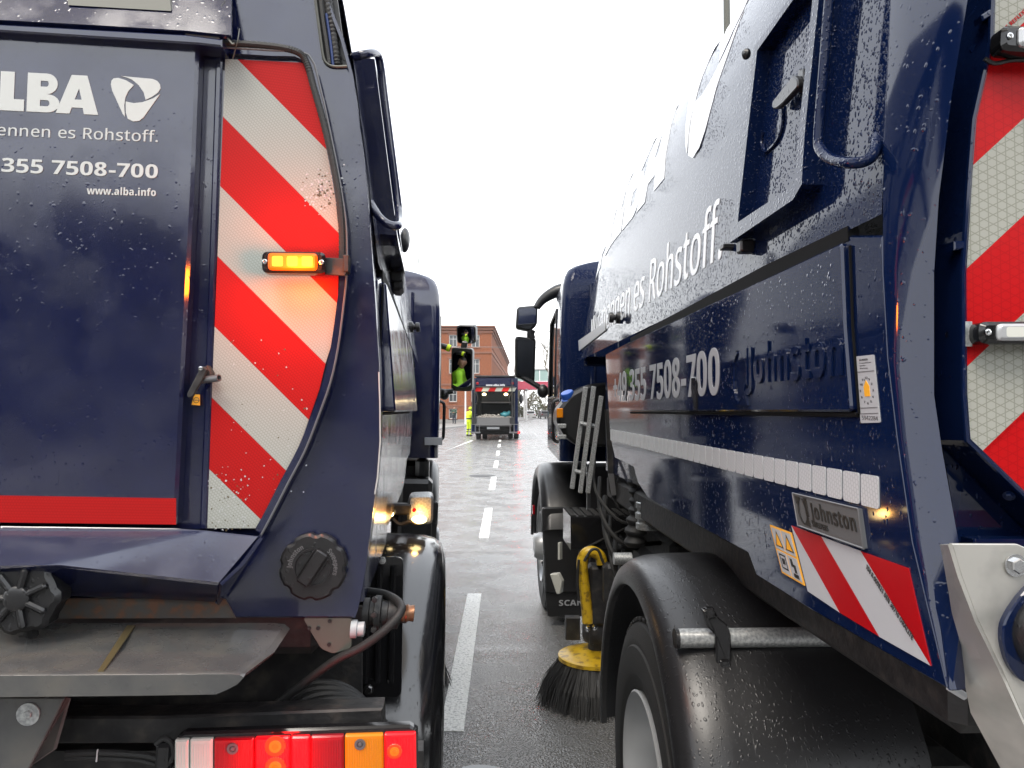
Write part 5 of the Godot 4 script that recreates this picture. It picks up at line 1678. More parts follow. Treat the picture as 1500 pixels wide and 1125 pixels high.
func left_sweeper() -> void:
	flipx = true
	var bas := Basis(Vector3.UP, deg_to_rad(5.08)) * Basis(Vector3.BACK, deg_to_rad(-1.5))
	var tr := thing("street_sweeper", "dirty blue sweeper seen from behind, orange strobe lit on its striped tailgate", "street sweeper", Transform3D(bas, Vector3(-0.315,0,-1.54)), "two blue street sweepers side by side")
	var P: Material = M.old_blue_paint
	lean_in = 0.095
	sweeper_body(tr, P, 0.008, 0.11, P)
	lean_in = 0.0
	outset = 0.05
	sweeper_chassis(tr, M.wet_black)
	outset = 0.07
	sweeper_cab(tr, P, true, 0.05)
	outset = 0.0
	side_brush(tr, Vector3(0.07, 0, -3.2))
	flipx = false
	var mb := MB.new()
	# --- body corner panel, with the cable slot cut out of it
	var cp: Array = [Vector3(-0.0677,2.343,0), Vector3(-0.0921,2.342,0), Vector3(-0.1058,2.345,0), Vector3(-0.1144,2.357,0), Vector3(-0.121,2.393,0), Vector3(-0.1347,2.476,0), Vector3(-0.1471,2.56,0), Vector3(-0.7395,2.51,0), Vector3(-1.788,2.421,0), Vector3(-1.707,1.237,0), Vector3(-0.015,1.237,0), Vector3(-0.0101,1.252,0), Vector3(0.0017,1.325,0), Vector3(0.0172,1.486,0), Vector3(0.0229,1.588,0), Vector3(0.0157,1.744,0), Vector3(0.0051,1.865,0), Vector3(-0.0127,2.036,0), Vector3(-0.0251,2.147,0), Vector3(-0.0412,2.243,0), Vector3(-0.0543,2.326,0)]
	mb.prism(cp, Vector3(0, 0, -0.02), 0.003)
	tp("rear_corner_panel", mb, P, tr)
	mb = MB.new()
	mb.prism([Vector3(-0.0675,2.345,-0.022), Vector3(-0.0882,2.343,-0.022), Vector3(-0.1525,2.416,-0.022), Vector3(-0.1716,2.571,-0.022), Vector3(-0.1084,2.576,-0.022), Vector3(-0.0809,2.414,-0.022)], Vector3(0, 0, -0.01), 0.0)
	tp("slot_back", mb, M.black_plastic, tr)
	mb = MB.new()
	mb.sheet([[Vector3(-0.1336,2.561,0), Vector3(-0.109,2.478,0), Vector3(-0.0772,2.403,0), Vector3(-0.0543,2.326,0)], [Vector3(-0.1445,2.608,-0.08), Vector3(-0.1186,2.521,-0.08), Vector3(-0.0859,2.442,-0.08), Vector3(-0.0631,2.361,-0.08)]], 0.006, false)
	tp("slot_cheek", mb, P, tr)
	mb = MB.new()
	mb.tube(curve([Vector3(-0.0673,2.343,0.003), Vector3(-0.0917,2.341,0.003), Vector3(-0.1054,2.345,0.003), Vector3(-0.1139,2.357,0.003), Vector3(-0.1205,2.392,0.003), Vector3(-0.1342,2.475,0.003), Vector3(-0.1466,2.558,0.003)], 5), 0.003, 6)
	tp("slot_edging", mb, M.olive_bracket, tr)
	mb = MB.new()
	var hp: Array = curve([Vector3(-0.1227,2.567,-0.008), Vector3(-0.1116,2.482,-0.008), Vector3(-0.0983,2.413,-0.008), Vector3(-0.0879,2.348,-0.008)], 16)
	var hr: Array = []
	for k in hp.size(): hr.append(0.008 + 0.0016 * (k % 2))
	mb.tube(hp, 0.009, 10, true, hr)
	tp("slot_conduit", mb, M.rubber, tr)
	mb = MB.new()
	mb.tube(curve([Vector3(-0.1333,2.565,-0.006), Vector3(-0.1231,2.466,-0.006), Vector3(-0.1111,2.397,-0.006), Vector3(-0.1027,2.349,-0.006)], 8), 0.007, 8)
	tp("slot_hose", mb, M.rubber, tr)
	mb = MB.new()
	mb.tube(curve([Vector3(-0.1121,2.45,0), Vector3(-0.1021,2.394,0), Vector3(-0.0949,2.343,0)], 6), 0.0028, 6)
	tp("blue_wire", mb, M.wire_blue, tr)
	# side returns of the corner panel
	var e0: Array = [Vector3(-0.0543,2.326,0), Vector3(-0.0412,2.243,0), Vector3(-0.0251,2.147,0), Vector3(-0.0127,2.036,0), Vector3(0.0051,1.865,0), Vector3(0.0157,1.744,0), Vector3(0.0229,1.588,0), Vector3(0.0172,1.486,0), Vector3(0.0017,1.325,0), Vector3(-0.0101,1.252,0), Vector3(-0.015,1.237,0)]
	var e1: Array = []
	for v: Vector3 in e0: e1.append(v + Vector3(-0.004, 0, -0.14))
	mb = MB.new()
	mb.sheet([e0, e1], 0.004, false)
	tp("corner_return", mb, P, tr)
	# chipped edge
	mb = MB.new()
	mb.tube([Vector3(0.0164,1.726,0.002), Vector3(0.0204,1.665,0.002), Vector3(0.0235,1.588,0.002), Vector3(0.0205,1.515,0.002), Vector3(0.0161,1.482,0.002)], 0.0015, 5)
	tp("bare_edge", mb, M.cream_print, tr)
	# --- tailgate: plate with the curved right edge, lip, seal hose
	var edge: Array = [Vector3(-0.2991,2.352,0.03), Vector3(-0.2077,2.353,0.03), Vector3(-0.139,2.349,0.03), Vector3(-0.1127,2.28,0.03), Vector3(-0.0944,2.208,0.03), Vector3(-0.0726,2.114,0.03), Vector3(-0.0564,2.026,0.03), Vector3(-0.0519,1.972,0.03), Vector3(-0.0501,1.918,0.03), Vector3(-0.0545,1.85,0.03), Vector3(-0.0623,1.769,0.03), Vector3(-0.0745,1.702,0.03), Vector3(-0.0958,1.633,0.03), Vector3(-0.1195,1.565,0.03), Vector3(-0.1485,1.504,0.03), Vector3(-0.1713,1.454,0.03), Vector3(-0.1952,1.404,0.03)]
	var inner: Array = [Vector3(-0.3012,2.341,0.03), Vector3(-0.2099,2.342,0.03), Vector3(-0.1492,2.338,0.03), Vector3(-0.1243,2.268,0.03), Vector3(-0.106,2.198,0.03), Vector3(-0.0856,2.107,0.03), Vector3(-0.0695,2.023,0.03), Vector3(-0.0652,1.972,0.03), Vector3(-0.0634,1.918,0.03), Vector3(-0.0678,1.853,0.03), Vector3(-0.0757,1.776,0.03), Vector3(-0.0879,1.708,0.03), Vector3(-0.109,1.638,0.03), Vector3(-0.1315,1.574,0.03), Vector3(-0.1617,1.511,0.03), Vector3(-0.1832,1.464,0.03), Vector3(-0.2071,1.413,0.03)]
	var ed: Array = curve(edge, 3)
	var nd: Array = curve(inner, 3)
	mb = MB.new()
	var e2: Array = []
	var e3: Array = []
	for v: Vector3 in ed: e2.append(Vector3(v.x, v.y, 0.001))
	for v: Vector3 in nd: e3.append(v + Vector3(0, 0, -0.012))
	mb.sheet([e3, nd, ed, e2], 0.0, true)
	tp("tailgate_lip", mb, P, tr, "", 30.0)
	mb = MB.new()
	mb.tube(ed, 0.0022, 6)
	tp("lip_edge", mb, M.grey_metal, tr)
	mb = MB.new()
	var pl: Array = nd.duplicate()
	pl.append_array([Vector3(-0.3013,1.412,0.03), Vector3(-1.682,1.397,0.03), Vector3(-1.743,2.284,0.03), Vector3(-0.3022,2.365,0.03)])
	for i in pl.size(): pl[i] = Vector3(pl[i].x, pl[i].y, 0.018)
	mb.prism(pl, Vector3(0, 0, -0.012), 0.0)
	tp("tailgate_plate", mb, P, tr)
	mb = MB.new()
	var hose: Array = curve([Vector3(-0.338,2.354,0.03), Vector3(-0.2864,2.361,0.03), Vector3(-0.208,2.361,0.03), Vector3(-0.1603,2.353,0.03), Vector3(-0.1424,2.333,0.03), Vector3(-0.1276,2.287,0.03), Vector3(-0.1052,2.215,0.03), Vector3(-0.0823,2.127,0.03), Vector3(-0.0679,2.053,0.03), Vector3(-0.0619,1.992,0.03), Vector3(-0.0596,1.925,0.03)], 16)
	var rr: Array = []
	for k in hose.size(): rr.append(0.0062 + 0.0011 * (k % 2))
	mb.tube(hose, 0.007, 8, true, rr)
	tp("seal_conduit", mb, M.rubber, tr)
	# marking
	var mk: Array = [Vector3(-0.3005,2.333,0.022), Vector3(-0.1558,2.336,0.022), Vector3(-0.1344,2.334,0.022), Vector3(-0.1127,2.245,0.022), Vector3(-0.097,2.174,0.022), Vector3(-0.0805,2.082,0.022), Vector3(-0.0683,1.995,0.022), Vector3(-0.067,1.919,0.022), Vector3(-0.0675,1.854,0.022), Vector3(-0.0744,1.783,0.022), Vector3(-0.0861,1.74,0.022), Vector3(-0.0963,1.688,0.022), Vector3(-0.1116,1.638,0.022), Vector3(-0.1292,1.58,0.022), Vector3(-0.151,1.532,0.022), Vector3(-0.1714,1.484,0.022), Vector3(-0.2089,1.415,0.022), Vector3(-0.2991,1.414,0.022), Vector3(-0.3005,1.696,0.022), Vector3(-0.3003,1.989,0.022)]
	var at := Vector3(-0.3067,2.224,0.022)
	var d := (Vector3(-0.067,1.996,0.022) - at)
	var bands := stripes(mk, at, d, Vector3(0, -1, 0) * (at.y - Vector3(-0.3013,1.948,0.022).y) / 2.0, -4, 8, Vector3(0, 0, -0.003))
	for k in 2:
		for band: MB in bands[k]:
			tp("marking_stripe", band, M.old_film_red if k == 0 else M.old_film_white, tr, "red stripe of the tailgate marking" if k == 0 else "off-white stripe of the tailgate marking")
	# flaked patch and mud specks on the film
	var rg := RandomNumberGenerator.new()
	rg.seed = 77
	var spots := MB.new()
	var chips := MB.new()
	for k in 270:
		var px := Vector3.ZERO
		var r := 0.0006 + 0.0013 * rg.randf()
		if k < 130:
			px = Vector3(-0.0965,2.084,0.0224) + Vector3((rg.randf() + rg.randf() - 1.1) * 0.045, (rg.randf() + rg.randf() - 1.0) * 0.055, 0)
			r *= 1.5
		elif k < 220:
			px = Vector3(-0.2608,1.465,0.0224) + Vector3((rg.randf() - 0.5) * 0.08, (rg.randf() - 0.5) * 0.11, 0)
			if px.x > Vector3(-0.2222,1.446,0.02).x: continue
		else:
			px = Vector3(-0.1961,1.632,0.0224) + Vector3((rg.randf() - 0.5) * 0.16, (rg.randf() - 0.5) * 0.3, 0)
		var poly: Array = []
		for j in 7: poly.append(px + Vector3(cos(TAU * j / 7), sin(TAU * j / 7), 0) * r * (0.6 + 0.8 * rg.randf()))
		(chips if k % 3 else spots).prism(poly, Vector3(0, 0, -0.001), 0.0)
	tag(tp("paint_chips", chips, M.tape_white, tr), "", "", "", "stuff")
	tag(tp("mud_specks", spots, M.mud, tr), "", "", "", "stuff")
	# --- door with its lettering
	mb = MB.new()
	mb.prism([Vector3(-0.3419,2.347,0.055), Vector3(-0.3407,2.058,0.055), Vector3(-0.3449,1.693,0.055), Vector3(-0.3466,1.425,0.055), Vector3(-1.653,1.415,0.055), Vector3(-1.714,2.297,0.055), Vector3(-0.7022,2.342,0.055)], Vector3(0, 0, -0.035), 0.006)
	var dr := tp("rear_door", mb, P, tr)
	mb = MB.new()
	mb.prism([Vector3(-0.306,2.354,0.024), Vector3(-0.3033,2.015,0.024), Vector3(-0.3,1.695,0.024), Vector3(-0.2992,1.411,0.024), Vector3(-0.3131,1.411,0.024), Vector3(-0.314,1.695,0.024), Vector3(-0.3162,2.015,0.024), Vector3(-0.3189,2.353,0.024)], Vector3(0, 0, -0.012), 0.003)
	tp("door_rail", mb, P, tr)
	var z := 0.0552
	var ink: Material = M.cream_print
	tp("company_name", name_on(Vector3(-0.7748,2.191,0.0552), (Vector3(-0.5195,2.194,0.0552) - Vector3(-0.7748,2.191,0.0552)) / 3.72, Vector3(-0.6955,2.265,0.0552) - Vector3(-0.695,2.191,0.0552), 0.0012), ink, dr)
	tp("slogan", lettering("Wir nennen es Rohstoff.", Vector3(-0.7825,2.143,0.0552), Vector3(-0.4089,2.149,0.0552), Vector3(-0.7824,2.164,0.0552), 0.0012, false), ink, dr)
	tp("phone_number", lettering("+49 355 7508-700", Vector3(-0.7756,2.075,0.0552), Vector3(-0.4066,2.079,0.0552), Vector3(-0.7757,2.101,0.0552), 0.0012), ink, dr)
	tp("web_address", lettering("www.alba.info", Vector3(-0.5333,2.042,0.0552), Vector3(-0.4084,2.045,0.0552), Vector3(-0.5334,2.056,0.0552), 0.0012), ink, dr)
	var lo := Vector3(-0.4988,2.185,0.0565)
	var lx := Vector3(-0.4081,2.187,0.0565) - lo
	var ly := Vector3(-0.4988,2.271,0.0565) - lo
	var lg := logo_mark()
	for i in lg.v.size():
		var v := lg.v[i]
		lg.v[i] = lo + lx * v.x + ly * v.y + Vector3(0, 0, 0.0 if v.z > -0.001 else -0.0012)
	tp("company_logo", lg, ink, dr)
	tp("red_reflector_strip", flat_quad([Vector3(-1.447,1.476,0.0555), Vector3(-0.3484,1.474,0.0555), Vector3(-0.3465,1.425,0.0555), Vector3(-1.444,1.426,0.0555)], Vector3.ZERO + Vector3(0, 0.0005, 0.0012), Vector3(0, 0, -0.0015)), M.old_film_red, dr)
	# --- gutter over the door and the sloping hood
	mb = MB.new()
	mb.prism([Vector3(-1.692,2.322,0.075), Vector3(-0.6918,2.347,0.075), Vector3(-0.3587,2.352,0.075), Vector3(-0.2933,2.348,0.075), Vector3(-0.2927,2.333,0.075), Vector3(-0.3367,2.335,0.075), Vector3(-0.6911,2.333,0.075), Vector3(-1.691,2.308,0.075)], Vector3(0, 0, -0.05), 0.003)
	tp("door_gutter", mb, P, tr)
	mb = MB.new()
	mb.sheet([[Vector3(-1.703,2.326,0.066), Vector3(-0.6967,2.35,0.066), Vector3(-0.5268,2.353,0.066), Vector3(-0.3578,2.355,0.066), Vector3(-0.2768,2.352,0.066)], [Vector3(-2.005,2.779,-0.16), Vector3(-0.8403,2.838,-0.16), Vector3(-0.6436,2.849,-0.16), Vector3(-0.448,2.861,-0.16), Vector3(-0.3543,2.862,-0.16)]], 0.01, true)
	tp("sloping_hood", mb, P, tr)
	mb = MB.new()
	mb.prism([Vector3(-0.5818,2.41,0.05), Vector3(-0.3943,2.413,0.05), Vector3(-0.482,2.739,-0.1), Vector3(-0.6817,2.735,-0.1)], Vector3(0, -0.01, 0.008), 0.001)
	tp("hood_plate", mb, M.olive_bracket, tr)
	mb = MB.new()
	mb.prism([Vector3(-0.3628,2.354,0.07), Vector3(-0.2985,2.351,0.07), Vector3(-0.3758,2.547,-0.06), Vector3(-0.456,2.541,-0.06)], Vector3(0, -0.012, -0.008), 0.002)
	tp("hinge_arm", mb, M.rusty_strip, tr)
	mb = MB.new()
	mb.tube(curve([Vector3(-0.3519,2.487,0), Vector3(-0.3108,2.395,0.05), Vector3(-0.2781,2.345,0.07), Vector3(-0.2716,2.343,0.07)], 5), 0.0022, 6)
	mb.tube(curve([Vector3(-0.2653,2.377,0.06), Vector3(-0.2655,2.348,0.07), Vector3(-0.2785,2.322,0.05)], 5), 0.0012, 5)
	tp("thin_wires", mb, M.olive_bracket, tr)
	mb = MB.new()
	for k in 3: mb.tube(curve([Vector3(-0.3234,2.503,0), Vector3(-0.3026,2.444,0.03), Vector3(-0.3056,2.422,0.04), Vector3(-0.2909,2.41,0.04), Vector3(-0.2977,2.384,0.03)], 5), 0.006 - 0.001 * k, 7)
	mb.box(Vector3(-0.305,2.438,0.02), Vector3(0.02, 0.04, 0.02), 0.004)
	tp("hinge_fittings", mb, M.dark_steel, tr)
	# --- door latch
	mb = MB.new()
	mb.prism(rounded([Vector3(-0.3092,1.725,0.062), Vector3(-0.2989,1.719,0.062), Vector3(-0.3069,1.699,0.062), Vector3(-0.3185,1.677,0.062), Vector3(-0.3242,1.665,0.062), Vector3(-0.3329,1.663,0.062), Vector3(-0.3356,1.67,0.062), Vector3(-0.3276,1.688,0.062), Vector3(-0.3185,1.708,0.062)], 0.004, 3), Vector3(0, 0, -0.006), 0.002)
	mb.prism([Vector3(-0.3194,1.718,0.052), Vector3(-0.3034,1.727,0.052), Vector3(-0.2953,1.714,0.052), Vector3(-0.2949,1.704,0.052), Vector3(-0.3109,1.694,0.052), Vector3(-0.3186,1.699,0.052)], Vector3(0, 0, -0.025), 0.002)
	tp("latch_lever", mb, M.dark_steel, tr)
	mb = MB.new()
	var c0 := Vector3(-0.3156,1.698,0.045)
	var c1 := Vector3(-0.2771,1.703,0.062)
	mb.tube([c0, c1], 0.0068, 14, false)
	mb.lathe([Vector2(0.0068, 0), Vector2(0.0050, 0), Vector2(0.0045, -0.012), Vector2(0, -0.012)], at_y(c1, c1 - c0), 14)
	tp("latch_pin", mb, M.grey_metal, tr)
	mb = MB.new()
	mb.lathe([Vector2(0.004, 0), Vector2(0.004, 0.003), Vector2(0, 0.004)], at_y(Vector3(-0.3108,1.72,0.062), Vector3(0, 0, 1)), 8)
	tp("latch_screw", mb, M.chrome, tr)
	var lb := tp("yellow_label", flat_quad([Vector3(-0.3316,1.671,0.026), Vector3(-0.3215,1.671,0.026), Vector3(-0.3206,1.65,0.026), Vector3(-0.336,1.651,0.026)], Vector3(0, 0, 0.002), Vector3(0, 0, -0.003)), M.amber_print, tr, "small yellow label")
	mb = MB.new()
	var ring: Array = []
	for k in 15: ring.append(Vector3(-0.3273,1.66,0.0285) + Vector3(cos(TAU * k / 14.0), sin(TAU * k / 14.0), 0) * 0.0052)
	mb.tube(ring, 0.0006, 4)
	mb.tube([Vector3(-0.3336,1.66,0.0285), Vector3(-0.3209,1.66,0.0285)], 0.0006, 4)
	tp("label_print", mb, M.black_print, lb)
	# --- lit strobe
	led_lamp(tr, [Vector3(-0.2033,1.944,0.06), Vector3(-0.0853,1.948,0.06), Vector3(-0.0839,1.907,0.06), Vector3(-0.2018,1.903,0.06)], [Vector3(-0.1904,1.94,0.06), Vector3(-0.0994,1.943,0.06), Vector3(-0.0983,1.911,0.06), Vector3(-0.1892,1.908,0.06)], true)
	mb = MB.new()
	mb.prism([Vector3(-0.0918,1.942,0.058), Vector3(-0.0503,1.942,0.058), Vector3(-0.0419,1.924,0.058), Vector3(-0.0505,1.908,0.058), Vector3(-0.0907,1.909,0.058)], Vector3(0, 0, -0.006), 0.001)
	mb.box(Vector3(-0.0489,1.932,0.045), Vector3(0.012, 0.034, 0.03), 0.002)
	tp("lamp_bracket", mb, M.dark_steel, tr)
	var lamp := tr.transform * (Vector3(-0.133,1.914,0.125))
	omni(lamp, Color(1, 0.42, 0.06), 0.03, 0.03, "warning_lamp_light")
	# --- ledge below the door
	var a0: Array = [Vector3(-1.652,1.412,0.056), Vector3(-0.6583,1.419,0.056), Vector3(-0.346,1.418,0.056), Vector3(-0.2938,1.415,0.056), Vector3(-0.1957,1.405,0.056)]
	var a1: Array = [Vector3(-1.644,1.404,0.062), Vector3(-0.6546,1.41,0.062), Vector3(-0.3438,1.412,0.062), Vector3(-0.2919,1.41,0.062), Vector3(-0.1993,1.4,0.062)]
	var a2: Array = [Vector3(-1.553,1.356,0.135), Vector3(-0.6135,1.363,0.135), Vector3(-0.5143,1.365,0.135), Vector3(-0.3851,1.351,0.135), Vector3(-0.243,1.336,0.135)]
	var a3: Array = [Vector3(-1.556,1.35,0.132), Vector3(-0.6148,1.357,0.132), Vector3(-0.5154,1.36,0.132), Vector3(-0.386,1.345,0.132), Vector3(-0.246,1.33,0.132)]
	var a4: Array = [Vector3(-1.674,1.284,0.03), Vector3(-0.6659,1.287,0.03), Vector3(-0.5704,1.287,0.03), Vector3(-0.4214,1.282,0.03), Vector3(-0.2744,1.275,0.03)]
	mb = MB.new()
	mb.sheet([a0, a1, a2, a3, a4], 0.006, true)
	tp("tailgate_ledge", mb, P, tr, "", 25.0)
	mb = MB.new()
	mb.sheet([[Vector3(-0.1952,1.404,0.03), Vector3(-0.2288,1.345,0.03), Vector3(-0.2743,1.272,0.03)], [Vector3(-0.1727,1.419,0.145), Vector3(-0.2052,1.371,0.145), Vector3(-0.2392,1.337,0.145)]], 0.006, false)
	tp("ledge_end", mb, P, tr)
	mb = MB.new()
	mb.tube([Vector3(-0.195,1.404,0.031), Vector3(-0.2286,1.345,0.031), Vector3(-0.2741,1.273,0.031)], 0.003, 6)
	tp("ledge_edge", mb, P, tr)
	mb = MB.new()
	mb.prism([Vector3(-1.705,1.28,0.004), Vector3(-0.2648,1.274,0.004), Vector3(-0.2441,1.238,0.004), Vector3(-1.702,1.232,0.004)], Vector3(0, 0, -0.01), 0.0)
	tp("dirty_strip", mb, M.rusty_strip, tr)
	# --- lobed clamp knob
	mb = MB.new()
	var kc := Vector3(-0.588,1.304,0.1)
	var prof: Array = []
	for k in 48:
		var an := TAU * k / 48
		var r := 0.062 + 0.006 * smoothstep(-0.2, 0.5, cos(an * 7.0))
		prof.append(kc + Vector3(cos(an) * r, sin(an) * r, 0.02))
	mb.prism(prof, Vector3(0, 0, -0.045), 0.008)
	for k in 7:
		var an := TAU * (k + 0.5) / 7
		mb.box(kc + Vector3(cos(an) * 0.034, sin(an) * 0.034, 0.024), Vector3(0.04, 0.012, 0.016), 0.004, Basis(Vector3.BACK, an))
	mb.lathe([Vector2(0.022, 0.0), Vector2(0.022, 0.03), Vector2(0.016, 0.034), Vector2(0, 0.034)], at_y(kc, Vector3.BACK), 16)
	tp("clamp_knob", mb, M.black_plastic, tr)
	mb = MB.new()
	mb.tube([kc + Vector3(0.002, 0, 0), kc + Vector3(0.002, -0.08, -0.03)], 0.011, 8)
	tp("knob_rod", mb, M.dark_steel, tr)
	# --- filler cap
	var fc := Vector3(-0.0966,1.341,0.002)
	mb = MB.new()
	prof = []
	for k in 64:
		var an := TAU * k / 64
		var r := 0.0655 - 0.0045 * smoothstep(0.55, 0.95, cos(an * 8.0 + 0.4))
		prof.append(fc + Vector3(cos(an) * r, sin(an) * r, 0.024))
	mb.prism(prof, Vector3(0, 0, -0.024), 0.005)
	mb.lathe([Vector2(0.037, 0.023), Vector2(0.037, 0.0275), Vector2(0.034, 0.0275), Vector2(0.033, 0.0245)], at_y(fc, Vector3.BACK), 32)
	var fcap := tp("tank_cap", mb, M.black_plastic, tr)
	mb = MB.new()
	var bb := Basis(Vector3.BACK, deg_to_rad(58))
	mb.box(fc + Vector3(0, 0, 0.028), Vector3(0.072, 0.026, 0.012), 0.003, bb)
	for s: float in [-1.0, 1.0]: mb.box(fc + bb * Vector3(0, 0.0155 * s, 0) + Vector3(0, 0, 0.026), Vector3(0.060, 0.003, 0.010), 0.001, bb)
	tp("cap_grip", mb, M.black_plastic, fcap)
	mb = MB.new()
	for word in 2:
		var g := glyphs(["Johnston", "Sweepers"][word])
		var gb := bounds(g)
		for i in g.v.size():
			var v := g.v[i]
			var k := 0.0095
			var mid := deg_to_rad(150) if word == 0 else deg_to_rad(15)
			var an := mid - (v.x - gb.position.x - gb.size.x * 0.5) * k / 0.050
			var r := 0.0445 + v.y * k
			mb.v.append(fc + Vector3(cos(an) * r, sin(an) * r, 0.0252 if v.z > 0 else 0.0235))
			mb.t.append(Vector2.ZERO)
	tp("cap_lettering", mb, M.grey_metal, fcap)
	# --- tail plate
	var p0: Array = [Vector3(-1.706,1.228,0), Vector3(-0.6791,1.227,0), Vector3(-0.4303,1.227,0), Vector3(-0.1731,1.227,0), Vector3(-0.1508,1.225,0), Vector3(-0.14,1.216,0)]
	var p1: Array = [Vector3(-1.562,1.22,0.12), Vector3(-0.6146,1.216,0.12), Vector3(-0.385,1.215,0.12), Vector3(-0.1719,1.214,0.12), Vector3(-0.1562,1.213,0.12), Vector3(-0.1452,1.208,0.12)]
	var p2: Array = [Vector3(-1.412,1.221,0.245), Vector3(-0.5479,1.216,0.245), Vector3(-0.3385,1.216,0.245), Vector3(-0.1878,1.216,0.245), Vector3(-0.1746,1.215,0.245), Vector3(-0.1658,1.212,0.245)]
	var p3: Array = [Vector3(-1.404,1.217,0.252), Vector3(-0.544,1.213,0.252), Vector3(-0.3357,1.213,0.252), Vector3(-0.188,1.213,0.252), Vector3(-0.1749,1.212,0.252), Vector3(-0.1672,1.208,0.252)]
	var p4: Array = [Vector3(-1.404,1.188,0.25), Vector3(-0.5435,1.179,0.25), Vector3(-0.3351,1.179,0.25), Vector3(-0.2111,1.18,0.25), Vector3(-0.194,1.187,0.25), Vector3(-0.1771,1.196,0.25)]
	mb = MB.new()
	mb.sheet([p0, p1, p2, p3, p4], 0.006, true)
	tp("tail_plate", mb, M.grey_plate, tr, "", 25.0)
	mb = MB.new()
	mb.prism([Vector3(-0.4403,1.227,0.02), Vector3(-0.4253,1.227,0.02), Vector3(-0.3894,1.217,0.245), Vector3(-0.3989,1.216,0.245)], Vector3(0, -0.003, 0), 0.0)
	for i in mb.v.size(): mb.v[i] += Vector3(0, 0.0012, 0)
	tp("rust_run", mb, M.mud, tr)
	# --- brackets and beams under the plate
	mb = MB.new()
	mb.prism([Vector3(-1.51,1.155,0.16), Vector3(-0.485,1.144,0.16), Vector3(-0.5402,1.021,0.16), Vector3(-0.5564,0.8966,0.16), Vector3(-1.494,0.9229,0.16)], Vector3(0, 0, -0.012), 0.002)
	mb.prism([Vector3(-0.5172,1.145,0.16), Vector3(-0.5024,1.124,0.11), Vector3(-0.5226,1.036,0.11), Vector3(-0.5668,1.004,0.11), Vector3(-0.5481,1.026,0.16)], Vector3(0.004, 0, -0.004), 0.0)
	tp("tail_bracket", mb, M.grey_plate, tr)
	mb = MB.new()
	mb.lathe([Vector2(0.019, 0), Vector2(0.019, 0.003), Vector2(0.0, 0.003)], at_y(Vector3(-0.542,1.118,0.161), Vector3.BACK), 20)
	tp("washer", mb, M.galvanised, tr)
	hex_bolt(tr, Vector3(-0.541,1.119,0.163), Vector3.BACK, 0.007, M.galvanised)
	mb = MB.new()
	mb.prism([Vector3(-1.671,1.069,0.02), Vector3(-0.3658,1.056,0.02), Vector3(0.0467,1.067,0.02), Vector3(0.0494,1.024,0.02), Vector3(-0.3637,1.005,0.02), Vector3(-1.668,1.022,0.02)], Vector3(0, 0, -0.06), 0.004)
	tp("rear_beam", mb, M.dark_steel, tr)
	mb = MB.new()
	mb.prism([Vector3(-1.714,0.9965,-0.02), Vector3(0.1274,0.9663,-0.02), Vector3(0.1394,0.5636,-0.02), Vector3(-1.69,0.6391,-0.02)], Vector3(0, 0, -0.05), 0.0)
	mb.prism([Vector3(-2.003,1.191,-0.25), Vector3(-0.0241,1.194,-0.25), Vector3(-0.0035,0.5626,-0.25), Vector3(-1.964,0.6273,-0.25)], Vector3(0, 0, -0.02), 0.0)
	tp("chassis_crossmember", mb, M.dark_steel, tr)
	mb = MB.new()
	mb.prism(rounded([Vector3(-0.1177,1.236,-0.004), Vector3(-0.0207,1.236,-0.004), Vector3(-0.02,1.176,-0.004), Vector3(-0.0556,1.165,-0.004), Vector3(-0.0798,1.175,-0.004)], 0.008, 3), Vector3(0, 0, -0.006), 0.001)
	tp("triangular_bracket", mb, M.olive_bracket, tr)
	for k in 4:
		mb = MB.new()
		mb.lathe([Vector2(0.004, 0), Vector2(0.004, 0.0015), Vector2(0, 0.0015)], at_y([Vector3(-0.1037,1.216,-0.0035), Vector3(-0.0865,1.216,-0.0035), Vector3(-0.0644,1.23,-0.0035), Vector3(-0.0642,1.184,-0.0035)][k], Vector3.BACK), 10)
		tp("bracket_hole", mb, M.black_print, tr)
	# cables, hoses
	mb = MB.new()
	for k in 4: mb.tube(curve([Vector3(-0.179,1.012,-0.1), Vector3(-0.1526,1.051,-0.1), Vector3(-0.1113,1.068,-0.1), Vector3(-0.0622,1.067,-0.1), Vector3(-0.0191,1.047,-0.1), Vector3(0.0175,1.011,-0.1)], 6).map(func(v: Vector3) -> Vector3: return v + Vector3(0.012 * k, 0.006 - 0.007 * k, 0.012 * k)), 0.0085, 8)
	tp("hose_bundle", mb, M.rubber, tr)
	mb = MB.new()
	mb.tube(curve([Vector3(-0.1709,1.049,-0.06), Vector3(-0.1211,1.094,-0.03), Vector3(-0.0521,1.153,0), Vector3(0.002,1.186,0.02), Vector3(0.0477,1.223,0.03), Vector3(0.0741,1.252,0.02), Vector3(0.0719,1.26,-0.02), Vector3(0.0406,1.264,-0.08), Vector3(-0.0067,1.262,-0.12)], 8), 0.0085, 10)
	tp("loop_hose", mb, M.rubber, tr)
	mb = MB.new()
	mb.tube(curve([Vector3(-0.5235,1.007,0.06), Vector3(-0.459,1.008,0.06), Vector3(-0.3864,1.002,0.06), Vector3(-0.3521,0.9941,0.06), Vector3(-0.3356,1.009,0.06)], 6), 0.006, 8)
	mb.tube(curve([Vector3(-0.5253,0.9973,0.055), Vector3(-0.4606,0.9962,0.055), Vector3(-0.3938,0.9901,0.055), Vector3(-0.3569,0.9794,0.055)], 6), 0.005, 8)
	mb.tube(curve([Vector3(-0.3587,1.03,0.08), Vector3(-0.3447,1.04,0.08), Vector3(-0.3299,1.03,0.08), Vector3(-0.3266,1.007,0.08), Vector3(-0.3379,0.9904,0.08)], 6), 0.005, 8)
	tp("lamp_cables", mb, M.rubber, tr)
	mb = MB.new()
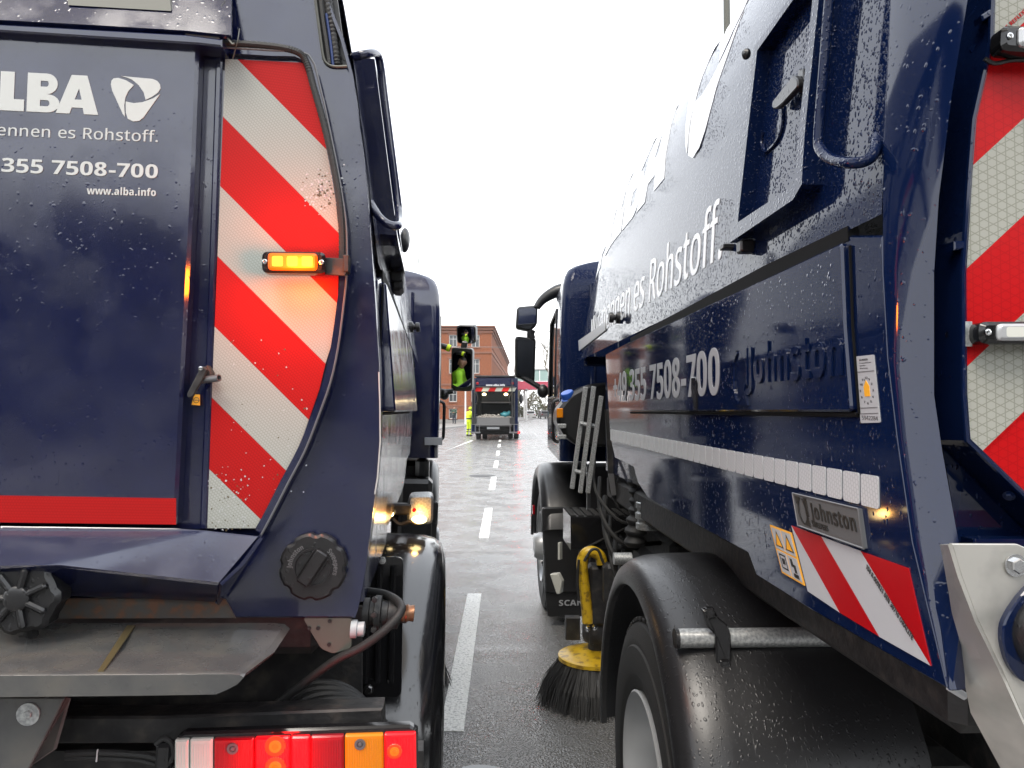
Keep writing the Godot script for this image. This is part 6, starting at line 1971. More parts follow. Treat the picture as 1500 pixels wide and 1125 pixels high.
	mb.box(Vector3(-0.3431,1.006,0.07), Vector3(0.03, 0.05, 0.03), 0.006)
	tp("cable_plug", mb, M.black_plastic, tr)
	mb = MB.new()
	mb.tube([Vector3(-0.4656,1.016,0.065), Vector3(-0.4671,0.9934,0.065)], 0.0015, 5)
	tp("cable_tie", mb, M.pale_grey, tr)
	# pipe couplings at the corner
	mb = MB.new()
	var q0 := Vector3(-0.0044,1.232,-0.06)
	var q1 := Vector3(0.0949,1.228,-0.06)
	var ax := (q1 - q0)
	mb.lathe([Vector2(0.0, 0.0), Vector2(0.030, 0.0), Vector2(0.030, 0.012), Vector2(0.024, 0.014), Vector2(0.024, 0.022), Vector2(0.036, 0.024), Vector2(0.036, 0.036), Vector2(0.026, 0.038), Vector2(0.026, 0.05), Vector2(0.030, 0.052), Vector2(0.030, 0.072), Vector2(0.018, 0.076), Vector2(0.018, 0.09), Vector2(0, 0.09)], at_y(q0, ax), 20)
	for k in 3: mb.lathe([Vector2(0.006, -0.002), Vector2(0.006, 0.008), Vector2(0, 0.009)], at_y(Vector3(0.0212,1.269,-0.02) + Vector3(0, -0.03 * k, 0), Vector3.BACK), 6)
	tp("pipe_coupling", mb, M.dark_steel, tr)
	mb = MB.new()
	mb.lathe([Vector2(0, 0.0), Vector2(0.016, 0.0), Vector2(0.018, 0.004), Vector2(0.016, 0.008), Vector2(0.018, 0.012), Vector2(0.016, 0.016), Vector2(0.017, 0.026), Vector2(0, 0.027)], at_y(Vector3(0.0741,1.234,-0.05), ax), 16)
	tp("brass_nipple", mb, mat("brass", lin(0.22, 0.11, 0.06), 0.35, 0.7), tr)
	mb = MB.new()
	mb.lathe([Vector2(0, 0), Vector2(0.018, 0), Vector2(0.018, 0.012), Vector2(0.014, 0.013), Vector2(0.015, 0.026), Vector2(0.008, 0.028), Vector2(0, 0.028)], at_y(Vector3(-0.0233,1.213,-0.01), ax), 16)
	tp("white_cap", mb, M.sticker, tr)
	# ribbed splash panel in front of the mudguard
	mb = MB.new()
	mb.prism(rounded([Vector3(-0.0778,1.239,-0.62), Vector3(0.0538,1.24,-0.62), Vector3(0.0601,0.8521,-0.62), Vector3(-0.0726,0.8534,-0.62)], 0.02, 3), Vector3(0, 0, -0.01), 0.002)
	for k in 3: mb.tube([Vector3(-0.0445,1.214,-0.612), Vector3(-0.0416,0.8968,-0.612)], 0.012, 8) if k == 0 else mb.tube([[Vector3(-0.0108,1.214,-0.612), Vector3(-0.0082,0.8966,-0.612)], [Vector3(0.0267,1.215,-0.612), Vector3(0.0292,0.8963,-0.612)]][k - 1], 0.009, 8)
	tp("splash_panel", mb, M.black_gloss, tr)
	hex_bolt(tr, Vector3(-0.029,0.8825,-0.6), Vector3.BACK, 0.010, M.chrome)
	hex_bolt(tr, Vector3(-0.0031,1.234,-0.6), Vector3.BACK, 0.007, M.chrome)
	# work lamp on top of the mudguard
	mb = MB.new()
	mb.prism(rounded([Vector3(0.0392,1.335,-1.3), Vector3(0.1316,1.339,-1.3), Vector3(0.1322,1.231,-1.3), Vector3(0.0375,1.23,-1.3)], 0.02, 3), Vector3(0, 0, -0.12), 0.008)
	var wl := tp("work_lamp", mb, M.galvanised, tr)
	mb = MB.new()
	mb.ball(Vector3(0.0821,1.251,-1.28), Vector3(0.028, 0.016, 0.012), 12, 8)
	tp("lamp_lens", mb, M.lit_white, wl)
	mb = MB.new()
	mb.ball(Vector3(-0.0197,1.27,-1.28), Vector3(0.010, 0.010, 0.01), 10, 6)
	tp("lamp_lens", mb, M.lit_white, wl)
	omni(tr.transform * Vector3(0.0826,1.266,-1.24), Color(1, 0.72, 0.35), 0.004, 0.015, "work_lamp_light")
	mb = MB.new()
	mb.box(Vector3(0.0208,1.287,-1.3), Vector3(0.06, 0.04, 0.05), 0.006)
	mb.tube(curve([Vector3(-0.0142,1.252,-1.28), Vector3(0.011,1.233,-1.28), Vector3(0.0477,1.243,-1.28), Vector3(0.0728,1.234,-1.28)], 4), 0.007, 7)
	tp("lamp_plug", mb, M.dark_steel, tr)
	mb = MB.new()
	mb.lathe([Vector2(0.008, 0), Vector2(0.008, 0.006), Vector2(0, 0.008)], at_y(Vector3(0.064,1.287,-1.27), Vector3.BACK), 8)
	tp("red_button", mb, M.red_lens, wl)
	# --- tail lamp cluster
	var tl: Array = [Vector3(-0.303,1.058,0.1), Vector3(0.1012,1.066,0.1), Vector3(0.1166,1.056,0.1), Vector3(0.1241,0.8939,0.1), Vector3(-0.3141,0.8903,0.1), Vector3(-0.321,1.032,0.1), Vector3(-0.3158,1.05,0.1)]
	mb = MB.new()
	mb.prism(tl, Vector3(0, 0, -0.02), 0.004)
	var tlamp := tp("tail_lamp", mb, M.black_gloss, tr)
	var secs := [[258, 278, "white_lens", 1081], [279.5, 312, "white_lens", 1080], [313.5, 371, "red_lens", 1079.5], [372.5, 423, "lit_red", 1078], [424.5, 452, "lit_red", 1076.5], [453.5, 502, "red_lens", 1075.5], [503.5, 560.5, "amber_lens", 1074], [562, 609, "lit_red", 1072]]
	var tx := func(px: float, py: float) -> Vector3:
		var o := Vector3(-0.3265,1.05,0.1)
		return o + (Vector3(0.1271,1.044,0.1) - o) * ((px - 250.0) / 370.0) + (Vector3(-0.3206,0.9049,0.1) - o) * ((py - 1080.0) / 120.0)
	for s: Array in secs:
		mb = MB.new()
		var pp: Array = [tx.call(s[0], s[3]), tx.call(s[1], s[3] - (s[1] - s[0]) * 0.03), tx.call(s[1], 1199.0), tx.call(s[0], 1200.0)]
		for i in 4: pp[i] += Vector3(0, 0, 0.010)
		mb.prism(rounded(pp, 0.003, 2), Vector3(0, 0, -0.014), 0.003)
		# moulded ribs
		var n := int((s[1] - s[0]) / 3.5)
		for k in range(1, n):
			var u := float(k) / n
			mb.tube([pp[0].lerp(pp[1], u) + Vector3(0, -0.008, 0), pp[3].lerp(pp[2], u)], 0.0011, 4, false)
		tp("lamp_lens", mb, M[s[2]], tlamp, {"white_lens": "clear reversing lens", "red_lens": "unlit red lens", "lit_red": "lit red lens", "amber_lens": "amber indicator lens"}[s[2]])
	for s: Array in [[402, 1090], [402, 1121], [577, 1098]]:
		for ring3 in 3:
			var rad: float = [0.019, 0.012, 0.0065][ring3] * (1.0 if s[0] < 500 else 0.75)
			mb = MB.new()
			mb.lathe([Vector2(rad, 0.0), Vector2(rad * 0.9, 0.0012), Vector2(0, 0.0016)], at_y(tx.call(s[0], s[1]) + Vector3(0, 0, 0.010 + 0.0006 * ring3), Vector3.BACK), 20)
			tp("glowing_bulb", mb, [M.lit_orange, M.lit_amber, M.lit_beacon][ring3], tlamp)
	for s: Array in [[341, 1093], [526, 1087]]:
		mb = MB.new()
		mb.lathe([Vector2(0.010, 0.0), Vector2(0.010, 0.002), Vector2(0.006, 0.0022), Vector2(0.005, 0.0), Vector2(0.003, 0.003), Vector2(0, 0.003)], at_y(tx.call(s[0], s[1]) + Vector3(0, 0, 0.0105), Vector3.BACK), 14)
		tp("lens_screw", mb, M.grey_metal, tlamp)
	omni(tr.transform * (tx.call(405.0, 1105.0) + Vector3(0, 0, 0.06)), Color(1, 0.06, 0.05), 0.012, 0.03, "tail_lamp_light")
	# --- cab details: reflector strip, mirrors, antenna
	mb = MB.new()
	mb.prism([Vector3(0.053,1.449,-4.04), Vector3(0.1808,1.452,-4.04), Vector3(0.1824,1.397,-4.04), Vector3(0.0547,1.395,-4.04)], Vector3(0, 0, -0.02), 0.001)
	tp("cab_reflector", mb, M.grey_print, tr)
	mb = MB.new()
	mb.box(Vector3(-0.04, 1.08, -4.6), Vector3(0.26, 0.36, 0.5), 0.04)
	mb.box(Vector3(0.0, 0.9, -4.15), Vector3(0.24, 0.5, 0.3), 0.03)
	mb.box(Vector3(0.04, 1.22, -4.2), Vector3(0.1, 0.16, 0.2), 0.03)
	tp("cab_step_housing", mb, M.black_plastic, tr)
	mb = MB.new()
	mb.tube([Vector3(-0.0454,2.757,-4.448), Vector3(-0.0039,3.328,-4.423)], 0.004, 5, true, [0.004, 0.0015])
	tp("radio_antenna", mb, M.black_plastic, tr)
	# dark air horn behind the hatch
	mb = MB.new()
	mb.ball(Vector3(-0.0856,2.661,-3.048), Vector3(0.032, 0.075, 0.06), 14, 10)
	tp("round_lamp", mb, M.black_plastic, tr)
	mb = MB.new()
	mb.box(Vector3(0.0073,2.043,-0.7488), Vector3(0.035, 0.09, 0.12), 0.01)
	tp("hatch_hinge_block", mb, M.dark_steel, tr)
	# right door lettering that the mirror shows
	tp("door_lettering", name_on(Vector3(0.1572, 1.50, -4.65), Vector3(0, 0, -0.14), Vector3(0, 0.13, 0), 0.002), M.white_print, tr)
	# mirrors: convex glass in black shells
	for k in 2:
		var c: Vector3 = [Vector3(0.3508,2.026,-5.441), Vector3(0.3817,2.343,-5.427)][k]
		var sz: Vector2 = [Vector2(0.20, 0.40), Vector2(0.18, 0.17)][k]
		var face: Vector3 = ((Vector3(0.1341,1.654,1.562) - c).normalized() + ([Vector3(-0.10, 1.92, -4.76), Vector3(-0.10, 1.95, -4.76)][k] - c).normalized()).normalized()
		var bs := Basis(Vector3.UP.cross(face).normalized(), face.cross(Vector3.UP.cross(face).normalized()), face)
		mb = MB.new()
		var q: Array = []
		for v: Vector3 in rounded([Vector3(-sz.x, sz.y, 0) * 0.5, Vector3(sz.x, sz.y * 0.96, 0) * 0.5, Vector3(sz.x * 0.96, -sz.y, 0) * 0.5, Vector3(-sz.x * 1.02, -sz.y, 0) * 0.5], 0.035, 5): q.append(c + bs * v)
		mb.prism(q, bs * Vector3(0, 0, -0.07), 0.006)
		var shell := tp("main_mirror" if k == 0 else "wide_mirror", mb, M.black_plastic, tr)
		mb = MB.new()
		var R: float = [1.15, 0.42][k]
		var rows: Array = []
		for i in 17:
			var row: Array = []
			for j in 13:
				var x := (j / 12.0 - 0.5) * sz.x * 0.86
				var y := (0.5 - i / 16.0) * sz.y * 0.90
				var rim := pow(absf(j / 6.0 - 1.0), 6.0) * pow(absf(i / 8.0 - 1.0), 6.0)
				row.append(c + bs * Vector3(x * (1.0 - 0.06 * rim), y * (1.0 - 0.06 * rim), 0.012 - (x * x + y * y) / (2.0 * R)))
			rows.append(row)
		mb.sheet(rows, 0.0, true)
		tp("mirror_glass", mb, M.mirror_glass, shell, "", 60.0)
	mb = MB.new()
	mb.tube(curve([Vector3(0.1305,1.833,-5.469), Vector3(0.2053,1.817,-5.463), Vector3(0.2793,1.825,-5.455)], 4), 0.026, 8)
	mb.ball(Vector3(0.1998,1.792,-5.464), Vector3(0.045, 0.05, 0.05))
	tp("mirror_arm", mb, M.black_plastic, tr)
	mb = MB.new()
	mb.tube([Vector3(0.3722,2.27,-5.45), Vector3(0.3616,2.208,-5.454)], 0.03, 8)
	tp("mirror_joint", mb, M.black_plastic, tr)
	mb = MB.new()
	mb.tube(curve([Vector3(0.1073,2.216,-5.207), Vector3(0.1671,2.212,-5.201), Vector3(0.2394,2.189,-5.195)], 4), 0.026, 10)
	var brace := tp("mirror_brace", mb, M.black_plastic, tr)
	mb = MB.new()
	mb.tube([Vector3(0.2062,2.202,-5.197), Vector3(0.2363,2.192,-5.195)], 0.031, 12)
	tp("yellow_band", mb, M.hivis, brace)
	driver(tr.transform)

func person(called: String, label: String, at: Vector3, turn: float, bones: Array, cell: float) -> Node3D:
	var root := thing(called, label, "person", Transform3D(Basis(Vector3.UP, turn), at))
	return root

func body_parts(root: Node3D, pose: Dictionary, cell: float, top: Material, legs: Material, band: Material, fingers: bool) -> void:
	# pose: joints in metres; one skin for the jacket and trousers each, head and hands of their own
	var J := pose
	var jacket := skin([[J.hip, J.chest, 0.15, 0.17], [J.chest, J.neck, 0.17, 0.08], [J.sl, J.el, 0.075, 0.062], [J.el, J.wl, 0.062, 0.05], [J.sr, J.er, 0.075, 0.062], [J.er, J.wr, 0.062, 0.05], [J.sl, J.sr, 0.08, 0.08]], cell, 0.06)
	part("jacket", jacket, top, root, "", 60.0)
	if J.has("kl"):
		var tro := skin([[J.hip + Vector3(0, -0.02, 0), J.hip + Vector3(0, 0.06, 0), 0.15, 0.14], [J.hl, J.kl, 0.098, 0.075], [J.kl, J.al, 0.075, 0.055], [J.hr, J.kr, 0.098, 0.075], [J.kr, J.ar, 0.075, 0.055]], cell, 0.05)
		part("trousers", tro, legs, root, "", 60.0)
		var shoes := skin([[J.al + Vector3(0, -0.06, 0.03), J.al + Vector3(0.02, -0.075, -0.15), 0.05, 0.042], [J.ar + Vector3(0, -0.06, 0.03), J.ar + Vector3(-0.02, -0.075, -0.15), 0.05, 0.042]], cell * 0.7, 0.02)
		part("shoes", shoes, M.black_plastic, root, "", 60.0)
		for b in 2:
			for k in 2:
				var a: Vector3 = [J.kl, J.kr][k].lerp([J.al, J.ar][k], 0.25 + 0.35 * b)
				var mb := MB.new()
				mb.tube([a + Vector3(0, 0.03, 0), a + Vector3(0, -0.03, 0)], 0.077 - 0.008 * b, 14, false)
				part("reflective_band", mb, band, root)
	var hb := MB.new()
	hb.tube([J.hip + Vector3(0, 0.10, 0), J.hip + Vector3(0, 0.17, 0)], 0.168, 18, false)
	part("waist_band", hb, band, root)
	var n: Vector3 = (J.head - J.neck).normalized()
	var f: Vector3 = J.face
	var sd := f.cross(Vector3.UP).normalized()
	var head := skin([[J.neck - n * 0.04, J.neck + n * 0.06, 0.058, 0.056], [J.head + n * 0.03 - f * 0.02, J.head + n * 0.03 + f * 0.02, 0.092, 0.088], [J.head - n * 0.04 + f * 0.03, J.head - n * 0.075 + f * 0.055, 0.068, 0.042], [J.head - n * 0.005 + f * 0.085, J.head - n * 0.035 + f * 0.108, 0.012, 0.017], [J.head + sd * 0.088 + n * 0.012, J.head + sd * 0.09 - n * 0.03, 0.016, 0.011], [J.head - sd * 0.088 + n * 0.012, J.head - sd * 0.09 - n * 0.03, 0.016, 0.011], [J.head + sd * 0.03 + n * 0.03 + f * 0.085, J.head - sd * 0.03 + n * 0.03 + f * 0.085, 0.012, 0.012], [J.head - n * 0.062 + f * 0.09 + sd * 0.02, J.head - n * 0.062 + f * 0.09 - sd * 0.02, 0.010, 0.010]], cell * 0.45, 0.02)
	part("head", head, M.skin, root, "", 70.0)
	var eyes := MB.new()
	for s: float in [-1.0, 1.0]: eyes.ball(J.head + sd * 0.033 * s + n * 0.008 + f * 0.083, Vector3(0.013, 0.009, 0.012), 8, 6)
	part("eyes", eyes, M.hair, root)
	var hair := skin([[J.head + n * 0.05 - f * 0.03, J.head + n * 0.062 + f * 0.02, 0.093, 0.075], [J.head - f * 0.05, J.head - n * 0.03 - f * 0.05, 0.075, 0.06]], cell * 0.5, 0.03)
	part("hair", hair, M.hair, root, "", 70.0)
	for k in 2:
		var w: Vector3 = [J.wl, J.wr][k]
		var e: Vector3 = [J.el, J.er][k]
		var d := (w - e).normalized()
		var ac := d.cross(Vector3(0.3, 0.2, 1)).normalized()
		var up := ac.cross(d).normalized()
		var bn: Array = [[w - d * 0.02, w + d * 0.03, 0.026, 0.03], [w + d * 0.03 + ac * 0.018, w + d * 0.085 + ac * 0.022, 0.022, 0.018], [w + d * 0.03 - ac * 0.018, w + d * 0.085 - ac * 0.022, 0.022, 0.018]]
		for q in 4:
			var o := ac * (0.032 - 0.021 * q)
			var L: float = [0.055, 0.068, 0.07, 0.058][q]
			bn.append([w + d * 0.085 + o, w + d * (0.085 + L * 0.55) + o - up * 0.012, 0.0095, 0.009])
			bn.append([w + d * (0.085 + L * 0.55) + o - up * 0.012, w + d * (0.085 + L * 0.9) + o - up * 0.038, 0.009, 0.0075])
		bn.append([w + d * 0.02 + ac * 0.03, w + d * 0.055 + ac * 0.058 - up * 0.01, 0.012, 0.010])
		bn.append([w + d * 0.055 + ac * 0.058 - up * 0.01, w + d * 0.085 + ac * 0.056 - up * 0.025, 0.010, 0.008])
		part("hand", skin(bn, 0.006 if fingers else 0.012, 0.008), M.skin, root, "", 70.0)

func driver(tx: Transform3D) -> void:
	# leans out of the left machine's right window; the convex mirrors show him
	var root := thing("person", "person in yellow-green work jacket leaning from the left cab, seen in its mirror", "person", tx)
	var J := {"hip": Vector3(-0.34, 1.38, -4.78), "chest": Vector3(-0.22, 1.70, -4.77), "neck": Vector3(-0.11, 1.91, -4.77), "head": Vector3(-0.06, 2.06, -4.78),
		"sl": Vector3(-0.06, 1.84, -4.93), "el": Vector3(0.01, 1.62, -5.00), "wl": Vector3(-0.04, 1.68, -5.22),
		"sr": Vector3(-0.20, 1.82, -4.60), "er": Vector3(-0.14, 1.55, -4.56), "wr": Vector3(-0.08, 1.53, -4.80), "face": Vector3(0.6, -0.05, -0.75).normalized()}
	body_parts(root, J, 0.018, M.hivis_green, M.navy_cloth, M.navy_cloth, true)
	var mb := MB.new()
	mb.tube([Vector3(-0.345, 1.47, -4.78), Vector3(-0.30, 1.60, -4.77)], 0.180, 20, false)
	part("jacket_panel", mb, M.navy_cloth, root)

func workers() -> void:
	# man in full hi-vis beside the refuse truck, seen from behind, bent a little towards the hopper
	var at := Vector3(-2.262,0,-48.20)
	var root := thing("person", "person in a full yellow hi-vis suit standing at the refuse truck's left rear corner", "person", Transform3D(Basis(Vector3.UP, deg_to_rad(-40)), at))
	var J := {"hip": Vector3(0, 0.95, 0), "chest": Vector3(0, 1.30, -0.05), "neck": Vector3(0, 1.52, -0.10), "head": Vector3(0, 1.67, -0.15),
		"sl": Vector3(-0.19, 1.43, -0.07), "el": Vector3(-0.27, 1.17, -0.10), "wl": Vector3(-0.22, 1.02, -0.30),
		"sr": Vector3(0.19, 1.43, -0.07), "er": Vector3(0.27, 1.18, -0.14), "wr": Vector3(0.20, 1.08, -0.36),
		"hl": Vector3(-0.09, 0.90, 0), "kl": Vector3(-0.11, 0.50, -0.03), "al": Vector3(-0.12, 0.11, 0.03), "hr": Vector3(0.09, 0.90, 0), "kr": Vector3(0.11, 0.50, -0.05), "ar": Vector3(0.13, 0.11, 0.0), "face": Vector3(0, -0.15, -1).normalized()}
	body_parts(root, J, 0.025, M.hivis, M.hivis, M.navy_cloth, false)
	var mb := MB.new()
	mb.ball(J.head + Vector3(0, 0.05, 0.01), Vector3(0.125, 0.11, 0.13), 14, 10)
	part("hood", mb, M.hivis, root)
	at = Vector3(-5.406,0.13,-81.90)
	root = thing("person", "small distant person in a dark green jacket standing on the pavement by the brick building", "person", Transform3D(Basis(Vector3.UP, deg_to_rad(160)), at))
	J.neck = Vector3(0, 1.53, -0.03); J.head = Vector3(0, 1.68, -0.03); J.chest = Vector3(0, 1.30, 0.0)
	J.wl = Vector3(-0.12, 1.20, -0.28); J.wr = Vector3(0.10, 1.18, -0.28)
	body_parts(root, J, 0.03, M.green_cloth, M.navy_cloth, M.navy_cloth, false)

func brick_building() -> void:
	var c := Vector3(-1.7, 0, -95.0)
	var root := thing("brick_building", "orange red brick building with a flat cornice at the end of the street", "building", Transform3D(Basis.IDENTITY, c))
	var dir := Vector3(2.3, 0, -73.0).normalized()
	var H := 11.9
	var W := 30.0
	var L := 73.0
	# front wall with window holes
	var xs := [-27.6, -24.8, -22.0, -19.2, -16.4, -13.6, -10.8, -8.0, -4.75, -1.98]
	var ysw := [[9.35, 10.9], [6.1, 7.9], [2.6, 4.0], [0.5, 1.75]]
	for facade in 2:
		var U := Vector3(-1, 0, 0) if facade == 0 else dir
		var len := W if facade == 0 else L
		var N := Vector3(0, 0, 1) if facade == 0 else Vector3(dir.z * -1.0, 0, dir.x)
		var cols: Array = []
		if facade == 0:
			for x: float in xs: cols.append(-x)
			cols.sort()
		else:
			for k in 24: cols.append(2.2 + 2.95 * k)
		var mb := MB.new()
		var edges_u: Array = [0.0]
		for u: float in cols: edges_u.append(u - 0.5); edges_u.append(u + 0.5)
		edges_u.append(len)
		var edges_y: Array = [0.0]
		for r: Array in [ysw[3], ysw[2], ysw[1], ysw[0]]: edges_y.append(r[0]); edges_y.append(r[1])
		edges_y.append(H)
		for i in edges_u.size() - 1:
			for j in edges_y.size() - 1:
				if i % 2 == 1 and j % 2 == 1:
					# reveal
					for e: Array in [[0, 0, 1, 0], [1, 0, 1, 1], [1, 1, 0, 1], [0, 1, 0, 0]]:
						var A: Vector3 = U * edges_u[i + e[0]] + Vector3(0, edges_y[j + e[1]], 0)
						var B: Vector3 = U * edges_u[i + e[2]] + Vector3(0, edges_y[j + e[3]], 0)
						mb.quad(A, B, B - N * 0.18, A - N * 0.18)
					continue
				var p: Vector3 = U * edges_u[i] + Vector3(0, edges_y[j], 0)
				var q: Vector3 = U * edges_u[i + 1] + Vector3(0, edges_y[j], 0)
				var r: Vector3 = U * edges_u[i + 1] + Vector3(0, edges_y[j + 1], 0)
				var s: Vector3 = U * edges_u[i] + Vector3(0, edges_y[j + 1], 0)
				if facade == 0: mb.quad(q, p, s, r)
				else: mb.quad(p, q, r, s)
		part("wall", mb, M.brick, root)
		# windows
		for ci in cols.size():
			if facade == 0 and cols[ci] > 12.0: continue
			if facade == 1 and ci > 12: continue
			for r: Array in ysw:
				var o: Vector3 = U * cols[ci] + Vector3(0, (r[0] + r[1]) * 0.5, 0) - N * 0.15
				var h: float = r[1] - r[0]
				var bs := Basis(U * (-1.0 if facade == 0 else 1.0), Vector3.UP, N)
				var fb := MB.new()
				for q: Array in [[0.46, 0.0, 0.08, h], [-0.46, 0.0, 0.08, h], [0.0, h * 0.5 - 0.04, 1.0, 0.08], [0.0, -h * 0.5 + 0.04, 1.0, 0.08], [0.0, 0.0, 0.05, h], [0.0, h * 0.16, 1.0, 0.05]]:
					fb.box(o + bs * Vector3(q[0], q[1], 0), Vector3(q[2], q[3], 0.06), 0.0, bs)
				var w := part("window", fb, M.window_frame, root)
				fb = MB.new()
				fb.box(o - N * 0.01, Vector3(0.98, h - 0.02, 0.02), 0.0, bs)
				part("pane", fb, M.window_glass, w)
				fb = MB.new()
				fb.box(U * cols[ci] + Vector3(0, r[0] - 0.06, 0) + N * 0.04, Vector3(1.2, 0.12, 0.16), 0.0, bs)
				part("sill", fb, M.brick_trim, w)
				fb = MB.new()
				fb.box(U * cols[ci] + Vector3(0, r[1] + 0.12, 0) + N * 0.02, Vector3(1.3, 0.22, 0.08), 0.0, bs)
				part("lintel", fb, M.brick_trim, w)
		# courses and cornice
		var band := MB.new()
		var bs2 := Basis(U * (-1.0 if facade == 0 else 1.0), Vector3.UP, N)
		for q: Array in [[4.75, 0.22, 0.10], [8.7, 0.22, 0.10], [2.1, 0.15, 0.08]]:
			band.box(U * len * 0.5 + Vector3(0, q[0], 0) + N * q[2] * 0.5, Vector3(len + 0.15, q[1], q[2]), 0.0, bs2)
		for q: Array in [[11.25, 0.2, 0.15], [11.62, 0.24, 0.30], [11.92, 0.22, 0.45]]:
			band.box(U * len * 0.5 + Vector3(0, q[0], 0) + N * q[2] * 0.5, Vector3(len + 0.4, q[1], q[2]), 0.0, bs2)
		part("cornice", band, M.brick_trim, root)
		band = MB.new()
		band.box(U * len * 0.5 + Vector3(0, 0.22, 0) + N * 0.06, Vector3(len + 0.1, 0.45, 0.12), 0.0, bs2)
		part("plinth", band, M.plinth, root)
	var rf := MB.new()
	var A := Vector3(0.2, H + 0.1, 0.2)
	rf.prism([A, A + Vector3(-W, 0, 0), A + Vector3(-W, 0, 0) + dir * L, A + dir * L], Vector3(0, -0.2, 0), 0.0)
	part("roof", rf, M.roof_tile, root)
	var an := MB.new()
	an.tube([Vector3(-8.3, H, -3), Vector3(-8.3, H + 4.2, -3)], 0.05, 6)
	an.box(Vector3(-8.3, H + 3.2, -3), Vector3(1.0, 0.05, 0.05))
	an.box(Vector3(-8.3, H + 2.7, -3), Vector3(0.7, 0.05, 0.05))
	part("roof_aerial", an, M.grey_metal, root)

func refuse_truck() -> void:
	var o := Vector3(-0.4791,0,-41.72)
	var tr := thing("refuse_truck", "dark blue refuse collection truck seen from behind with its hopper open, far down the road", "refuse truck", Transform3D(Basis.IDENTITY, o))
	var k := 0.00735
	# x across, y up from measured offsets
	var P := func(X: float, Y: float, z: float) -> Vector3: return Vector3((X - 497.0) * k, (1046.0 - Y) * k, z)
	var bx := func(mb: MB, X0: float, Y0: float, X1: float, Y1: float, z0: float, z1: float, bev := 0.02) -> void:
		var a: Vector3 = P.call(X0, Y1, z0)
		var b: Vector3 = P.call(X1, Y0, z1)
		mb.box((a + b) * 0.5, (b - a).abs(), bev)
	var mb := MB.new()
	bx.call(mb, 352, 600, 652, 900, -7.0, -1.2, 0.08)
	part("container_body", mb, M.blue_paint, tr)
	mb = MB.new()
	bx.call(mb, 350, 610, 650, 1010, -9.6, -7.3, 0.15)
	part("cab", mb, M.blue_paint, tr)
	mb = MB.new()
	bx.call(mb, 345, 582, 640, 655, -1.2, 0.0, 0.06)
	part("tailgate_top", mb, M.old_blue_paint, tr)
	mb = MB.new()
	bx.call(mb, 338, 570, 642, 582, -0.4, 0.06, 0.02)
	part("roof_bar", mb, M.black_plastic, tr)
	for s in 2:
		mb = MB.new()
		var x0: float = [316.0, 622.0][s]
		mb.prism([P.call(x0, 590, 0.0), P.call(x0 + 34, 590, 0.0), P.call(x0 + 34, 985, 0.12), P.call(x0, 985, 0.12)], Vector3(0, 0, -1.3), 0.02)
		part("side_cheek", mb, M.blue_paint, tr)
		mb = MB.new()
		bx.call(mb, x0 + 2, 700, x0 + 12, 930, 0.02, 0.18, 0.01)
		part("hydraulic_ram", mb, M.dark_steel, tr)
		mb = MB.new()
		mb.lathe([Vector2(0.075, 0), Vector2(0.075, 0.05), Vector2(0, 0.06)], at_y([P.call(358, 628, 0.0), P.call(615, 628, 0.0)][s], Vector3.BACK), 14)
		part("upper_lamp", mb, M.red_lens, tr)
		mb = MB.new()
		mb.ball([P.call(408, 710, 0.16), P.call(568, 710, 0.16)][s], Vector3(0.11, 0.075, 0.05), 12, 8)
		part("work_lamp", mb, M.lit_white, tr)
		omni(o + [P.call(408, 712, 0.3), P.call(568, 712, 0.3)][s], Color(1, 0.9, 0.7), 0.05, 0.08, "truck_lamp_light")
		# boarding step with rails
		mb = MB.new()
		var sx: float = [310.0, 592.0][s]
		bx.call(mb, sx, 985, sx + 70, 995, 0.1, 0.6, 0.01)
		mb.tube([P.call(sx + 6, 985, 0.55), P.call(sx + 6, 930, 0.55), P.call(sx + 64, 930, 0.55), P.call(sx + 64, 985, 0.55)], 0.025, 6)
		mb.tube([P.call(sx + 35, 985, 0.55), P.call(sx + 35, 930, 0.55)], 0.02, 6)
		part("boarding_step", mb, M.grey_metal, tr)
		for d in 2:
			mb = MB.new()
			var wx: float = [[338.0, 388.0], [584.0, 628.0]][s][d]
			mb.lathe([Vector2(0.2, 0.0), Vector2(0.46, 0.0), Vector2(0.5, 0.03), Vector2(0.5, 0.25), Vector2(0.46, 0.28), Vector2(0.2, 0.28)], at_y(P.call(wx, 978, -1.9) * Vector3(1, 0, 1) + Vector3(0, 0.5, 0), Vector3.RIGHT), 26)
			part("wheel", mb, M.rubber, tr)
	mb = MB.new()
	mb.join(lettering("www.alba.info", P.call(420, 648, 0.012), P.call(560, 648, 0.012), P.call(420, 634, 0.012), 0.01))
	part("web_address", mb, M.white_print, tr)
	for i in 6:
		mb = MB.new()
		var x0 := 345.0 + 49.0 * i
		mb.prism([P.call(x0 + 8, 660, 0.09), P.call(x0 + 57, 660, 0.09), P.call(x0 + 41, 688, 0.09), P.call(x0 - 8, 688, 0.09)], Vector3(0, 0, -0.05), 0.0)
		part("marking_plate", mb, M.old_film_white if i % 2 else M.old_film_red, tr)
	mb = MB.new()
	bx.call(mb, 384, 694, 600, 768, -0.5, 0.12, 0.03)
	mb.prism([P.call(398, 702, 0.125), P.call(585, 702, 0.125), P.call(565, 745, 0.10), P.call(415, 745, 0.10)], Vector3(0, 0, -0.02), 0.0)
	part("packer_blade", mb, M.matt_black, tr)
	mb = MB.new()
	bx.call(mb, 345, 655, 635, 700, -0.8, 0.03, 0.02)
	bx.call(mb, 345, 690, 384, 880, -0.9, -0.05, 0.02)
	bx.call(mb, 600, 690, 640, 880, -0.9, -0.05, 0.02)
	part("hopper_frame", mb, M.matt_black, tr)
	mb = MB.new()
	bx.call(mb, 345, 700, 640, 1000, -1.0, -0.85, 0.0)
	part("hopper_back", mb, M.matt_black, tr)
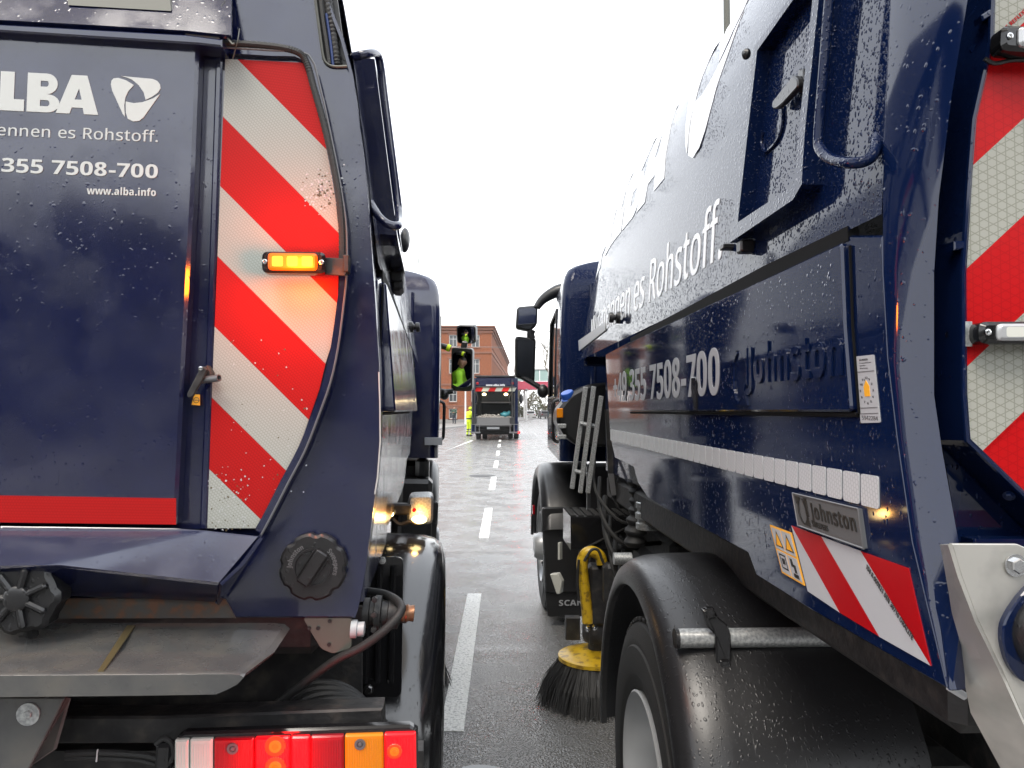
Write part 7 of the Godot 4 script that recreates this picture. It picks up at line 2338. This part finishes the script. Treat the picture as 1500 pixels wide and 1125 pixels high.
	mb = MB.new()
	mb.prism([P.call(342, 880, 0.12), P.call(610, 880, 0.12), P.call(608, 940, 0.22), P.call(344, 940, 0.22)], Vector3(0, 0, -0.06), 0.01)
	bx.call(mb, 345, 884, 610, 960, -0.9, 0.04, 0.02)
	part("loading_lip", mb, M.dark_lip, tr)
	for s in 2:
		# guard rails, hoses and rams along both cheeks
		var gx: float = [338.0, 612.0][s]
		mb = MB.new()
		mb.tube([P.call(gx, 600, 0.16), P.call(gx, 930, 0.24)], 0.03, 8)
		for q in 3: mb.tube([P.call(gx, 700 + 80 * q, 0.18), P.call(gx + (18 if s == 0 else -18), 700 + 80 * q, 0.02)], 0.02, 6)
		part("guard_rail", mb, M.black_plastic, tr)
		mb = MB.new()
		mb.tube(curve([P.call(gx + 8, 690, 0.1), P.call(gx + (22 if s == 0 else -22), 740, 0.16), P.call(gx + 6, 800, 0.12), P.call(gx + 4, 880, 0.2)], 5), 0.022, 7)
		part("hydraulic_hose", mb, M.rubber, tr)
		mb = MB.new()
		bx.call(mb, gx - 16, 880, gx + 14, 925, 0.1, 0.26, 0.02)
		part("control_box", mb, M.black_plastic, tr)
	mb = MB.new()
	mb.tube([P.call(384, 770, 0.16), P.call(600, 770, 0.16)], 0.035, 8)
	mb.tube([P.call(345, 655, 0.14), P.call(636, 655, 0.14)], 0.03, 8)
	part("cross_tube", mb, M.dark_steel, tr)
	mb = MB.new()
	bx.call(mb, 428, 950, 520, 966, 0.05, 0.08, 0.004)
	part("number_plate", mb, M.sticker, tr)
	mb = MB.new()
	bx.call(mb, 340, 945, 612, 1004, -0.4, 0.05, 0.03)
	bx.call(mb, 352, 968, 600, 984, 0.0, 0.12, 0.02)
	part("rear_bumper", mb, M.matt_black, tr)
	mb = MB.new()
	bx.call(mb, 651, 982, 672, 1000, 0.1, 0.16, 0.01)
	part("tail_lamp", mb, M.lit_red, tr)
	mb = MB.new()
	bx.call(mb, 313, 985, 332, 1000, 0.1, 0.16, 0.01)
	part("tail_lamp", mb, M.red_lens, tr)
	omni(o + P.call(661, 990, 0.3), Color(1, 0.05, 0.03), 0.15, 0.05, "tail_light_glow")
	mb = MB.new()
	mb.ball(P.call(700, 730, -6.8), Vector3(0.12, 0.32, 0.08), 12, 8)
	mb.tube([P.call(650, 730, -6.8), P.call(700, 730, -6.8)], 0.04, 6)
	part("side_mirror", mb, M.black_plastic, tr)
	mb = MB.new()
	bx.call(mb, 400, 940, 600, 1010, -9.0, -0.5, 0.02)
	part("chassis_frame", mb, M.dark_steel, tr)
	# the load
	var rg := RandomNumberGenerator.new()
	rg.seed = 9
	mb = MB.new()
	for i in 70:
		var c: Vector3 = P.call(360 + 170 * rg.randf(), 866 + 16 * rg.randf(), -0.55 + 0.5 * rg.randf())
		mb.box(c, Vector3(0.10 + 0.12 * rg.randf(), 0.06 + 0.1 * rg.randf(), 0.1), 0.01, Basis.from_euler(Vector3(rg.randf() * 3, rg.randf() * 3, rg.randf() * 3)))
	bx.call(mb, 345, 872, 610, 890, -0.85, -0.02, 0.0)
	for i in mb.v.size(): mb.v[i] += o
	var ru := part("rubbish", mb, M.rubbish)
	tag(ru, "pale mixed rubbish heaped in the refuse truck's open hopper", "rubbish", "", "stuff")
	mb = MB.new()
	mb.ball(P.call(564, 860, -0.2), Vector3(0.30, 0.17, 0.25), 16, 10)
	mb.ball(P.call(590, 850, -0.25), Vector3(0.15, 0.14, 0.2), 12, 8)
	for i in mb.v.size():
		var v := mb.v[i]
		mb.v[i] = v + o + Vector3(sin(v.y * 31.0 + v.x * 17.0), sin(v.x * 23.0 + v.z * 11.0), 0) * 0.02
	tag(part("rubbish_bag", mb, M.teal_bag), "teal rubbish bag lying in the refuse truck's hopper", "bag")

func far_things() -> void:
	# footbridge over the street with red fascia and glass sides
	var br := thing("footbridge", "footbridge with dark pink fascia and pale green glass sides crossing behind the right cab's mirror", "footbridge", Transform3D(Basis.IDENTITY, Vector3(0, 0, -128)))
	var mb := MB.new()
	mb.box(Vector3(16, 5.6, 0), Vector3(29, 1.35, 3.2), 0.03)
	part("deck", mb, M.red_fascia, br)
	mb = MB.new()
	mb.box(Vector3(16, 8.3, 0), Vector3(29, 0.18, 3.4), 0.02)
	part("roof", mb, M.pale_grey, br)
	for i in 14:
		mb = MB.new()
		mb.box(Vector3(2.6 + 2.05 * i, 7.25, 1.5), Vector3(1.95, 1.85, 0.04), 0.0)
		part("pane", mb, M.green_glass, br)
		mb = MB.new()
		mb.box(Vector3(1.55 + 2.05 * i, 7.25, 1.5), Vector3(0.08, 1.95, 0.1), 0.0)
		part("post", mb, M.pale_grey, br)
	for i in 3:
		mb = MB.new()
		mb.box(Vector3(3.2 + 11.0 * i, 2.4, 0), Vector3(0.35, 4.9, 0.5), 0.03)
		part("pier", mb, M.pale_grey, br)
	var sg := thing("street_banner", "small dark pink sign panel above the refuse truck's roof", "sign", Transform3D(Basis.IDENTITY, Vector3(0.548,0,-153.18) * Vector3(1, 0, 1)))
	mb = MB.new()
	mb.box(Vector3(0.0, 7.55, 0), Vector3(3.2, 1.0, 0.15), 0.03)
	part("panel", mb, M.red_fascia, sg)
	mb = MB.new()
	mb.box(Vector3(0.3, 7.6, 0.08), Vector3(2.0, 0.5, 0.02), 0.0)
	part("white_field", mb, M.pale_grey, sg)
	mb = MB.new()
	for s: float in [-1.3, 1.3]: mb.tube([Vector3(s, 0, 0), Vector3(s, 7.1, 0)], 0.07, 8)
	part("posts", mb, M.grey_metal, sg)
	# slim street lamp beside the road and the tall one over the right machine
	var lp := thing("street_lamp", "slim pale pole beside the yellow-suited person, in front of the brick building", "street lamp", Transform3D(Basis.IDENTITY, Vector3(-4.13, 0.12, -80)))
	mb = MB.new()
	mb.tube([Vector3.ZERO, Vector3(0, 4.4, 0)], 0.09, 8, true, [0.11, 0.07])
	part("pole", mb, M.pale_grey, lp)
	mb = MB.new()
	mb.lathe([Vector2(0.05, 4.35), Vector2(0.22, 4.45), Vector2(0.26, 4.6), Vector2(0.1, 4.75), Vector2(0, 4.78)], Transform3D.IDENTITY, 12)
	part("lamp_head", mb, M.grey_metal, lp)
	lp = thing("street_lamp", "pale green-grey lamp pole rising behind the right sweeper's hopper", "street lamp", Transform3D(Basis.IDENTITY, Vector3(6.05, 0.12, -20.6)))
	mb = MB.new()
	mb.tube([Vector3.ZERO, Vector3(0, 6, 0), Vector3(0, 14, 0)], 0.1, 12, true, [0.14, 0.12, 0.09])
	part("pole", mb, M.olive_bracket, lp)
	mb = MB.new()
	mb.tube(curve([Vector3(0, 14, 0), Vector3(-0.3, 14.5, 0), Vector3(-1.5, 14.7, 0)], 5), 0.05, 8)
	mb.box(Vector3(-1.9, 14.68, 0), Vector3(0.8, 0.1, 0.25), 0.03)
	part("lamp_arm", mb, M.olive_bracket, lp)
	lp = thing("street_lamp", "slim white pole right of the refuse truck below the footbridge", "street lamp", Transform3D(Basis.IDENTITY, Vector3(3.05, 0.1, -110)))
	mb = MB.new()
	mb.tube([Vector3.ZERO, Vector3(0, 4.2, 0)], 0.12, 8, true, [0.13, 0.09])
	part("pole", mb, M.pale_grey, lp)
	mb = MB.new()
	mb.lathe([Vector2(0.05, 4.15), Vector2(0.25, 4.25), Vector2(0.2, 4.45), Vector2(0, 4.5)], Transform3D.IDENTITY, 10)
	part("lamp_head", mb, M.grey_metal, lp)
	mb = MB.new()
	mb.tube(curve([Vector3(-20, 9.4, -90), Vector3(6, 8.9, -90), Vector3(30, 9.6, -90)], 8), 0.03, 5)
	tag(part("overhead_wire", mb, M.grey_metal), "thin wire strung over the street in front of the bare trees", "wire")
	# bare trees
	bare_tree("bare tree whose twigs show between the right cab's mirror and pillar", Vector3(7.5, 0, -105), 14.0, 4, 0.6)
	bare_tree("bare tree showing past the brick building's far corner", Vector3(3.0, 0, -175), 15.0, 6, 0.6)
	bare_tree("bushy bare tree under the footbridge, left of the white pole", Vector3(4.6, 0, -150), 7.0, 11, 0.9)
	bare_tree("low bare tree under the footbridge, close to the right cab", Vector3(7.3, 0, -140), 6.0, 12, 0.9)
	# low olive hedge under the bridge
	var rg := RandomNumberGenerator.new()
	rg.seed = 3
	mb = MB.new()
	for i in 5200:
		var p := Vector3(-2.0 + 26.0 * rg.randf(), 0.0, -165.0 + 5.0 * rg.randf())
		p.y = 5.4 * pow(rg.randf(), 0.8) * (0.7 + 0.3 * sin(p.x * 1.3))
		var d := Vector3(rg.randf() - 0.5, rg.randf() - 0.5, rg.randf() - 0.5) * 0.9
		mb.tri(p, p + d, p + Vector3(rg.randf() - 0.5, rg.randf() - 0.2, rg.randf() - 0.5) * 0.7)
	var hg := part("hedge", mb, mat("hedge_green", lin(0.09, 0.09, 0.045), 0.9), null, "", 0.0)
	tag(hg, "olive brown hedge closing the street below the footbridge", "hedge", "", "stuff")
	for k in 2:
		var cr := thing("parked_car", ["pale car parked far off beneath the footbridge, nearer the white pole", "dark car parked far off beneath the footbridge, nearer the right cab"][k], "car", Transform3D(Basis(Vector3.UP, 0.1), Vector3(4.4 + 2.6 * k, 0, -138)), "cars far down the street")
		mb = MB.new()
		var side: Array = []
		for v: Vector2 in [Vector2(-2.0, 0.35), Vector2(-2.05, 0.8), Vector2(-1.2, 0.95), Vector2(-0.6, 1.42), Vector2(0.9, 1.45), Vector2(1.7, 1.0), Vector2(2.0, 0.9), Vector2(2.05, 0.4)]: side.append(Vector3(-0.85, v.y, -v.x))
		mb.prism(side, Vector3(1.7, 0, 0), 0.08)
		part("body", mb, M.pale_grey if k == 0 else M.grey_metal, cr)
		mb = MB.new()
		mb.box(Vector3(0, 1.18, 1.36), Vector3(1.3, 0.32, 0.5), 0.05)
		part("rear_window", mb, M.glass, cr)
		for w in 4:
			mb = MB.new()
			mb.lathe([Vector2(0.0, 0.0), Vector2(0.3, 0.0), Vector2(0.31, 0.05), Vector2(0.31, 0.15), Vector2(0.0, 0.2)], at_y(Vector3(-0.9 if w % 2 else 0.72, 0.31, -1.25 if w < 2 else 1.25), Vector3.RIGHT), 16)
			part("wheel", mb, M.rubber, cr)
		for w in 2:
			mb = MB.new()
			mb.box(Vector3(0.65 if w else -0.65, 0.78, 2.04), Vector3(0.25, 0.14, 0.06), 0.02)
			part("tail_lamp", mb, M.red_lens, cr)

func _ready() -> void:
	rng.seed = 1
	environment()
	materials()
	setting()
	brick_building()
	right_sweeper()
	left_sweeper()
	refuse_truck()
	workers()
	far_things()
	behind_camera()
